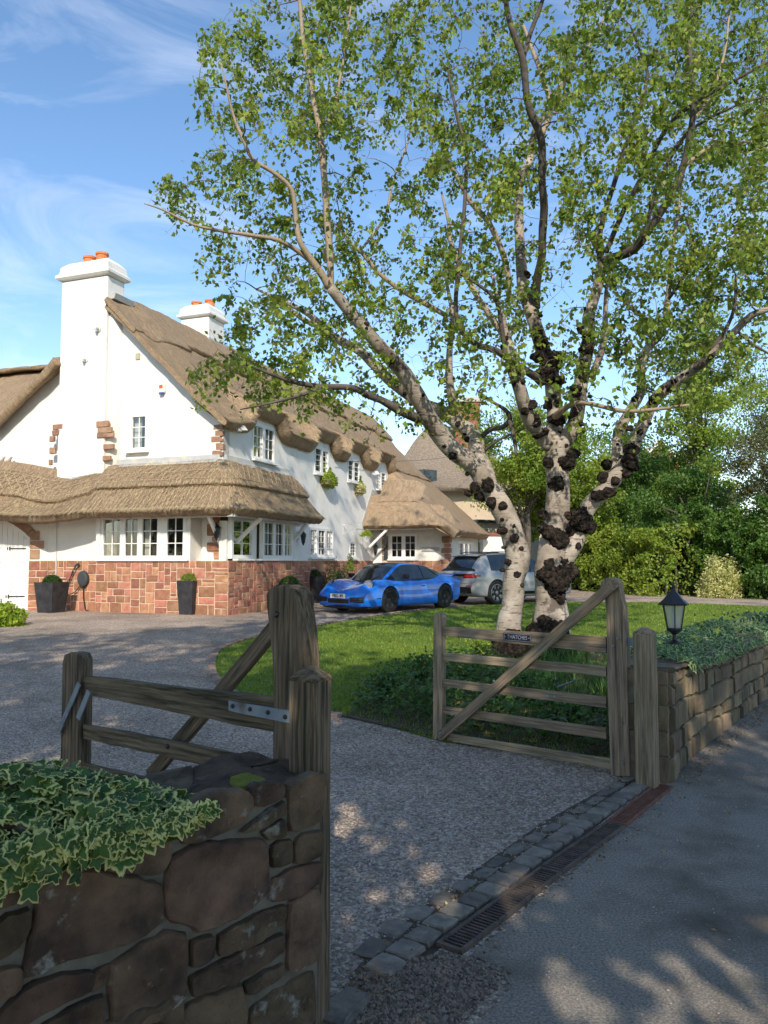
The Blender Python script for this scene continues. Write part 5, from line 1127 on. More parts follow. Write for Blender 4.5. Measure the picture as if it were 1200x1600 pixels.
beam('porch_post', H(-.08, E_S+.25, GH), H(-.08, E_S+.25, 2.8), .10, .10, M['paint'], house, jit=0)
beam('eaves_beam', H(-.02, E_S+.22, 2.82), H(pt-.2, E_S+.22, 2.82), .09, .1, M['paint'], house, jit=0)
beam('drain_pipe', spx(486, 880)[0]*HV+H(-.06, 0, 2.7), spx(486, 880)[0]*HV+H(-.06, 0, 5.1), .05, .05, M['paint'], house, jit=0)
# --- things on the walls
def wallthing(name, label, cat, c, group=None): return thing(name, label, cat, c, group)
c = (lambda p: H(p[0], -.02, p[1]))(fpx(255, 607)); al = wallthing('alarm_box', 'small white alarm box with red badge on the gable', 'alarm box', c)
b = MB().box(c+NF_*.03+UP*.0, (.2, .1, .26), (HU, HV, UP)).build('housing', M['paint'], al); bevel(b, .03, 2)
MB().box(c+NF_*.083+UP*.03, (.11, .008, .10), (HU, HV, UP)).build('badge', mat('alarm_red', (.55, .13, .06)), al); MB().box(c+NF_*.06-UP*.15, (.12, .06, .04), (HU, HV, UP)).build('strobe', mat('alarm_blue', (.05, .1, .4), rough=.3), al)
c = (lambda p: H(p[0], -.01, p[1]))(fpx(216, 557)); MB().box(c, (.14, .04, .17), (HU, HV, UP)).build('air_vent', mat('vent_buff', (.35, .34, .22), (.5, .48, .36), 40), house)
for px, py, lab in ((154, 514, 'upper grey spotlight on the tall chimney'), (134, 561, 'lower white dome light on the tall chimney')):
    c = (lambda p: H(p[0], -.3, p[1]))(fpx(px, py, -.3)); r = wallthing('wall_light', lab, 'light', c); MB().lathe([(.10, 0), (.10, .03), (.05, .05), (.07, .10), (.05, .14)], c, 10, (HU, UP, NF_)).build('body', M['sill'] if py < 540 else M['paint'], r); MB().box(c+NF_*.1-UP*.05, (.06, .06, .09), (HU, HV, UP)).build('arm', M['sill'], r)
for (s_, z_, lab) in ((spx(364, 674)[0], spx(364, 674)[1], 'twin floodlight under the thatch near the upper corner'), (spx(578, 742)[0], spx(578, 742)[1], 'floodlight bracket under the thatch beside the fourth window')):
    c = H(-.02, s_, z_); r = wallthing('floodlight', lab, 'floodlight', c); beam('bracket', c, c+NS_*.22+UP*.08, .03, .03, M['paint'], r, jit=0); MB().box(c+NS_*.26+HV*.06+UP*.08, (.14, .1, .16), (HU, HV, (UP*.8+HU*.6).normalized())).build('head', M['paint'], r); MB().box(c+NS_*.2-HV*.08+UP*.02, (.1, .09, .12), (HU, HV, (UP*.8+HU*.6).normalized())).build('head', M['sill'], r)
def wall_lantern(c, n, lab):
    r = thing('wall_lantern', lab, 'lantern', c, 'black lanterns on the house walls'); c = Vector(c); q = c+n*.2
    MB().tube([c+UP*.1, c+n*.1+UP*.22, q+UP*.18], .012, 6).build('bracket', M['iron'], r); MB().box(c+UP*.02, (.02, .06, .24), (n, n.cross(UP), UP)).build('back_plate', M['iron'], r)
    fr = MB()
    for k in range(6):
        a, a2 = k*math.pi/3, (k+1)*math.pi/3; p = lambda w, rr, z: q+Vector((math.cos(w)*rr, math.sin(w)*rr, z)); fr.tube([p(a, .05, -.2), p(a, .09, .04)], .006, 4); fr.tube([p(a, .09, .04), p(a2, .09, .04)], .006, 4)
    fr.build('frame', M['iron'], r); MB().lathe([(.045, -.2), (.08, .03)], q, 6).build('glass', M['glass'], r); MB().lathe([(.11, .04), (.06, .11), (.03, .13), (.03, .15), (.005, .19)], q, 8).build('roof', M['iron'], r); MB().lathe([(.005, -.3), (.02, -.27), (.05, -.2)], q, 8).build('finial', M['iron'], r)
wall_lantern((lambda p: H(p[0]-.05, -.12, p[1]))(fpx(343, 828, -.1)), NF_, 'black lantern on the red quoins at the front corner')
wall_lantern((lambda p: H(-.02, p[0], p[1]))(spx(464, 838)), NS_, 'black lantern past the side bay window')
wall_lantern(H(.15-.3, ps-.02, 2.1), NF_, 'black lantern beside the front door')
# bunting bracket for a hanging sign
c = (lambda p: H(-.0, p[0], p[1]))(spx(536, 820)); sb = wallthing('sign_bracket', 'thin empty wrought iron sign bracket on the long wall', 'bracket', c)
MB().tube([c+UP*.0, c+NS_*.75], .010, 4).tube([c-UP*.36, c+UP*.02], .010, 4).tube([c-UP*.34, c+NS_*.72], .008, 4).tube([c+UP*0, c+NS_*.4-UP*.34], .008, 4).build('ironwork', M['sill'], sb)
# plaque on the porch wall
c = (lambda p: H(p[0], ps-.02, p[1]))(fpx(673, 858, ps)); pq = wallthing('name_board', 'small grey stone name board on the porch wall', 'sign', c); MB().box(c, (.72, .05, .17), (HU, HV, UP)).build('board', mat('slate_board', (.42, .42, .42), (.5, .5, .5), 9), pq); MB().box(c+NF_*.03, (.66, .01, .11), (HU, HV, UP)).build('face', mat('slate_face', (.36, .36, .36)), pq)
# EV charger
cz = lambda px, py, d=-.33: (lambda p: H(p[0], d, p[1]))(fpx(px, py, -.33))
c = cz(132, 904); ev = wallthing('car_charger', 'grey charging unit with looped cable on the sandstone wall', 'car charger', c)
MB().lathe([(.17, 0), (.185, .03), (.18, .09), (.12, .11)], c, 18, (HU*.95, UP*1.18, NF_)).build('housing', M['terr'], ev)
hc = cz(121, 884, -.40); MB().tube([hc, hc+HU*.1*-1+UP*.06], [.03, .035], 8).tube([hc, hc+HU*.06-UP*.12], [.028, .02], 8).build('plug', M['terr'], ev)
MB().tube([cz(118, 892, -.4), cz(112, 903, -.38), cz(103, 913, -.36), cz(105, 926, -.37), cz(110, 930, -.38), cz(120, 924, -.38), cz(128, 914, -.37)], .012, 6).tube([cz(117, 890, -.4), cz(110, 910, -.39), cz(102, 918, -.38)], .012, 6).tube([cz(132, 914, -.37), cz(132, 935, -.37), cz(135, 952, -.38), cz(150, 957, -.5)], .014, 6).build('cable', M['iron'], ev)
MB().tube([cz(88, 903, -.36), cz(104, 903, -.36)], .01, 5).tube([cz(103, 915, -.35), cz(104, 956, -.35)], .012, 5).tube([cz(88, 815, -.32), cz(88, 900, -.34)], .012, 5).build('pipework', M['sill'], house, kind='stuff')
# gull ornaments on the flashing at far left
for px, lab in ((12, 'gull ornament standing on the left lower thatch'), (1, 'gull ornament half cut by the left picture edge')):
    c = (lambda p: H(p[0], -.15, p[1]-.06))(fpx(px, 727, -.15)); r = thing('gull_ornament', lab, 'ornament', c, 'gull ornaments on the thatch'); k = HU*-1
    me = MB().tube([c-k*.13+UP*.16, c-k*.05+UP*.17, c+k*.05+UP*.18, c+k*.1+UP*.26, c+k*.13+UP*.29, c+k*.2+UP*.27], [.01, .045, .06, .035, .035, .008], 8).build('body', mat('gull_wood', (.45, .38, .33)), r, smooth=True); MB().tube([c+UP*-.05, c+UP*.14], .012, 4).build('leg', M['iron'], r)
# planters
def planter(px, py, w, h, lab, leaf, rough_=0, ground=None, ball=.5):
    b = gp(px, py); root = thing('planter', lab, 'planter', b, 'tapered planters by the house'); a = HU; n = HV
    wb, wt = w*.38, w*.5; A = [b+a*(p*wb)+n*(q*wb) for p, q in ((-1, -1), (1, -1), (1, 1), (-1, 1))]; T = [b+a*(p*wt)+n*(q*wt)+UP*h for p, q in ((-1, -1), (1, -1), (1, 1), (-1, 1))]; I = [b+a*(p*wt*.88)+n*(q*wt*.88)+UP*h for p, q in ((-1, -1), (1, -1), (1, 1), (-1, 1))]; I2 = [p-UP*.05 for p in I]
    MB().add(A+T+I+I2, [(0, 1, 2, 3)]+[(i, (i+1) % 4, 4+(i+1) % 4, 4+i) for i in range(4)]+[(4+i, 4+(i+1) % 4, 8+(i+1) % 4, 8+i) for i in range(4)]+[(8+i, 8+(i+1) % 4, 12+(i+1) % 4, 12+i) for i in range(4)]+[(12, 13, 14, 15)]).build('pot', M['planter'], root)
    bs = thing('box_ball', 'clipped '+lab.replace('planter', 'box ball in planter').replace('black ', '').replace('tall ', '').replace('tapered ', ''), 'shrub', b+UP*(h-.04), 'clipped box balls in the planters'); v = unit(rng.normal(size=(2200, 3))); v[:, 2] = np.abs(v[:, 2])*.95-.08; C = np.array(b+UP*h)+v*np.array([w*ball, w*ball, w*ball*.95])*rng.uniform(.82, 1.03, (2200, 1)); leaf_obj('foliage', C, .035, M[leaf], bs); MB().tube([b+UP*(h-.05), b+UP*(h+.12)], .02, 5).build('stem', M['twig'], bs)
planter(296, 960, .48, .86, 'black tapered planter against the sunny sandstone plinth', 'box')
planter(80, 957, .62, .80, 'paint splashed black planter left of the car charger', 'darkbox', ball=.38)
planter(452, 954, .56, .72, 'black planter just behind the left gate heel post', 'darkbox')
planter(489, 942, .55, .86, 'tall black planter beside the blue car nose', 'darkbox')
def shrub(name, c, r, n, size, m, lab, cat='shrub', squash=1.0, hollow=.55, group=None, stems=5):
    c = Vector(c); root = thing(name, lab, cat, c, group); v = unit(rng.normal(size=(n, 3)))*(hollow+(1-hollow)*rng.random((n, 1))); v[:, 2] = np.abs(v[:, 2])*.97
    q = np.array([1+.28*noise.noise(Vector(p)*2.6+c) +.16*noise.noise(Vector(p)*6+c) for p in v]); C = np.array(c)+v*q[:, None]*np.array([r, r, r*squash]); leaf_obj('foliage', C, size, m, root)
    st = MB()
    for _ in range(stems): a = random.uniform(0, 6.28); st.tube([c, c+Vector((math.cos(a)*r*.3, math.sin(a)*r*.3, r*squash*.5)), c+Vector((math.cos(a)*r*.6, math.sin(a)*r*.6, r*squash*.85))], [.02, .012, .005], 4)
    st.build('stem', M['twig'], root); return root
shrub('shrub', H(-.55, 6.2, GH), .68, 2600, .06, M['darkbox'], 'dark glossy shrub against the long wall behind the planters', squash=1.95)
shrub('dwarf_conifer', H(-.7, 7.0, 1.25), .15, 700, .05, M['box'], 'pale green cone conifer rising behind the dark shrub', squash=4.2)
shrub('shrub', gp(8, 978), .42, 2600, .085, M['lime'], 'bright lime green shrub before the boarded door', squash=1.15)
# hanging boxes and baskets
for (px, py, rx, rz, n, leafm, lab) in ((508, 752, .46, .26, 2600, 'lime', 'long window box of cream green foliage under the second upper window'), (557, 765, .27, .24, 1100, 'varieg', 'small window box with a spike of green under the third upper window')):
    sz = spx(px, py); c = H(-.16, sz[0], sz[1]); r = thing('window_box', lab, 'window box', c, 'planted window boxes on the long wall'); MB().box(c-UP*.06+NS_*.0, (.28, rx*1.7, .16), (HU, HV, UP)).build('trough', M['twig'], r)
    v = unit(rng.normal(size=(n, 3)))*rng.uniform(.6, 1.1, (n, 1)); C = np.array(c)+v[:, :1]*np.array(HV)*rx+v[:, 1:2]*np.array(HU)*.19+v[:, 2:]*np.array([0, 0, rz])+np.array([0, 0, .03]); leaf_obj('foliage', C, .06, M[leafm], r)
    if n < 2000: v = rng.random((260, 1)); leaf_obj('foliage', np.array(c+UP*.2)+np.c_[rng.normal(0, .05, (260, 2))*(1-v), v*.32], .05, M['box'], r)
    else: v = rng.random((300, 1)); leaf_obj('foliage', np.array(c+UP*.15+HV*.05)+np.c_[rng.normal(0, .10, (300, 2))*(1-v), v*.32], .05, M['lime'], r)
sz = spx(556, 838); c = H(-.42, sz[0], sz[1]-.0); r = thing('hanging_basket', 'grey metal hanging pot of lime leaves on a bracket by the porch', 'hanging pot', c); MB().lathe([(.13, -.22), (.17, -.05), (.175, 0)], c, 12).build('pot', M['sill'], r); v = unit(rng.normal(size=(700, 3))); v[:, 2] = np.abs(v[:, 2]); leaf_obj('foliage', np.array(c)+v*.23*rng.uniform(.5, 1, (700, 1)), .06, M['lime'], r); MB().tube([c+UP*.0, c+UP*.25, c+UP*.27+HU*.4], .008, 4).build('hook', M['iron'], r)
shrub('young_tree', H(-1.3, 10.6, GH), .2, 500, .06, M['lime'], 'thin lime green plant in front of the porch window', squash=6.4)
shrub('shrub', H(-3.0, 10.4, GH), .45, 1400, .07, M['lime'], 'low lime green shrub between porch wall and pale car', squash=2.4)
# bench behind the blue car
bc = H(-.75, 8.9, GH); bn = thing('garden_bench', 'small slatted wooden garden seat against the long wall', 'bench', bc)
for k in range(7): MB().box(bc+HV*(-.45+k*.15)+HU*.25+UP*.75, (.03, .06, .42), (HU, HV, UP)).build('slat', M['oakv'], bn)
for z in (.95, .55): MB().box(bc+HU*.25+UP*z, (.05, 1.1, .07), (HU, HV, UP)).build('back_rail', M['oakv'], bn)
MB().box(bc+UP*.45, (.5, 1.1, .04), (HU, HV, UP)).build('seat', M['oakv'], bn)
for p, q in ((-1, -1), (1, -1), (1, 1), (-1, 1)): MB().box(bc+HU*(p*.22)+HV*(q*.52)+UP*.22, (.06, .06, .44), (HU, HV, UP)).build('leg', M['oakv'], bn)
# ================= cars =================
def paint(name, c, rough=.3, coat=1.0, metal=0.0): return mat(name, c, rough=rough, coat=coat, metal=metal, spec=.5)
M['blue'] = paint('shark_blue_paint', (.0, .145, .62)); M['grey'] = paint('chalk_grey_paint', (.25, .265, .275)); M['black'] = mat('black_trim', (.012, .012, .014), rough=.35); M['tyre'] = mat('tyre', (.018, .018, .018), rough=.85)
M['carglass'] = mat('car_glass', (.012, .016, .018), rough=.03, spec=1.0); M['chrome'] = mat('chrome', (.6, .6, .6), rough=.15, metal=1); M['lampglass'] = mat('lamp_glass', (.16, .17, .18), rough=.05, spec=1, coat=1); M['red'] = mat('red_lamp', (.35, .01, .01), rough=.1, coat=1); M['platew'] = mat('white_plate', (.75, .75, .72), rough=.4); M['platey'] = mat('yellow_plate', (.80, .52, .02), rough=.4)
M['rimdark'] = mat('dark_rim', (.05, .05, .055), rough=.25, metal=.6); M['silver'] = mat('silver_rim', (.25, .26, .27), rough=.3, metal=.8)
def interp(st, x):
    """stations [(x, v1, v2...)], smooth interpolation"""
    X = [s[0] for s in st]; A = np.array([s[1:] for s in st], dtype=float); out = []
    for k in range(A.shape[1]):
        y = A[:, k]; m = np.zeros(len(X)); d = np.diff(y)/np.diff(X)
        for i in range(1, len(X)-1): m[i] = 0 if d[i-1]*d[i] <= 0 else 2*d[i-1]*d[i]/(d[i-1]+d[i])
        m[0], m[-1] = d[0], d[-1]; i = int(np.clip(np.searchsorted(X, x)-1, 0, len(X)-2)); h = X[i+1]-X[i]; t = (x-X[i])/h
        out.append((2*t**3-3*t**2+1)*y[i]+(t**3-2*t**2+t)*h*m[i]+(-2*t**3+3*t**2)*y[i+1]+(t**3-t**2)*h*m[i+1])
    return out
class Car:
    def __init__(c, name, label, origin, yaw, group=None):
        c.o = Vector(origin); c.X = Vector((math.cos(yaw), math.sin(yaw), 0)); c.Y = Vector((-math.sin(yaw), math.cos(yaw), 0)); c.root = thing(name, label, 'car', c.o, 'parked cars by the house'); c.ax = (c.X, c.Y, UP)
    def P(c, x, y, z): return c.o+c.X*x+c.Y*y+UP*z
    def body(c, st, m, arches, n=90, zcut=None):
        """station: x, zb, W, zmid, Ws, zs, Wf, zf, zc"""
        xs = np.linspace(st[0][0], st[-1][0], n); rows = []
        for x in xs:
            zb, W_, zm, Ws, zs, Wf, zf, zc = interp(st, x); half = [(0, zb), (W_*.75, zb), (W_*.95, zb+.03), (W_, zb+.13), (W_*1.005, (zb+.13+zm)/2), (W_, zm), (W_*.5+Ws*.5+.008, (zm+zs)/2), (Ws, zs), ((Ws+Wf)/2, (zs+zf)/2+.012), (Wf, zf), (Wf*.55, (zf+zc)/2+.004*0), (0, zc)]
            hp = [half[0]]
            for q in range(len(half)-1):
                p0, p1, p2, p3 = half[max(q-1, 0)], half[q], half[q+1], half[min(q+2, len(half)-1)]
                for u in (.33, .67, 1.0) if q > 1 else (1.0,): hp.append(tuple(.5*((2*p1[e])+(-p0[e]+p2[e])*u+(2*p0[e]-5*p1[e]+4*p2[e]-p3[e])*u*u+(-p0[e]+3*p1[e]-3*p2[e]+p3[e])*u**3) for e in (0, 1)))
            half = [(max(0, y), z) for y, z in hp]
            rows.append([c.P(x, y, z) for y, z in half]+[c.P(x, -y, z) for y, z in half[-2:0:-1]])
        K = len(rows[0]); mb = MB(); mb.grid([r+[r[0]] for r in rows]); b = 0
        # close ends
        mb = MB(); vs = [p for r in rows for p in r]; fs = [(i*K+k, i*K+(k+1) % K, (i+1)*K+(k+1) % K, (i+1)*K+k) for i in range(n-1) for k in range(K)]+[tuple(range(K))[::-1], tuple((n-1)*K+k for k in range(K))]
        mb.add(vs, fs); o = mb.build('body', m, c.root, smooth=True)
        cut = MB()
        for (x, z, r) in arches:
            for s in (-1, 1): cut.lathe([(r, -.16), (r, .3)], c.P(x, s*.86, z), 36, (c.X, UP*-s if 0 else UP, c.Y*s))
        k = cut.build('cutter', M['black'], c.root); md = o.modifiers.new('arch', 'BOOLEAN'); md.object = k; md.operation = 'DIFFERENCE'; md.solver = 'EXACT'
        dg = bpy.context.evaluated_depsgraph_get(); dg.update(); me = bpy.data.meshes.new_from_object(o.evaluated_get(dg)); o.modifiers.clear(); o.data = me; bpy.data.objects.remove(k)
        try: 
            o.data.set_sharp_from_angle(angle=math.radians(38))
        except Exception: pass
        c.bodyo = o; return o
    def wheel(c, x, y, r, w, side, rim, spokes=5, steer=0):
        ctr = c.P(x, y, r); Yd = (c.Y*math.cos(steer)-c.X*math.sin(steer)*1)*side; Xd = UP.cross(Yd).normalized(); A = (Xd, UP, Yd); tp = bpy.data.objects.new('wheel', None); COL.objects.link(tp); tp.parent = c.root; ORG[tp] = ctr; tp.location = ctr-c.o; tp.empty_display_size = .1
        MB().lathe([(r*.68, -w*.9), (r*.9, -w), (r, -w*.85), (r, -.02), (r*.97, 0), (r*.74, .005), (r*.70, -.02)], ctr, 40, A).build('tyre', M['tyre'], tp, smooth=True)
        rm = MB().lathe([(r*.72, -w*.8), (r*.72, -.005), (r*.67, 0), (r*.64, -.03), (r*.60, -w*.7)], ctr, 36, A)
        for k in range(spokes):
            for d in (-.13, .13):
                a = 2*math.pi*k/spokes+.3; u = Xd*math.cos(a)+UP*math.sin(a); u2 = Xd*math.cos(a+d)+UP*math.sin(a+d); v = Yd.cross(u); rm.hexa([ctr+u*r*.12-v*.02-Yd*.07, ctr+u*r*.12+v*.02-Yd*.07, ctr+u2*r*.66+v*.014-Yd*.04, ctr+u2*r*.66-v*.014-Yd*.04, ctr+u*r*.12-v*.02-Yd*.03, ctr+u*r*.12+v*.02-Yd*.03, ctr+u2*r*.66+v*.014-Yd*.008, ctr+u2*r*.66-v*.014-Yd*.008])
        rm.lathe([(r*.16, -.08), (r*.16, -.02), (r*.1, -.012)], ctr, 14, A); rm.build('rim', rim, tp)
        MB().lathe([(r*.55, -w*.65), (r*.55, -w*.55)], ctr, 30, A).build('brake_disc', M['silver'], tp)
    def patch(c, name, G, m, th=.0, parent=None, smooth=True):
        return MB().grid([[c.P(*p) for p in r] for r in G]).build(name, m, parent or c.root, smooth=smooth)
    def proj(c, name, ys, zs, m, off=.006, d=-1, parent=None, shape=None, side=0):
        """a panel laid on the body: grid of (y, z) [or (x, z) when side] dropped onto the bodywork"""
        if not hasattr(c, 'bvh'):
            from mathutils.bvhtree import BVHTree
            me = c.bodyo.data; o = ORG[c.root]; c.bvh = BVHTree.FromPolygons([v.co+o for v in me.vertices], [tuple(p.vertices) for p in me.polygons])
        G = []
        for i, z in enumerate(zs):
            r = []
            for j, y in enumerate(ys):
                yy, zz = shape(y, z) if shape else (y, z)
                if side: a, dr = c.P(yy, side*2, zz), c.Y*-side
                else: a, dr = c.P(-d*4, yy, zz), c.X*d
                h = c.bvh.ray_cast(a, dr)[0]; r.append((h if h is not None else c.P(-d*2.0, yy, zz))-dr*off)
            G.append(r)
        return MB().grid(G).build(name, m, parent or c.root, smooth=True)
    def pbox(c, name, x, y, z, dx, dy, dz, m, rz=0, bv=0, parent=None):
        ax = (Vector(c.X*math.cos(rz)+c.Y*math.sin(rz)), Vector(c.Y*math.cos(rz)-c.X*math.sin(rz)), UP); o = MB().box(c.P(x, y, z), (dx, dy, dz), ax).build(name, m, parent or c.root); 
        if bv: bevel(o, bv, 3)
        return o
    def strip(c, name, pts, w, m, n=Vector((0, 0, 1))): return MB().tube([c.P(*p) for p in pts], w, 6).build(name, m, c.root)
def greenhouse(c, st, roofm, bodym, i_ws, i_roof0, i_roof1, i_back, pil, side_split, n=60):
    """st: x, belt half width, belt z, roof half width, roof z (side), roof z centre. windscreen between x[i_ws] and x[i_roof0]"""
    xs = np.linspace(st[0][0], st[-1][0], n)
    def sec(x):
        wb, zb, wr, zr, zc = interp(st, x); zr = max(zr, zb); return [(wb, zb-.03), (wb*.985+wr*.015, zb), (wb*.55+wr*.45, zb*.5+zr*.5+.012), (wr, zr-.015), (wr*.86, zr+(zc-zr)*.45), (wr*.5, zr+(zc-zr)*.85), (0, zc)]
    S_ = [sec(x) for x in xs]; full = [[(x, y, z) for y, z in s]+[(x, -y, z) for y, z in s[-2::-1]] for x, s in zip(xs, S_)]; K = 13
    def idx(x): return int(np.argmin(np.abs(xs-x)))
    a, b, d, e = idx(i_ws), idx(i_roof0), idx(i_roof1), idx(i_back)
    off = lambda G, h: [[(x, y*(1+h), z+h) for x, y, z in r] for r in G]
    c.patch('glasshouse', full, M['black'])
    top = lambda i0, i1, j0, j1, h: off([r[j0:j1+1] for r in full[i0:i1+1]], h)
    c.patch('rear_window', top(a, b, 4, 8, .004), M['carglass']); c.patch('roof', top(b, d, 3, 9, .006), roofm); c.patch('windscreen', top(d, e, 4, 8, .004), M['carglass'])
    for j0, j1, sgn in ((1, 3, 1), (9, 11, -1)):
        ks = [idx(v) for v in side_split]
        for u, v in zip(ks[:-1], ks[1:]): c.patch('side_window', top(u, v-1, j0, j1, .004), M['carglass'])
    for j0, j1 in ((3, 4), (8, 9)):
        c.patch('roof_pillar', top(a, b, j0, j1, .007), bodym); c.patch('windscreen_pillar', top(d, e, j0, j1, .007), pil if pil else bodym)
        c.patch('roof_rail_panel', top(b, d, j0, j1, .009), bodym)
    for (j0, j1) in ((1, 3), (9, 11)):
        k0 = idx(side_split[0]); c.patch('rear_pillar', top(a if a > 0 else 0, k0, j0, j1, .006), bodym); k1 = idx(side_split[-1]); c.patch('front_pillar', top(k1-1, e, j0, j1, .006), M['black'])
# --- blue coupe
fw = gp(608, 957.5); rwp = gp(688, 951); hd_ = (fw-rwp); hd_.z = 0; yaw = math.atan2(hd_.y, hd_.x); mid = (fw+rwp)/2
lat = Vector((math.sin(yaw), -math.cos(yaw), 0)); org = mid+lat*.80; org.z = gstep(org.y)+.004
c = Car('sports_car', 'bright blue sports coupe with black wheels parked by the planters', org, yaw)
st = [(-2.28, .42, .62, .60, .60, .70, .50, .76, .78), (-2.22, .30, .74, .60, .76, .74, .60, .84, .86), (-2.0, .22, .86, .60, .88, .76, .66, .90, .93), (-1.6, .17, .925, .58, .915, .76, .70, .93, .98), (-1.2, .15, .935, .56, .915, .76, .72, .94, .99), (-.7, .14, .915, .50, .89, .76, .74, .88, .96), (0, .14, .905, .46, .885, .74, .74, .84, .88), (.7, .14, .905, .48, .885, .72, .72, .84, .83), (1.2, .15, .925, .50, .90, .72, .68, .865, .78), (1.5, .15, .925, .50, .90, .71, .67, .86, .735), (1.8, .15, .91, .47, .875, .66, .65, .81, .68), (2.0, .16, .87, .42, .84, .58, .62, .72, .63), (2.14, .17, .80, .40, .77, .52, .56, .61, .575), (2.22, .20, .70, .38, .66, .47, .48, .53, .515), (2.25, .26, .60, .37, .56, .44, .42, .48, .475)]
c.body(st, M['blue'], [(1.22, .335, .375), (-1.23, .345, .385)])
gst = [(-1.95, .60, .86, .58, .87, .885), (-1.5, .70, .87, .60, .98, 1.02), (-1.0, .78, .88, .60, 1.13, 1.17), (-.5, .80, .88, .585, 1.235, 1.275), (0, .80, .87, .58, 1.27, 1.31), (.35, .79, .86, .58, 1.255, 1.305), (.62, .78, .85, .60, 1.17, 1.235), (.9, .76, .83, .62, .99, 1.06), (1.15, .72, .80, .62, .83, .87), (1.25, .70, .78, .60, .77, .80)]
greenhouse(c, gst, M['black'], M['blue'], -1.75, -.75, .48, 1.2, M['blue'], (-1.2, -.30, .90))
for x, r in ((1.22, .335), (-1.23, .345)):
    for s in (-1, 1): c.wheel(x, s*(.905 if x > 0 else .915), r, .25, s, M['rimdark'], 5)
for s in (-1, 1):      # lamps, intakes, mirrors
    n_ = (Vector((.70, s*.34, .62))).normalized(); nn = c.X*n_.x+c.Y*n_.y+UP*n_.z; u = (UP-nn*UP.dot(nn)).normalized(); v = nn.cross(u); hc = c.P(1.865, s*.69, .715)
    hl = MB().lathe([(.145, -.09), (.145, .015), (.135, .035), (.10, .055), (.04, .064)], hc, 22, (v*.95, u*1.22, nn)).build('headlight', M['lampglass'], c.root, smooth=True)
    for p, q in ((-.4, .4), (.4, .4), (-.4, -.4), (.4, -.4)): MB().lathe([(.026, .0), (.026, .060), (.016, .067)], hc+v*(p*.13)+u*(q*.14), 10, (v, u, nn)).build('lamp_cell', M['chrome'], hl)
    MB().lathe([(.147, -.01), (.158, .010), (.142, .028)], hc, 22, (v*.95, u*1.22, nn)).build('lamp_ring', M['black'], hl)
    c.proj('air_intake', [s*y for y in np.linspace(.40, .80, 7)], np.linspace(.28, .45, 5), M['black'], shape=lambda y, z: (y, .365+(z-.365)*(.65+.7*(abs(y)-.40))))
    for zz in (.325, .385): c.proj('intake_slat', [s*y for y in np.linspace(.44, .76, 6)], (zz, zz+.012), M['terr'], off=.012)
    mr = c.pbox('door_mirror', .66, s*.985, .95, .11, .20, .13, M['black'], bv=.04); c.pbox('mirror_stalk', .68, s*.87, .90, .05, .10, .03, M['black'])
    for xs_ in (-.42, .72): c.proj('door_seam', [xs_, xs_+.007], np.linspace(.22, .80, 8), M['black'], off=.002, side=s)
    c.proj('door_handle', np.linspace(-.30, -.12, 4), (.665, .69), M['terr'], off=.008, side=s); c.proj('sill_trim', np.linspace(-.8, .8, 12), (.14, .20), M['black'], off=.008, side=s)
    c.proj('side_vent', np.linspace(1.62, 1.78, 3), (.38, .40), M['black'], off=.004, side=s)
c.proj('tail_lamp', np.linspace(-.80, .80, 17), (.72, .755), M['red'], d=1)
c.proj('rear_bumper_grille', np.linspace(-.70, .70, 15), np.linspace(.30, .50, 4), M['black'], d=1)
c.proj('lower_grille', np.linspace(-.37, .37, 9), np.linspace(.27, .37, 3), M['black'])
c.patch('front_splitter', [[(2.27-y*y*.45+dx, y, z) for y in np.linspace(-.82, .82, 13)] for dx, z in ((-.03, .20), (.0, .165), (.01, .14), (-.14, .12))], M['black'])
pl = c.pbox('number_plate', 2.268, 0, .455, .012, .52, .115, M['platew']); text3d('PBG 49', .115, c.P(2.277, 0, .455), c.Y, UP, M['black'], c.root, name='plate_letters', th=.001, bold=.002, sx=1.05)
MB().lathe([(.035, 0), (.032, .004), (.01, .006)], c.P(2.08, 0, .612), 12, (c.Y, (UP+c.X*-.3).normalized(), (c.X*.5+UP*.8).normalized())).build('badge', M['chrome'], c.root)
c.patch('rear_spoiler', [[(-1.98+dx, y, .94+dz-abs(y)**2*.06) for y in np.linspace(-.66, .66, 9)] for dx, dz in ((.18, -.03), (0, .02), (-.14, .05), (-.16, .02))], M['blue'])
c.pbox('tax_disc', .85, .42, 1.02, .01, .07, .07, M['platew'])
for s in (-1, 1): MB().tube([c.P(1.22, s*(.1+.05), .86), c.P(1.0, s*.42, .955)], .009, 4).build('wiper', M['black'], c.root)
# --- pale grey four by four
rr = gp(773, 945); fr_ = rr+Vector((.80, .60, 0))*2.81; yaw = math.atan2(.60, .80); lat = Vector((-math.sin(yaw), math.cos(yaw), 0)); org = rr+Vector((.80, .60, 0))*1.405+lat*.82; org.z = gstep(org.y)+.004
c = Car('estate_car', 'pale grey four by four seen from behind, parked past the birch', org, yaw)
st = [(-2.36, .50, .60, .70, .58, .86, .48, .96, .98), (-2.30, .34, .82, .72, .82, .92, .66, 1.02, 1.04), (-2.1, .26, .92, .72, .90, .96, .74, 1.06, 1.07), (-1.5, .22, .955, .72, .93, .98, .78, 1.06, 1.06), (-.8, .22, .945, .62, .92, .96, .80, 1.04, 1.04), (0, .22, .93, .58, .91, .94, .80, 1.01, 1.02), (.8, .22, .935, .60, .92, .92, .78, .99, 1.02), (1.4, .22, .955, .66, .93, .90, .76, 1.0, .99), (1.9, .22, .93, .60, .88, .82, .70, .93, .93), (2.2, .24, .86, .52, .78, .70, .60, .80, .82), (2.33, .36, .66, .48, .6, .6, .45, .68, .70)]
c.body(st, M['grey'], [(1.40, .375, .42), (-1.405, .375, .42)])
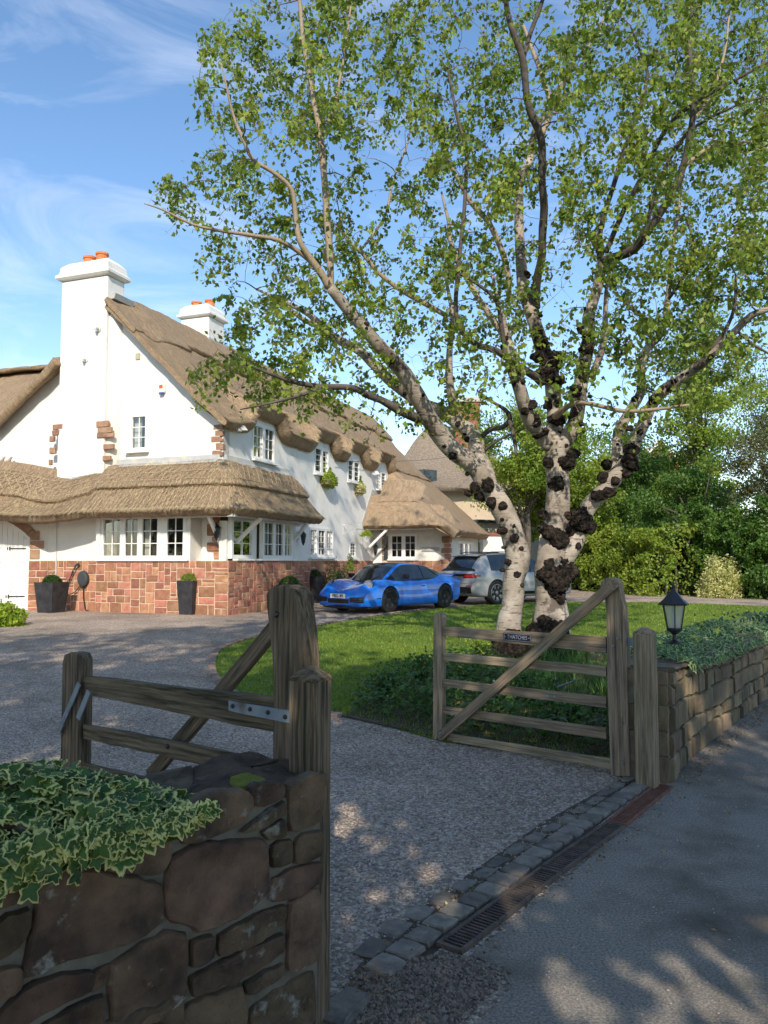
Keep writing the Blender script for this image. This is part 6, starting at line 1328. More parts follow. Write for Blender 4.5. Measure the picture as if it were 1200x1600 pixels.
gst = [(-2.22, .76, 1.03, .70, 1.05, 1.07), (-2.0, .80, 1.04, .66, 1.28, 1.31), (-1.72, .82, 1.04, .63, 1.50, 1.54), (-1.3, .83, 1.03, .62, 1.56, 1.605), (-.6, .83, 1.01, .62, 1.575, 1.62), (0, .83, 1.0, .62, 1.55, 1.60), (.5, .82, .99, .62, 1.44, 1.50), (.95, .80, .99, .64, 1.22, 1.28), (1.35, .76, .98, .66, 1.02, 1.05)]
greenhouse(c, gst, M['black'], M['grey'], -2.18, -1.78, .35, 1.3, M['grey'], (-1.55, -.62, .25, .98))
for x in (1.40, -1.405):
    for s in (-1, 1): c.wheel(x, s*.945, .375, .27, s, M['silver'], 7)
c.patch('roof_spoiler', [[(-1.72+dx-abs(y)**2*.02, y, 1.545+dz-abs(y)**2*.05) for y in np.linspace(-.62, .62, 9)] for dx, dz in ((.2, .035), (0, .02), (-.18, 0), (-.19, -.035), (-.04, -.05))], M['grey'])
c.proj('light_bar', np.linspace(-.84, .84, 21), np.linspace(.885, .95, 3), M['black'], d=1)
for s in (-1, 1):
    c.proj('tail_lamp_rim', [s*y for y in np.linspace(.44, .88, 8)], np.linspace(.835, .965, 4), M['black'], d=1, off=.010); c.proj('tail_lamp', [s*y for y in np.linspace(.47, .87, 8)], np.linspace(.855, .94, 3), M['red'], d=1, off=.016)
    c.proj('tail_lamp_wrap', np.linspace(-2.24, -2.08, 4), (.87, .94), M['red'], side=s)
    c.pbox('door_mirror', .86, s*1.02, 1.08, .14, .22, .16, M['black'], bv=.04); c.proj('sill_trim', np.linspace(-.92, .92, 14), np.linspace(.22, .40, 3), M['black'], off=.012, side=s)
    c.strip('roof_rail', [(-1.5, s*.60, 1.60), (-1.3, s*.60, 1.64), (.1, s*.60, 1.65), (.35, s*.60, 1.60)], .016, M['black'])
    for xs_ in (-.58, .42): c.proj('door_seam', [xs_, xs_+.008], np.linspace(.35, .98, 8), M['black'], off=.002, side=s)
    c.proj('reflector', [s*y for y in np.linspace(.56, .78, 4)], (.585, .61), M['red'], d=1, off=.02)
    for zz in (.90,): c.proj('door_handle', np.linspace(-.45, -.25, 4), (zz, zz+.025), M['grey'], off=.02, side=s); c.proj('door_handle', np.linspace(.55, .75, 4), (zz, zz+.025), M['grey'], off=.02, side=s)
c.proj('rear_diffuser', np.linspace(-.74, .74, 17), np.linspace(.36, .56, 5), M['black'], d=1, off=.008)
c.proj('tailgate_seam', np.linspace(-.62, .62, 14), (.66, .667), M['black'], d=1, off=.003)
pl = c.pbox('number_plate', -2.385, 0, .575, .012, .52, .115, M['platey']); text3d('PBG 245', .115, c.P(-2.394, 0, .575), -c.Y, UP, M['black'], c.root, name='plate_letters', th=.001, bold=.002)
text3d('PORSCHE', .055, c.P(-2.372, 0, .80), -c.Y, UP, M['terr'], c.root, name='badge_letters', th=.002, sx=1.3)
for y in (-.42, .42): MB().lathe([(.05, -.1), (.055, .03), (.045, .03), (.04, -.05)], c.P(-2.36, y, .33), 14, (c.Y, UP, -c.X)).build('exhaust', M['chrome'], c.root)
c.strip('rear_wiper', [(-2.16, 0, 1.14), (-2.14, -.3, 1.17)], .009, M['black'])
# ================= neighbouring buildings =================
def hat(px, py, Y): return at(px, py, Y)
nb = thing('cream_house', 'cream neighbouring house with grey thatch beyond the birch', 'house', (5, 46, .23))
A0 = at(660, 840, 44); B0 = at(846, 840, 50); ud = (B0-A0); ud.z = 0; Ln = ud.length; ud.normalize(); bd = Vector((-ud.y, ud.x, 0)); bn_ = -bd; A0.z = 0; ez = at(700, 764, 45.3).z
MB().box(A0+ud*(Ln/2)+bd*3.5+UP*(ez/2), (Ln, 7, ez), (ud, bd, UP)).build('wall', mat('cream_render', (.60, .47, .32), (.66, .53, .38), 1.5, bump=.2), nb)
G = []; rz = at(735, 672, 50).z
for i in range(31):
    f = i/30; x = -.9+(Ln+1.8)*f; hipl = ss(x, -1.0, 4.2); hipr = ss(Ln+1-x, -.3, 4.5); top_ = ez+.25+(rz-ez)*min(hipl, 1)*min(hipr, 1); G.append([A0+ud*x+bd*(3.6*(1-j/12)-.75*(j/12))+UP*(top_+(ez+.12-top_)*(j/12)**1.15) for j in range(13)])
thatch('roof', G, .4, mat('grey_thatch', (.16, .125, .09), (.28, .225, .165), 9, bump=.8), nb, amp=.06)
hp_ = lambda x: ez+.25+(rz-ez)*min(ss(x, -1.0, 4.2), 1)*min(ss(Ln+1-x, -.3, 4.5), 1)
G2_ = [[A0+ud*(-.9+(Ln+1.8)*i/20)+bd*(3.5+3.6*j/4)+UP*(hp_(-.9+(Ln+1.8)*i/20)*(1-j/4)+ez*j/4-.06) for j in range(5)] for i in range(21)]; thatch('roof', G2_, .3, M['thatch'], nb, amp=.05)
rt = MB(); 
for k in range(14): rt.box(A0+ud*(.4+k*.62)-bd*.28+UP*(ez-.12), (.12, .5, .12), (ud, bd, UP))
rt.build('rafter_ends', M['iron'], nb, kind='stuff')
cp, cq = at(711, 700, 47), at(750, 626, 47); w = cq.x-cp.x
M['brick'] = mat('old_red_brick', (.20, .07, .045), (.30, .125, .08), 14, bump=.4, c3=(.5, .4, .32), s3=9, m3=(.6, .68))
ch = MB().box(Vector(((cp.x+cq.x)/2, 47.5, (cp.z+cq.z)/2-.8)), (w, 1.0, cq.z-cp.z+1.6)).build('chimney', M['brick'], nb); MB().box(Vector(((cp.x+cq.x)/2, 47.5, cq.z+.08)), (w*1.15, 1.2, .3)).build('chimney_top', M['lead'], ch)
MB().tube([Vector(((cp.x+cq.x)/2-.3, 47.5, cq.z)), Vector(((cp.x+cq.x)/2-.3, 47.5, cq.z+1.9))], .03, 5).build('aerial', M['lead'], nb)
for k in range(4):     # chimney brick courses that stand out
    MB().box(Vector(((cp.x+cq.x)/2, 47.5, cp.z+1.0-.1+k*.42)), (w*1.02, 1.02, .05)).build('brick_course', M['brick'], ch)
wn = at(745, 818, 46.2); MB().box(A0+ud*(Ln*.72)-bd*.03+UP*(ez*.32), (2.6, .05, .12), (ud, bd, UP)).build('band', M['iron'], nb)
p = at(668, 748, 44.4); MB().box(p+UP*.1, (1.0, .5, .8), (ud, bd, UP)).build('dormer_window', M['glass'], nb)
# white garage with dark gutter
gr = thing('white_garage', 'low white painted garage with dark gutter behind the cars', 'garage', (6, 39, .23))
a, b = at(745, 812, 38.5), at(842, 812, 40); ud = (b-a); ud.z = 0; Ln = ud.length; ud.normalize(); bd = Vector((-ud.y, ud.x, 0)); a.z = 0; hz = at(790, 815, 39).z
wl_ = mat('white_brick', (.70, .70, .68), (.6, .6, .58), 6, bump=.2)
MB().box(a+ud*(Ln/2)+bd*2.2+UP*(hz/2), (Ln, 4.4, hz), (ud, bd, UP)).build('wall', wl_, gr)
MB().box(a+ud*(Ln/2)+bd*2.1+UP*(hz+.03), (Ln+.3, 4.8, .08), (ud, bd, UP)).build('roof_slab', M['lead'], gr); MB().box(a+ud*(Ln/2)-bd*.28+UP*(hz-.03), (Ln+.3, .1, .14), (ud, bd, UP)).build('gutter', M['iron'], gr)
MB().box(a+ud*(Ln*.5)-bd*.03+UP*1.1, (2.4, .05, 2.1), (ud, bd, UP)).build('garage_door', M['paint'], gr)
# white yard wall with brick coping and piers
yw = thing('garden_wall', 'white garden wall with red brick coping beside the porch', 'wall', (4.6, 33, .23)); a, b = at(752, 830, 34), at(812, 832, 35); a.z = b.z = 0; ud = (b-a); Ln = ud.length; ud.normalize(); bd = Vector((-ud.y, ud.x, 0)); hz = at(780, 838, 34.5).z
MB().box(a+ud*(Ln/2)+UP*(hz/2), (Ln, .25, hz), (ud, bd, UP)).build('wall', M['render'], yw); bk = int(Ln/.24)
for k in range(bk): MB().box(a+ud*((k+.5)*Ln/bk)+UP*(hz+.08), (Ln/bk-.012, .34, .15), (ud, bd, UP)).build('coping_brick', M['brick'], yw, jit=.004)
for q, nm in ((b, 0),): MB().box(q+UP*((hz+.25)/2), (.45, .45, hz+.25), (ud, bd, UP)).build('pier', M['brick'], yw)
# red gabled house far behind the trees
rh = thing('red_house', 'red brick gabled house glimpsed between the garden trees', 'house', at(1030, 860, 62)); p = at(1030, 735, 62); gy = p.z; x = p.x
MB().box(Vector((x, 66, gy/2-.5)), (7, 8, gy-1)).build('wall', M['brick'], rh); MB().prism([(-3.7, gy-1), (3.7, gy-1), (0, gy+2.2)], Vector((x, 61.9, 0)), Vector((1, 0, 0)), UP, Vector((0, -1, 0)), 8).build('gable', mat('red_tile', (.36, .09, .06), (.44, .15, .10), 9, bump=.4), rh)
MB().box(Vector((x+.1, 61.8, gy-3.0)), (2.2, .2, 1.6)).build('window', M['paint'], rh)
for s in (-1, 1): beam('barge_board', Vector((x+s*3.8, 61.7, gy-1.1)), Vector((x, 61.7, gy+2.35)), .12, .3, M['paint'], rh, jit=0)
# overhead wire
wr = MB(); a, b = H(-.1, 7, 5.05), at(790, 688, 52); pts = [a.lerp(b, k/12)-UP*(.5*math.sin(math.pi*k/12)) for k in range(13)]; tag(wr.tube(pts, .012, 4).build('telephone_wire', M['iron']), 'thin telephone wire from the long wall to the cream house', 'wire')
# ================= the multi stemmed birch =================
BD = 12.0
birch = thing('birch_tree', 'old multi stemmed silver birch covered in black burls', 'birch tree', gp(848, 1032), None)
def limb(pts, D=None):
    """pts (px, py, depth, radius_px)"""
    out = []
    for x, y, d, r in pts: p = at(x, y, d); out.append((p, r*d/1200.0*((.75 if y > 440 else .8) if r > 9 else .8)))
    P = []; R = []
    for i in range(len(out)-1):
        p0, p1, p2, p3 = out[max(i-1, 0)][0], out[i][0], out[i+1][0], out[min(i+2, len(out)-1)][0]
        n = max(3, int((p2-p1).length/.12))
        for k in range(n):
            t = k/n; P.append(.5*((2*p1)+(-p0+p2)*t+(2*p0-5*p1+4*p2-p3)*t*t+(-p0+3*p1-3*p2+p3)*t**3)); R.append(out[i][1]*(1-t)+out[i+1][1]*t)
    P.append(out[-1][0]); R.append(out[-1][1]); return P, R
b0 = BD
LIMBS = [  # kind, points
('bark', [(793, 1040, 12.0, 34), (794, 985, 12.0, 26), (798, 950, 12.0, 22.5), (800, 905, 12.0, 22.5), (811, 872, 12.0, 25), (800, 830, 12.0, 24), (782, 790, 12.0, 23.5), (757, 755, 12.0, 22)]),
('bark', [(757, 758, 12.0, 20), (735, 725, 12.0, 19.5), (709, 705, 11.9, 19), (690, 683, 11.8, 19), (672, 655, 11.6, 18.5), (650, 618, 11.4, 18), (629, 580, 11.2, 16.5), (600, 545, 11.0, 15), (567, 510, 10.8, 13.5), (535, 474, 10.6, 12), (514, 450, 10.5, 10.5)]),
('bark', [(760, 765, 12.1, 20), (757, 735, 12.3, 18), (747, 712, 12.5, 17), (742, 685, 12.7, 17), (722, 663, 12.9, 16), (690, 644, 13.0, 14), (645, 622, 13.1, 12.5), (605, 590, 13.2, 11.5), (567, 551, 13.3, 10), (525, 529, 13.4, 8), (483, 492, 13.5, 6), (440, 470, 13.6, 4), (400, 452, 13.7, 2.2)]),
('bark', [(862, 1045, 12.3, 55), (858, 1000, 12.3, 42), (862, 950, 12.3, 33), (862, 900, 12.3, 31), (866, 850, 12.3, 31), (870, 805, 12.3, 26), (871, 760, 12.3, 23), (870, 712, 12.3, 21.5), (871, 690, 12.3, 21)]),
('bark', [(858, 700, 12.3, 14), (848, 680, 12.2, 15), (837, 665, 12.0, 15), (824, 640, 11.8, 14.5), (809, 598, 11.6, 13.5), (800, 570, 11.5, 13), (795, 540, 11.4, 10), (786, 505, 11.4, 7), (776, 470, 11.4, 4), (770, 430, 11.3, 2.5)]),
('bark', [(868, 695, 12.4, 20), (866, 665, 12.5, 18), (866, 637, 12.5, 16.5), (863, 600, 12.5, 17), (856, 571, 12.5, 17), (846, 542, 12.5, 16), (829, 487, 12.6, 14), (817, 450, 12.7, 12), (812, 375, 12.9, 10), (812, 292, 13.1, 8.5), (829, 250, 13.2, 7.5), (837, 200, 13.3, 7), (855, 175, 13.4, 6.5), (880, 130, 13.5, 5), (897, 85, 13.6, 3.5), (905, 30, 13.7, 2)]),
('bark', [(875, 705, 12.3, 17), (888, 680, 12.3, 16), (900, 652, 12.3, 15.5), (908, 610, 12.3, 15), (916, 560, 12.3, 14), (919, 520, 12.3, 13.5), (922, 487, 12.3, 12), (933, 450, 12.3, 11), (940, 408, 12.3, 10)]),
('darkbark', [(940, 410, 12.3, 10), (957, 403, 12.1, 9.5), (992, 387, 11.8, 9), (1017, 358, 11.5, 8.5), (1046, 308, 11.2, 7.5), (1067, 258, 11.0, 7), (1083, 187, 10.8, 6), (1080, 120, 10.7, 5), (1078, 60, 10.6, 4), (1085, -20, 10.6, 3)]),
('darkbark', [(938, 412, 12.3, 6), (937, 367, 12.2, 5.5), (958, 292, 12.0, 5), (975, 233, 11.8, 4.5), (1000, 167, 11.6, 4), (1011, 115, 11.5, 3.5), (1000, 80, 11.4, 2.5), (985, 40, 11.4, 1.8)]),
('darkbark', [(946, 395, 12.2, 5.5), (967, 346, 12.0, 5), (1008, 267, 11.5, 4.6), (1042, 200, 11.1, 4.4), (1080, 165, 10.8, 4), (1117, 142, 10.6, 3.6), (1160, 118, 10.4, 3), (1220, 85, 10.2, 2)]),
('darkbark', [(1010, 362, 11.6, 4.5), (1015, 335, 11.5, 4.2), (1029, 283, 11.3, 4), (1067, 217, 11.1, 3.6), (1100, 190, 11.0, 3), (1150, 165, 10.8, 2.2), (1200, 150, 10.7, 1.5)]),
('darkbark', [(837, 480, 12.6, 9), (838, 433, 12.2, 9), (846, 396, 11.9, 8.5), (849, 340, 11.6, 8), (848, 292, 11.3, 8), (844, 217, 11.0, 8), (825, 158, 10.8, 7.5), (817, 92, 10.6, 7), (798, 40, 10.5, 6), (788, -10, 10.4, 5), (780, -90, 10.3, 3.5)]),
('darkbark', [(817, 95, 10.6, 5), (830, 50, 10.6, 4.5), (848, 0, 10.5, 4), (856, -60, 10.5, 3)]),
('goldbark', [(848, 210, 12.9, 6), (860, 170, 13.3, 5.5), (848, 120, 13.4, 5), (835, 85, 13.5, 4.5), (818, 40, 13.6, 3)]),
('goldbark', [(516, 455, 10.5, 7), (516, 420, 10.5, 7), (512, 350, 10.5, 7), (506, 270, 10.5, 6.5), (499, 205, 10.5, 6.5), (487, 140, 10.5, 5.5), (475, 70, 10.5, 4.8), (468, 0, 10.5, 4), (462, -70, 10.5, 3)]),
('goldbark', [(514, 450, 10.5, 8.5), (500, 425, 10.4, 7.5), (483, 400, 10.3, 6.5), (468, 375, 10.2, 5.5), (462, 340, 10.2, 5), (455, 295, 10.1, 4.5), (425, 268, 10.0, 4.2), (395, 250, 9.9, 4), (378, 215, 9.8, 3.6), (365, 180, 9.8, 3), (355, 140, 9.7, 2), (345, 95, 9.7, 1.2)]),
('goldbark', [(497, 420, 10.4, 5.5), (470, 395, 10.3, 5), (435, 375, 10.1, 4.5), (395, 368, 10.0, 4), (350, 362, 9.9, 3.4), (300, 350, 9.8, 2.6), (255, 328, 9.7, 1.8), (225, 318, 9.6, 1)]),
('goldbark', [(502, 215, 10.5, 4), (518, 180, 10.5, 3.4), (530, 130, 10.5, 3), (540, 75, 10.5, 2.4), (548, 10, 10.5, 1.8)]),
('goldbark', [(440, 470, 13.6, 3), (470, 498, 13.5, 4.5), (500, 512, 13.4, 5.5), (540, 535, 13.4, 7)][::-1]),
('bark', [(709, 648, 12.9, 9), (704, 607, 12.8, 8), (701, 575, 12.7, 7), (703, 540, 12.6, 6), (708, 500, 12.5, 5), (700, 455, 12.5, 3.5), (692, 420, 12.5, 2)]),
('darkbark', [(662, 658, 11.7, 11), (640, 648, 11.4, 10), (620, 640, 11.2, 9), (597, 625, 11.0, 7.5), (575, 616, 10.8, 7), (548, 605, 10.6, 6.5), (500, 604, 10.3, 5.5), (455, 595, 10.0, 4.5), (420, 582, 9.8, 3.2), (385, 570, 9.6, 2)]),
('darkbark', [(505, 604, 10.3, 4), (470, 617, 10.0, 3.4), (436, 627, 9.8, 2.8), (405, 634, 9.7, 1.8), (375, 640, 9.6, 1)]),
('darkbark', [(845, 596, 12.3, 9), (825, 583, 11.8, 8), (800, 565, 11.4, 7.5), (775, 548, 11.1, 7), (742, 537, 10.8, 6), (720, 512, 10.6, 5.5), (712, 470, 10.5, 4.5), (721, 375, 10.4, 4), (729, 250, 10.3, 3.4), (712, 175, 10.2, 2.8), (700, 110, 10.2, 2)]),
('darkbark', [(790, 560, 11.3, 5), (785, 520, 11.2, 4.4), (775, 470, 11.1, 3.6), (740, 440, 11.0, 3), (712, 425, 10.9, 2)]),
('goldbark', [(800, 540, 11.4, 7), (770, 500, 11.6, 6.5), (745, 460, 11.8, 6), (725, 425, 12.0, 5.5), (705, 385, 12.1, 4.6), (700, 345, 12.2, 3.4), (690, 300, 12.3, 2)]),
('goldbark', [(700, 495, 12.5, 5), (665, 475, 12.4, 5.5), (630, 455, 12.3, 5), (590, 425, 12.2, 4.5), (565, 395, 12.1, 4), (540, 370, 12.0, 3), (530, 330, 12.0, 2)]),
('goldbark', [(798, 470, 12.8, 4), (790, 410, 12.7, 6), (765, 350, 12.6, 5.6), (735, 315, 12.5, 5), (715, 280, 12.4, 4), (690, 230, 12.3, 3), (680, 180, 12.2, 2)]),
('bark', [(880, 880, 12.3, 20), (893, 850, 12.3, 21), (904, 830, 12.3, 19), (922, 792, 12.2, 17), (940, 770, 12.1, 16.5), (960, 750, 12.0, 17), (985, 718, 11.9, 17)]),
('bark', [(985, 722, 11.9, 14), (992, 690, 11.8, 13.5), (1002, 665, 11.7, 13), (1016, 635, 11.6, 12.5), (1040, 606, 11.4, 12), (1075, 583, 11.2, 10), (1100, 564, 11.0, 9), (1120, 545, 10.9, 8), (1150, 515, 10.7, 7), (1175, 492, 10.5, 6.5), (1205, 483, 10.4, 5.5), (1260, 470, 10.2, 4)]),
('bark', [(962, 748, 12.0, 11), (962, 710, 12.1, 11.5), (966, 675, 12.2, 11), (981, 648, 12.3, 10.5), (1000, 612, 12.4, 9), (1003, 570, 12.4, 8.5), (1012, 545, 12.4, 7.5), (1033, 521, 12.4, 7), (1042, 479, 12.4, 6), (1050, 396, 12.4, 5), (1062, 312, 12.4, 3.6), (1066, 250, 12.4, 2.2)]),
('bark', [(925, 590, 12.3, 7), (942, 540, 12.3, 6.5), (947, 500, 12.3, 5.5), (948, 450, 12.3, 4), (955, 400, 12.3, 2.4)]),
('goldbark', [(868, 650, 12.2, 7), (880, 640, 11.9, 6), (901, 630, 11.6, 5), (931, 632, 11.3, 4.6), (973, 641, 11.0, 4.2), (1023, 640, 10.8, 3.6), (1077, 633, 10.6, 2.4)]),
('darkbark', [(745, 690, 12.7, 5), (765, 672, 12.5, 5), (785, 668, 12.3, 5), (798, 655, 12.1, 5), (790, 640, 12.0, 4), (770, 628, 11.9, 3), (745, 610, 11.9, 2)]),
('darkbark', [(798, 657, 12.1, 5), (805, 690, 12.0, 4), (806, 712, 11.9, 2.5)]), ('darkbark', [(756, 705, 12.5, 3.5), (775, 690, 12.3, 3), (800, 678, 12.1, 2), (840, 660, 11.8, 1.2)]),
('darkbark', [(1033, 525, 12.4, 5), (1010, 500, 12.2, 4.4), (990, 485, 12.1, 3.5), (965, 460, 12.0, 2)]), ('darkbark', [(1042, 470, 12.4, 4), (1070, 430, 12.2, 3.4), (1085, 390, 12.1, 2.8), (1075, 350, 12.0, 2)]),
('darkbark', [(1100, 560, 11.0, 5), (1130, 520, 10.8, 4), (1147, 480, 10.7, 3.4), (1150, 430, 10.6, 2.2)]), ('darkbark', [(1150, 515, 10.7, 3), (1180, 540, 10.6, 2.5), (1215, 560, 10.5, 2)]),
('goldbark', [(1083, 190, 10.8, 4), (1110, 150, 10.9, 3.5), (1130, 90, 11.0, 2.8), (1140, 20, 11.1, 2)]), ('goldbark', [(1067, 262, 11.0, 4), (1110, 230, 11.2, 3.4), (1160, 222, 11.4, 2.6), (1210, 225, 11.6, 2)]),
('goldbark', [(560, 395, 12.1, 3), (600, 340, 12.3, 2.6), (615, 280, 12.4, 2.2), (640, 210, 12.5, 1.8), (640, 130, 12.5, 1.2)]), ('goldbark', [(900, 90, 13.6, 3), (930, 60, 13.6, 2.5), (950, 10, 13.6, 2)]),
]
SK = []; SR = []; NEAR = []
TR = MB(); others = {}
for kind, pts in LIMBS:
    NEAR += [(a[0]*(1-k/6)+b[0]*k/6, a[1]*(1-k/6)+b[1]*k/6, a[2]*(1-k/6)+b[2]*k/6, a[3]) for a, b in zip(pts[:-1], pts[1:]) for k in range(6) if kind == 'bark']
    P, R = limb(pts); P = [p+Vector((noise.noise(p*1.7), noise.noise(p*1.7+Vector((9, 0, 0))), noise.noise(p*1.7+Vector((0, 9, 0)))))*min(.05, r*.5) for p, r in zip(P, R)]
    R = [r*(1+.10*noise.noise(p*5)) for p, r in zip(P, R)]; big = R[0] > .09
    mb = MB().tube(P, R, 14 if big else 8); o = mb.build('trunk' if big and kind == 'bark' and pts[0][1] > 700 else 'limb', M[kind], birch, smooth=True)
    if min(q[1] for q in pts) < 640:
        for p, r in zip(P[2:], R[2:]):
            if r < .13: SK.append(p); SR.append(r)
# burls
def burl(px, py, rp, d):
    q = min(NEAR, key=lambda n: math.hypot(n[0]-px, n[1]-py)); e = min(math.hypot(q[0]-px, q[1]-py), q[3]*.95); d = q[2]-math.sqrt(max(0, q[3]**2-e*e))*q[2]/1200*.72
    rp *= .98; c = at(px, py, d); r = rp*d/1200; bm = bmesh.new(); bmesh.ops.create_icosphere(bm, subdivisions=4 if rp > 14 else 3, radius=1); sd = Vector((px, py, 0))*.37; sq = Vector((random.uniform(.9, 1.25), random.uniform(.6, .8), random.uniform(.75, 1.15)))
    for v in bm.verts:
        p = v.co.normalized(); k = 1+.30*noise.noise(p*1.8+sd)+.22*noise.noise(p*4.5+sd)+.16*noise.noise(p*11+sd)+.08*noise.noise(p*24+sd); v.co = Vector((p.x*sq.x, p.y*sq.y, p.z*sq.z))*r*k+c-ORG[birch]
    me = bpy.data.meshes.new('burl'); bm.to_mesh(me); bm.free(); me.materials.append(M['burl']); me.polygons.foreach_set('use_smooth', [True]*len(me.polygons)); link('burl', me, birch)
BU = "265,525,22 320,515,28 300,485,20 332,587,22 380,602,20 378,657,9 422,685,12 175,395,18 235,330,15 258,420,10 240,550,14 235,470,9 402,832,13 438,880,14 385,770,10 456,775,10 600,905,52 560,880,40 640,870,40 610,830,36 590,940,30 575,715,34 610,735,36 650,695,30 700,655,44 730,690,28 640,640,18 605,510,30 635,425,40 668,388,24 565,425,22 575,70,34 605,90,30 545,40,18 600,25,24 590,155,12 605,182,20 563,195,18 603,250,27 530,308,22 515,320,14 470,215,19 500,188,18 460,95,12 448,60,10 680,215,20 700,268,12 690,125,14 708,72,17 735,155,10 710,28,18 730,60,14 805,433,24 790,485,28 770,560,26 812,545,28 840,500,18 905,372,26 898,412,34 885,465,26 858,425,18 920,440,20 1000,165,22 1022,150,18 1060,125,14 1078,95,12 940,300,14 975,265,11 895,285,17 905,235,16 985,180,12 560,15,20 655,150,12"
for s in BU.split():
    x, y, r = map(float, s.split(',')); burl(640+x/2.609, 560+y/2.609, r/2.609, 12.0 if x < 450 else 12.1)
for x, y, r in [(848, 1010, 34), (872, 985, 16), (838, 985, 14), (870, 1030, 36), (820, 1020, 30), (795, 1010, 26), (778, 1020, 18), (850, 970, 10), (842, 558, 13), (846, 535, 12), (838, 520, 9), (917, 545, 12), (920, 527, 10), (910, 570, 9), (913, 590, 8), (822, 430, 8), (852, 585, 16), (865, 560, 14)]: burl(x, y, r, 12.15)
for kind, pts in LIMBS:
    if kind != 'bark': continue
    for a, b in zip(pts[:-1], pts[1:]):
        L = math.hypot(b[0]-a[0], b[1]-a[1]); left = a[0] < 770 and a[1] > 430; k = int(L/(55 if left else (20 if a[1] < 700 else 40))+random.random())
        for _ in range(k):
            f = random.random(); rr = a[3]*(1-f)+b[3]*f; y = a[1]+(b[1]-a[1])*f
            if 430 < y < 960 and rr > 7: burl(a[0]+(b[0]-a[0])*f+random.uniform(-.95, .95)*rr, y, rr*random.choice([.18, .25, .3, .35, .5 if y < 700 and not left else .25]), 12)
# peeling dark cracks at the foot come from the bark material
# --- fine branches grown towards points inside the crown
ELL = [(430, 110, 130, 120, 1.3), (560, 90, 110, 120, .9), (700, 100, 110, 130, 1.2), (850, 90, 120, 120, .9), (1000, 110, 130, 130, 1.5), (1130, 110, 110, 140, 1.9), (330, 295, 105, 60, .8), (470, 250, 110, 110, .75), (440, 400, 130, 90, .85), (610, 270, 100, 110, .5), (720, 310, 100, 120, .9), (870, 310, 80, 120, .7), (960, 290, 90, 110, .9), (1090, 330, 120, 120, 1.6), (1150, 450, 90, 110, 1.4), (420, 500, 110, 80, .9), (560, 470, 100, 90, .9), (390, 590, 95, 45, 1.0), (500, 585, 110, 40, .9), (640, 520, 80, 80, .75), (740, 560, 55, 90, .9), (760, 450, 80, 90, 1.0), (1010, 470, 100, 100, 1.3), (1080, 560, 110, 70, 1.2), (930, 590, 70, 80, .5), (850, 520, 60, 80, .6), (520, 640, 90, 40, .35), (690, 650, 50, 60, .5), (690, -110, 380, 90, 1.2), (1090, -90, 200, 100, 1.2), (1280, 250, 110, 260, 1.0), (1150, 240, 80, 90, .8), (620, 400, 90, 80, .7), (590, 640, 70, 50, .4), (780, 220, 70, 110, .8), (1040, 640, 90, 40, .5)]
wts = np.array([e[4]*e[2]*e[3] for e in ELL]); wts /= wts.sum(); ATT = []
NATT = 3150
ccx = at(800, 300, 12.2)
while len(ATT) < NATT:
    e = ELL[rng.choice(len(ELL), p=wts)]; a = rng.uniform(0, 6.28); r = math.sqrt(rng.random()); px, py = e[0]+e[2]*r*math.cos(a), e[1]+e[3]*r*math.sin(a)
    if px < 255 and py < 240 or (px < 300 and py < 60): continue
    if abs(px-620) < 30 and abs(py-375) < 22 and rng.random() < .8: continue
    d = rng.normal(11.9, 1.7)
    if not 8.6 < d < 15.5: continue
    ATT.append(at(px, py, d))
nodes = np.zeros((len(SK)+NATT*5, 3)); nrad = np.zeros(len(nodes)); nodes[:len(SK)] = [tuple(p) for p in SK]; nrad[:len(SK)] = SR; cnt = len(SK)
A = np.array([tuple(p) for p in ATT]); dist0 = np.array([np.min(((nodes[:cnt]-a)**2).sum(1)) for a in A]); order = np.argsort(dist0)
tw = MB(); tips = []
for ii in order:
    a = A[ii]; dd = nodes[:cnt]-a; d2 = (dd**2).sum(1)+np.where(dd[:, 2] > .15, (dd[:, 2]*1.3)**2, 0); k = int(np.argmin(d2)); p0 = Vector(nodes[k]); p3 = Vector(a); L = (p3-p0).length
    if L < .02: continue
    dirn = (p3-p0)/L; bend = Vector((random.gauss(0, .12), random.gauss(0, .12), random.uniform(.0, .18)))*L
    q1 = p0+dirn*L*.33+bend; q2 = p0+dirn*L*.7+bend*.8; r0 = min(nrad[k]*.7, .004+.0085*math.sqrt(L)+.002); r0 = max(r0, .0045)
    pts = [p0, q1, q2, p3]; 
    pts = [pts[0], pts[0].lerp(pts[1], .5)+Vector((random.gauss(0, .03), random.gauss(0, .03), random.gauss(0, .03)))*L, pts[1], pts[2], pts[3]]
    tw.tube(pts, [r0, r0*.9, r0*.75, r0*.55, .0028], 4, cap=False)
    # dangling tip
    e = p3+Vector((random.gauss(0, .1), random.gauss(0, .1), -random.uniform(.05, .32))); tw.tube([p3, p3.lerp(e, .5)+Vector((random.gauss(0, .02), random.gauss(0, .02), .01)), e], [.0028, .002, .0012], 3, cap=False)
    for q, rr2 in ((pts[2], r0*.75), (pts[3], r0*.55), (p3, .004)):
        nodes[cnt] = q; nrad[cnt] = rr2; cnt += 1
    tips.append((pts[2], pts[3], p3, e))
tw.build('branches', M['twig'], birch, smooth=True, kind='stuff')
C = []
for q2, q3, p3, e in tips:
    m = random.choice([4, 12, 18, 28, 42])
    for _ in range(m):
        t = random.random()
        if t < .25: p = q2.lerp(q3, random.random())
        elif t < .6: p = q3.lerp(p3, random.random())
        else: p = p3.lerp(e, random.random())
        C.append((p.x+random.gauss(0, .055), p.y+random.gauss(0, .055), p.z+random.gauss(0, .05)-.02))
leaf_obj('leaves', C, .084, M['birchleaf'], birch, droop=.5, w=.72)
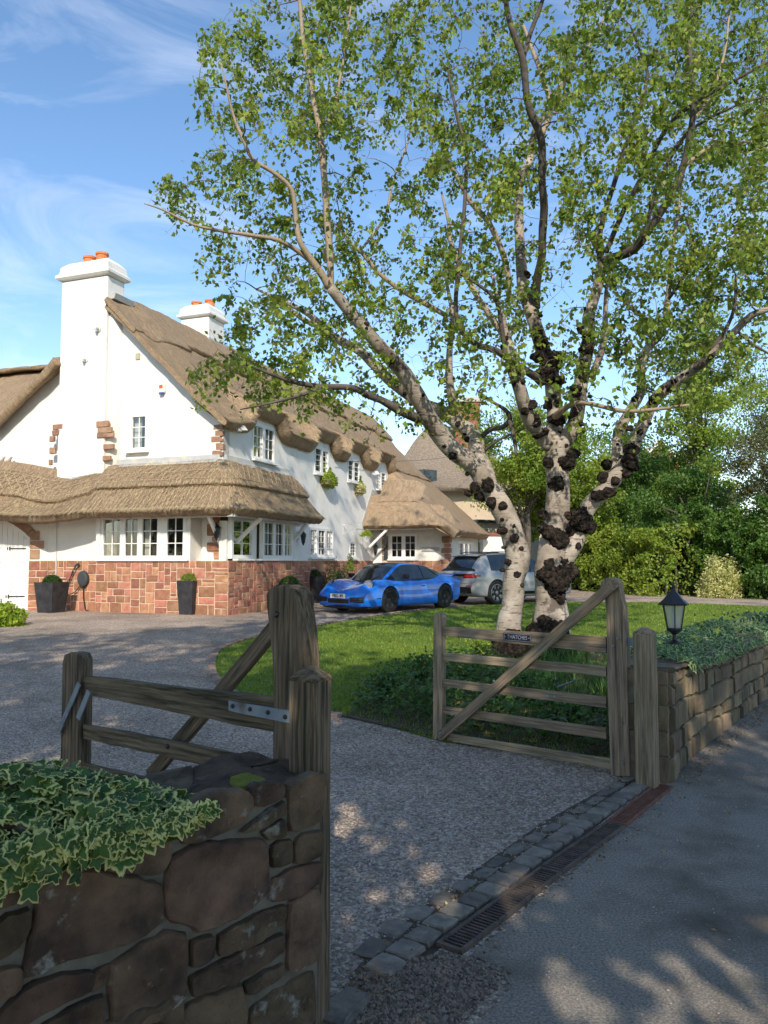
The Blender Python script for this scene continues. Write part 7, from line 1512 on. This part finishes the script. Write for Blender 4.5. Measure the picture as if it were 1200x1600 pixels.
# ================= garden trees, hedges and shrubs behind =================
def tree(name, label, base, h, rx, rz, n, size, m, zc=.62, trunk=.16, stems=9, group=None, clumps=60, seed=1, cat='tree', bark='darkbark', clr=.30, low=0.0):
    base = Vector(base); R = np.random.default_rng(seed); root = thing(name, label, cat, base, group); c = base+UP*h*zc; cl = []
    v = unit(R.normal(size=(clumps, 3)))*(R.random((clumps, 1))**.45); K = np.array(c)+v*np.array([rx, rx*.9, rz]); tr = MB()
    if low: K[:, 2] = np.maximum(K[:, 2], base.z+low)
    tr.tube([base-UP*.1, base+UP*h*.25+Vector((.1, 0, 0)), c], [trunk, trunk*.8, trunk*.45], 8); tr.build('trunk', M[bark], root, smooth=True)
    bb = MB()
    for k in range(0, clumps, max(1, clumps//(stems*3))): s = base.lerp(c, random.uniform(.45, .95)); q = Vector(K[k]); bb.tube([s, s.lerp(q, .5)+UP*.1*rz*.3, q], [trunk*.3, trunk*.18, .012], 5)
    bb.build('branches', M[bark], root, kind='stuff')
    per = n//clumps; rad = R.uniform(.5, 1.3, clumps)*clr*rx
    C = np.concatenate([K[i]+unit(R.normal(size=(per, 3)))*(R.random((per, 1))**.5)*rad[i]*np.array([1, 1, .75]) for i in range(clumps)]); C[:, 2] = np.maximum(C[:, 2], base.z+.05)
    leaf_obj('crown', C, size, m, root); return root
def mass(name, label, cat, pa, pb, top, depth, n, size, m, base_up=0.0, lump=.35, seed=3, group=None, taper=.25):
    """a hedge like run of growth between two ground points, with an uneven top"""
    pa, pb = Vector(pa), Vector(pb); R = np.random.default_rng(seed); root = thing(name, label, cat, pa.lerp(pb, .5), group); u = (pb-pa); L = u.length; u.normalize(); b = Vector((-u.y, u.x, 0)); s = R.random(n); x = s*L; t = R.random(n)
    topz = np.array([top*(1+lump*noise.noise(Vector((q*.9+seed*3.1, seed, 0)))+lump*.5*noise.noise(Vector((q*2.4+seed, 5, 0)))) for q in x])*np.minimum(1, np.minimum(s, 1-s)*L/.8+.35)
    z = topz*(1-t**1.7*1.0)+.0; dz = depth/2*(1-(z/np.maximum(topz, .1))**3*taper*2); side = np.where(R.random(n) < .75, -1, R.uniform(-1, 1, n))*dz*(1-R.random(n)**2*.35)
    w = np.array([noise.noise(Vector((q*1.9, zz*1.9, seed))) for q, zz in zip(x, z)])*.45*depth; side = side+w
    C = np.array(pa)[None]+x[:, None]*np.array(u)+side[:, None]*np.array(b)+np.c_[np.zeros((n, 2)), z+base_up]; leaf_obj('foliage', C, size, m, root)
    st = MB(); k = max(3, int(L/.7))
    for i in range(k): q = pa+u*(L*(i+.5)/k); st.tube([q, q+UP*top*.4+Vector((random.gauss(0, .1), 0, 0)), q+UP*top*.75+Vector((random.gauss(0, .2), random.gauss(0, .1), 0))], [.05, .035, .012], 5)
    st.build('stems', M['darkbark'], root, kind='stuff')
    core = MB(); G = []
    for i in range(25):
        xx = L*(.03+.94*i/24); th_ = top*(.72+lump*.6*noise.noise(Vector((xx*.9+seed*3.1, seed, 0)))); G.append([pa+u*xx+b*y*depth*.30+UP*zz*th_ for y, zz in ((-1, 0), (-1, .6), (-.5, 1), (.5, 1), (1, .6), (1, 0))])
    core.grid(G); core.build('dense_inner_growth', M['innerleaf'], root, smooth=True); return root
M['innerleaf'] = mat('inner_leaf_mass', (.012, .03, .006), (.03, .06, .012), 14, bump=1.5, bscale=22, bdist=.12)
gpz = lambda px, py: gp(px, py)
E = lambda x, y: Vector((x, y, gstep(y)))
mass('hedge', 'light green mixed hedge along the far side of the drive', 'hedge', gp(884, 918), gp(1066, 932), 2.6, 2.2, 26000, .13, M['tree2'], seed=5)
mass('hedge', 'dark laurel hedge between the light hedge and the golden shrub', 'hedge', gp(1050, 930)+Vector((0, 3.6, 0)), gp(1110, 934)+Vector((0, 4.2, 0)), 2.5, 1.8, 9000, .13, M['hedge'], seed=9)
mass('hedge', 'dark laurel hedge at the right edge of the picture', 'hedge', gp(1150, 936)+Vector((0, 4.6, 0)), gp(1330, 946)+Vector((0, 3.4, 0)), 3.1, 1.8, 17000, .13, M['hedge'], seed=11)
shrub('golden_shrub', gp(1121, 933)-Vector((0, .4, 0)), .86, 7500, .085, M['varieg'], 'rounded cream variegated shrub in front of the dark hedge', squash=1.75, hollow=.7)
shrub('shrub', at(990, 868, 33)-UP*1.7, .75, 1000, .12, M['gold'], 'yellow leaved bush poking up behind the light hedge', squash=3.1)
shrub('shrub', gp(905, 920)+Vector((0, 1, 0)), .5, 1200, .10, M['gold'], 'low yellowish weeds at the foot of the far hedge', squash=.9)
shrub('shrub', gp(818, 905)+Vector((0, 2, 0)), .9, 2600, .11, M['lime'], 'lime green bush seen between the birch stems', squash=2.9)
shrub('shrub', at(742, 850, 37)-UP*2.0, 1.0, 3000, .12, M['hedge'], 'dark bush above the porch side of the cream house', squash=3.2)
tree('young_palm_shrub', 'pale sapling with a tuft of broad leaves above the hedge', gp(1078, 930), 2.9, .38, .2, 170, .30, M['box'], zc=.92, trunk=.03, clumps=10, seed=3, clr=.6)
tree('sycamore_tree', 'light green tree behind the hedge just right of the birch trunk', E(8.4, 36), 8.6, 2.6, 2.9, 24000, .15, M['tree2'], zc=.56, seed=5, clumps=85, low=1.0)
tree('sycamore_tree', 'mid green tree filling the gap between birch and red house', E(11.6, 40), 10, 3.0, 3.6, 22000, .16, M['hedge'], zc=.5, seed=6, clumps=80, low=1)
tree('garden_tree', 'yellow green tree seen between the birch stems above the cream house', E(6.3, 34), 9.2, 2.6, 2.6, 22000, .15, M['tree2'], zc=.64, seed=12, clumps=75)
tree('ivy_clad_tree', 'tall ivy clad tree left of the bare shrubs', E(15.4, 37), 14.5, 2.0, 6.6, 22000, .16, M['tree2'], zc=.52, seed=8, clumps=80, clr=.42, low=.8)
tree('lilac_tree', 'brown olive twiggy bush at the upper right', E(15.8, 29.5), 8.2, 2.4, 2.5, 18000, .11, M['olive'], zc=.58, seed=14, clumps=75, low=.6)
tree('olive_tree', 'dark olive green bush at the right edge behind the laurel', E(17.6, 31), 8.4, 2.3, 3.1, 18000, .12, M['olive'], zc=.52, seed=15, clumps=70, low=.6)
tree('dark_holly', 'dense dark holly between the red house and the twiggy bush', E(13.4, 33), 6.8, 2.3, 2.8, 20000, .13, M['hedge'], zc=.48, seed=16, clumps=70, low=.5)
tree('slender_tree', 'thin leaved pale tree against the sky at the far right', E(22, 42), 15.5, 3.6, 3.4, 9000, .17, M['tree2'], zc=.68, seed=18, clumps=60)
for i, (x, y, h, lab) in enumerate([(27, 48, 13, 'far tree off the right end of the drive'), (3.5, 60, 9.5, 'far tree behind the cream house roof'), (20, 58, 12, 'far tree above the red house'), (12, 66, 11, 'far tree left of the red house'), (-22, 50, 9, 'far tree behind the left wing'), (34, 60, 14, 'tallest far tree beyond the right edge')]):
    tree('distant_tree', lab, E(x, y), h, h*.33, h*.38, 9000, .26, M['tree2'] if i % 2 else M['hedge'], zc=.55, seed=30+i, clumps=55, group='distant trees', low=.8)
mass('boundary_hedge', 'long dark hedge closing the garden on the far side', 'hedge', (4, 52, .2), (44, 44, .2), 4.2, 3, 14000, .26, M['hedge'], seed=21)
mass('roadside_hedge', 'hedge on the other side of the road behind the viewer', 'hedge', (10, -6.5, 0), (-14, -9.5, 0), 2.0, 1.6, 9000, .16, M['hedge'], seed=23)
tree('garden_tree', 'small unseen tree added outside the frame to shade the boarded door', (-12.4, 14.6, .2), 4.4, 1.3, 1.2, 5000, .14, M['shadeleaf'], zc=.6, seed=71, clumps=30)  # unseen tree, added to cast shade on the boarded door
# --- street trees behind the viewer; they cast the dappled shade over gates and drive
for i, (x, y, h, rx, rz, n, lab) in enumerate([(-10.5, -4.5, 14.5, 4.6, 4.6, 7000, 'left hand street tree behind the viewer'), (-3.2, -6.0, 15.8, 4.2, 5.0, 9500, 'middle street tree behind the viewer'), (4.0, -5.6, 11.6, 4.0, 4.4, 6500, 'right hand street tree behind the viewer'), (10.5, -4.0, 10.5, 4.2, 4.0, 7500, 'far right street tree behind the viewer'), (.6, -3.0, 9.4, 3.2, 2.8, 7500, 'small street tree just behind the viewer'), (-18.5, -2, 16, 4.4, 4.8, 8000, 'far left street tree behind the viewer')]):
    tree('street_tree', lab, (x, y, 0), h, rx, rz, n, .28, M['shadeleaf'], zc=.66, trunk=.2, seed=50+i, clumps=60, group='street trees', clr=.26)
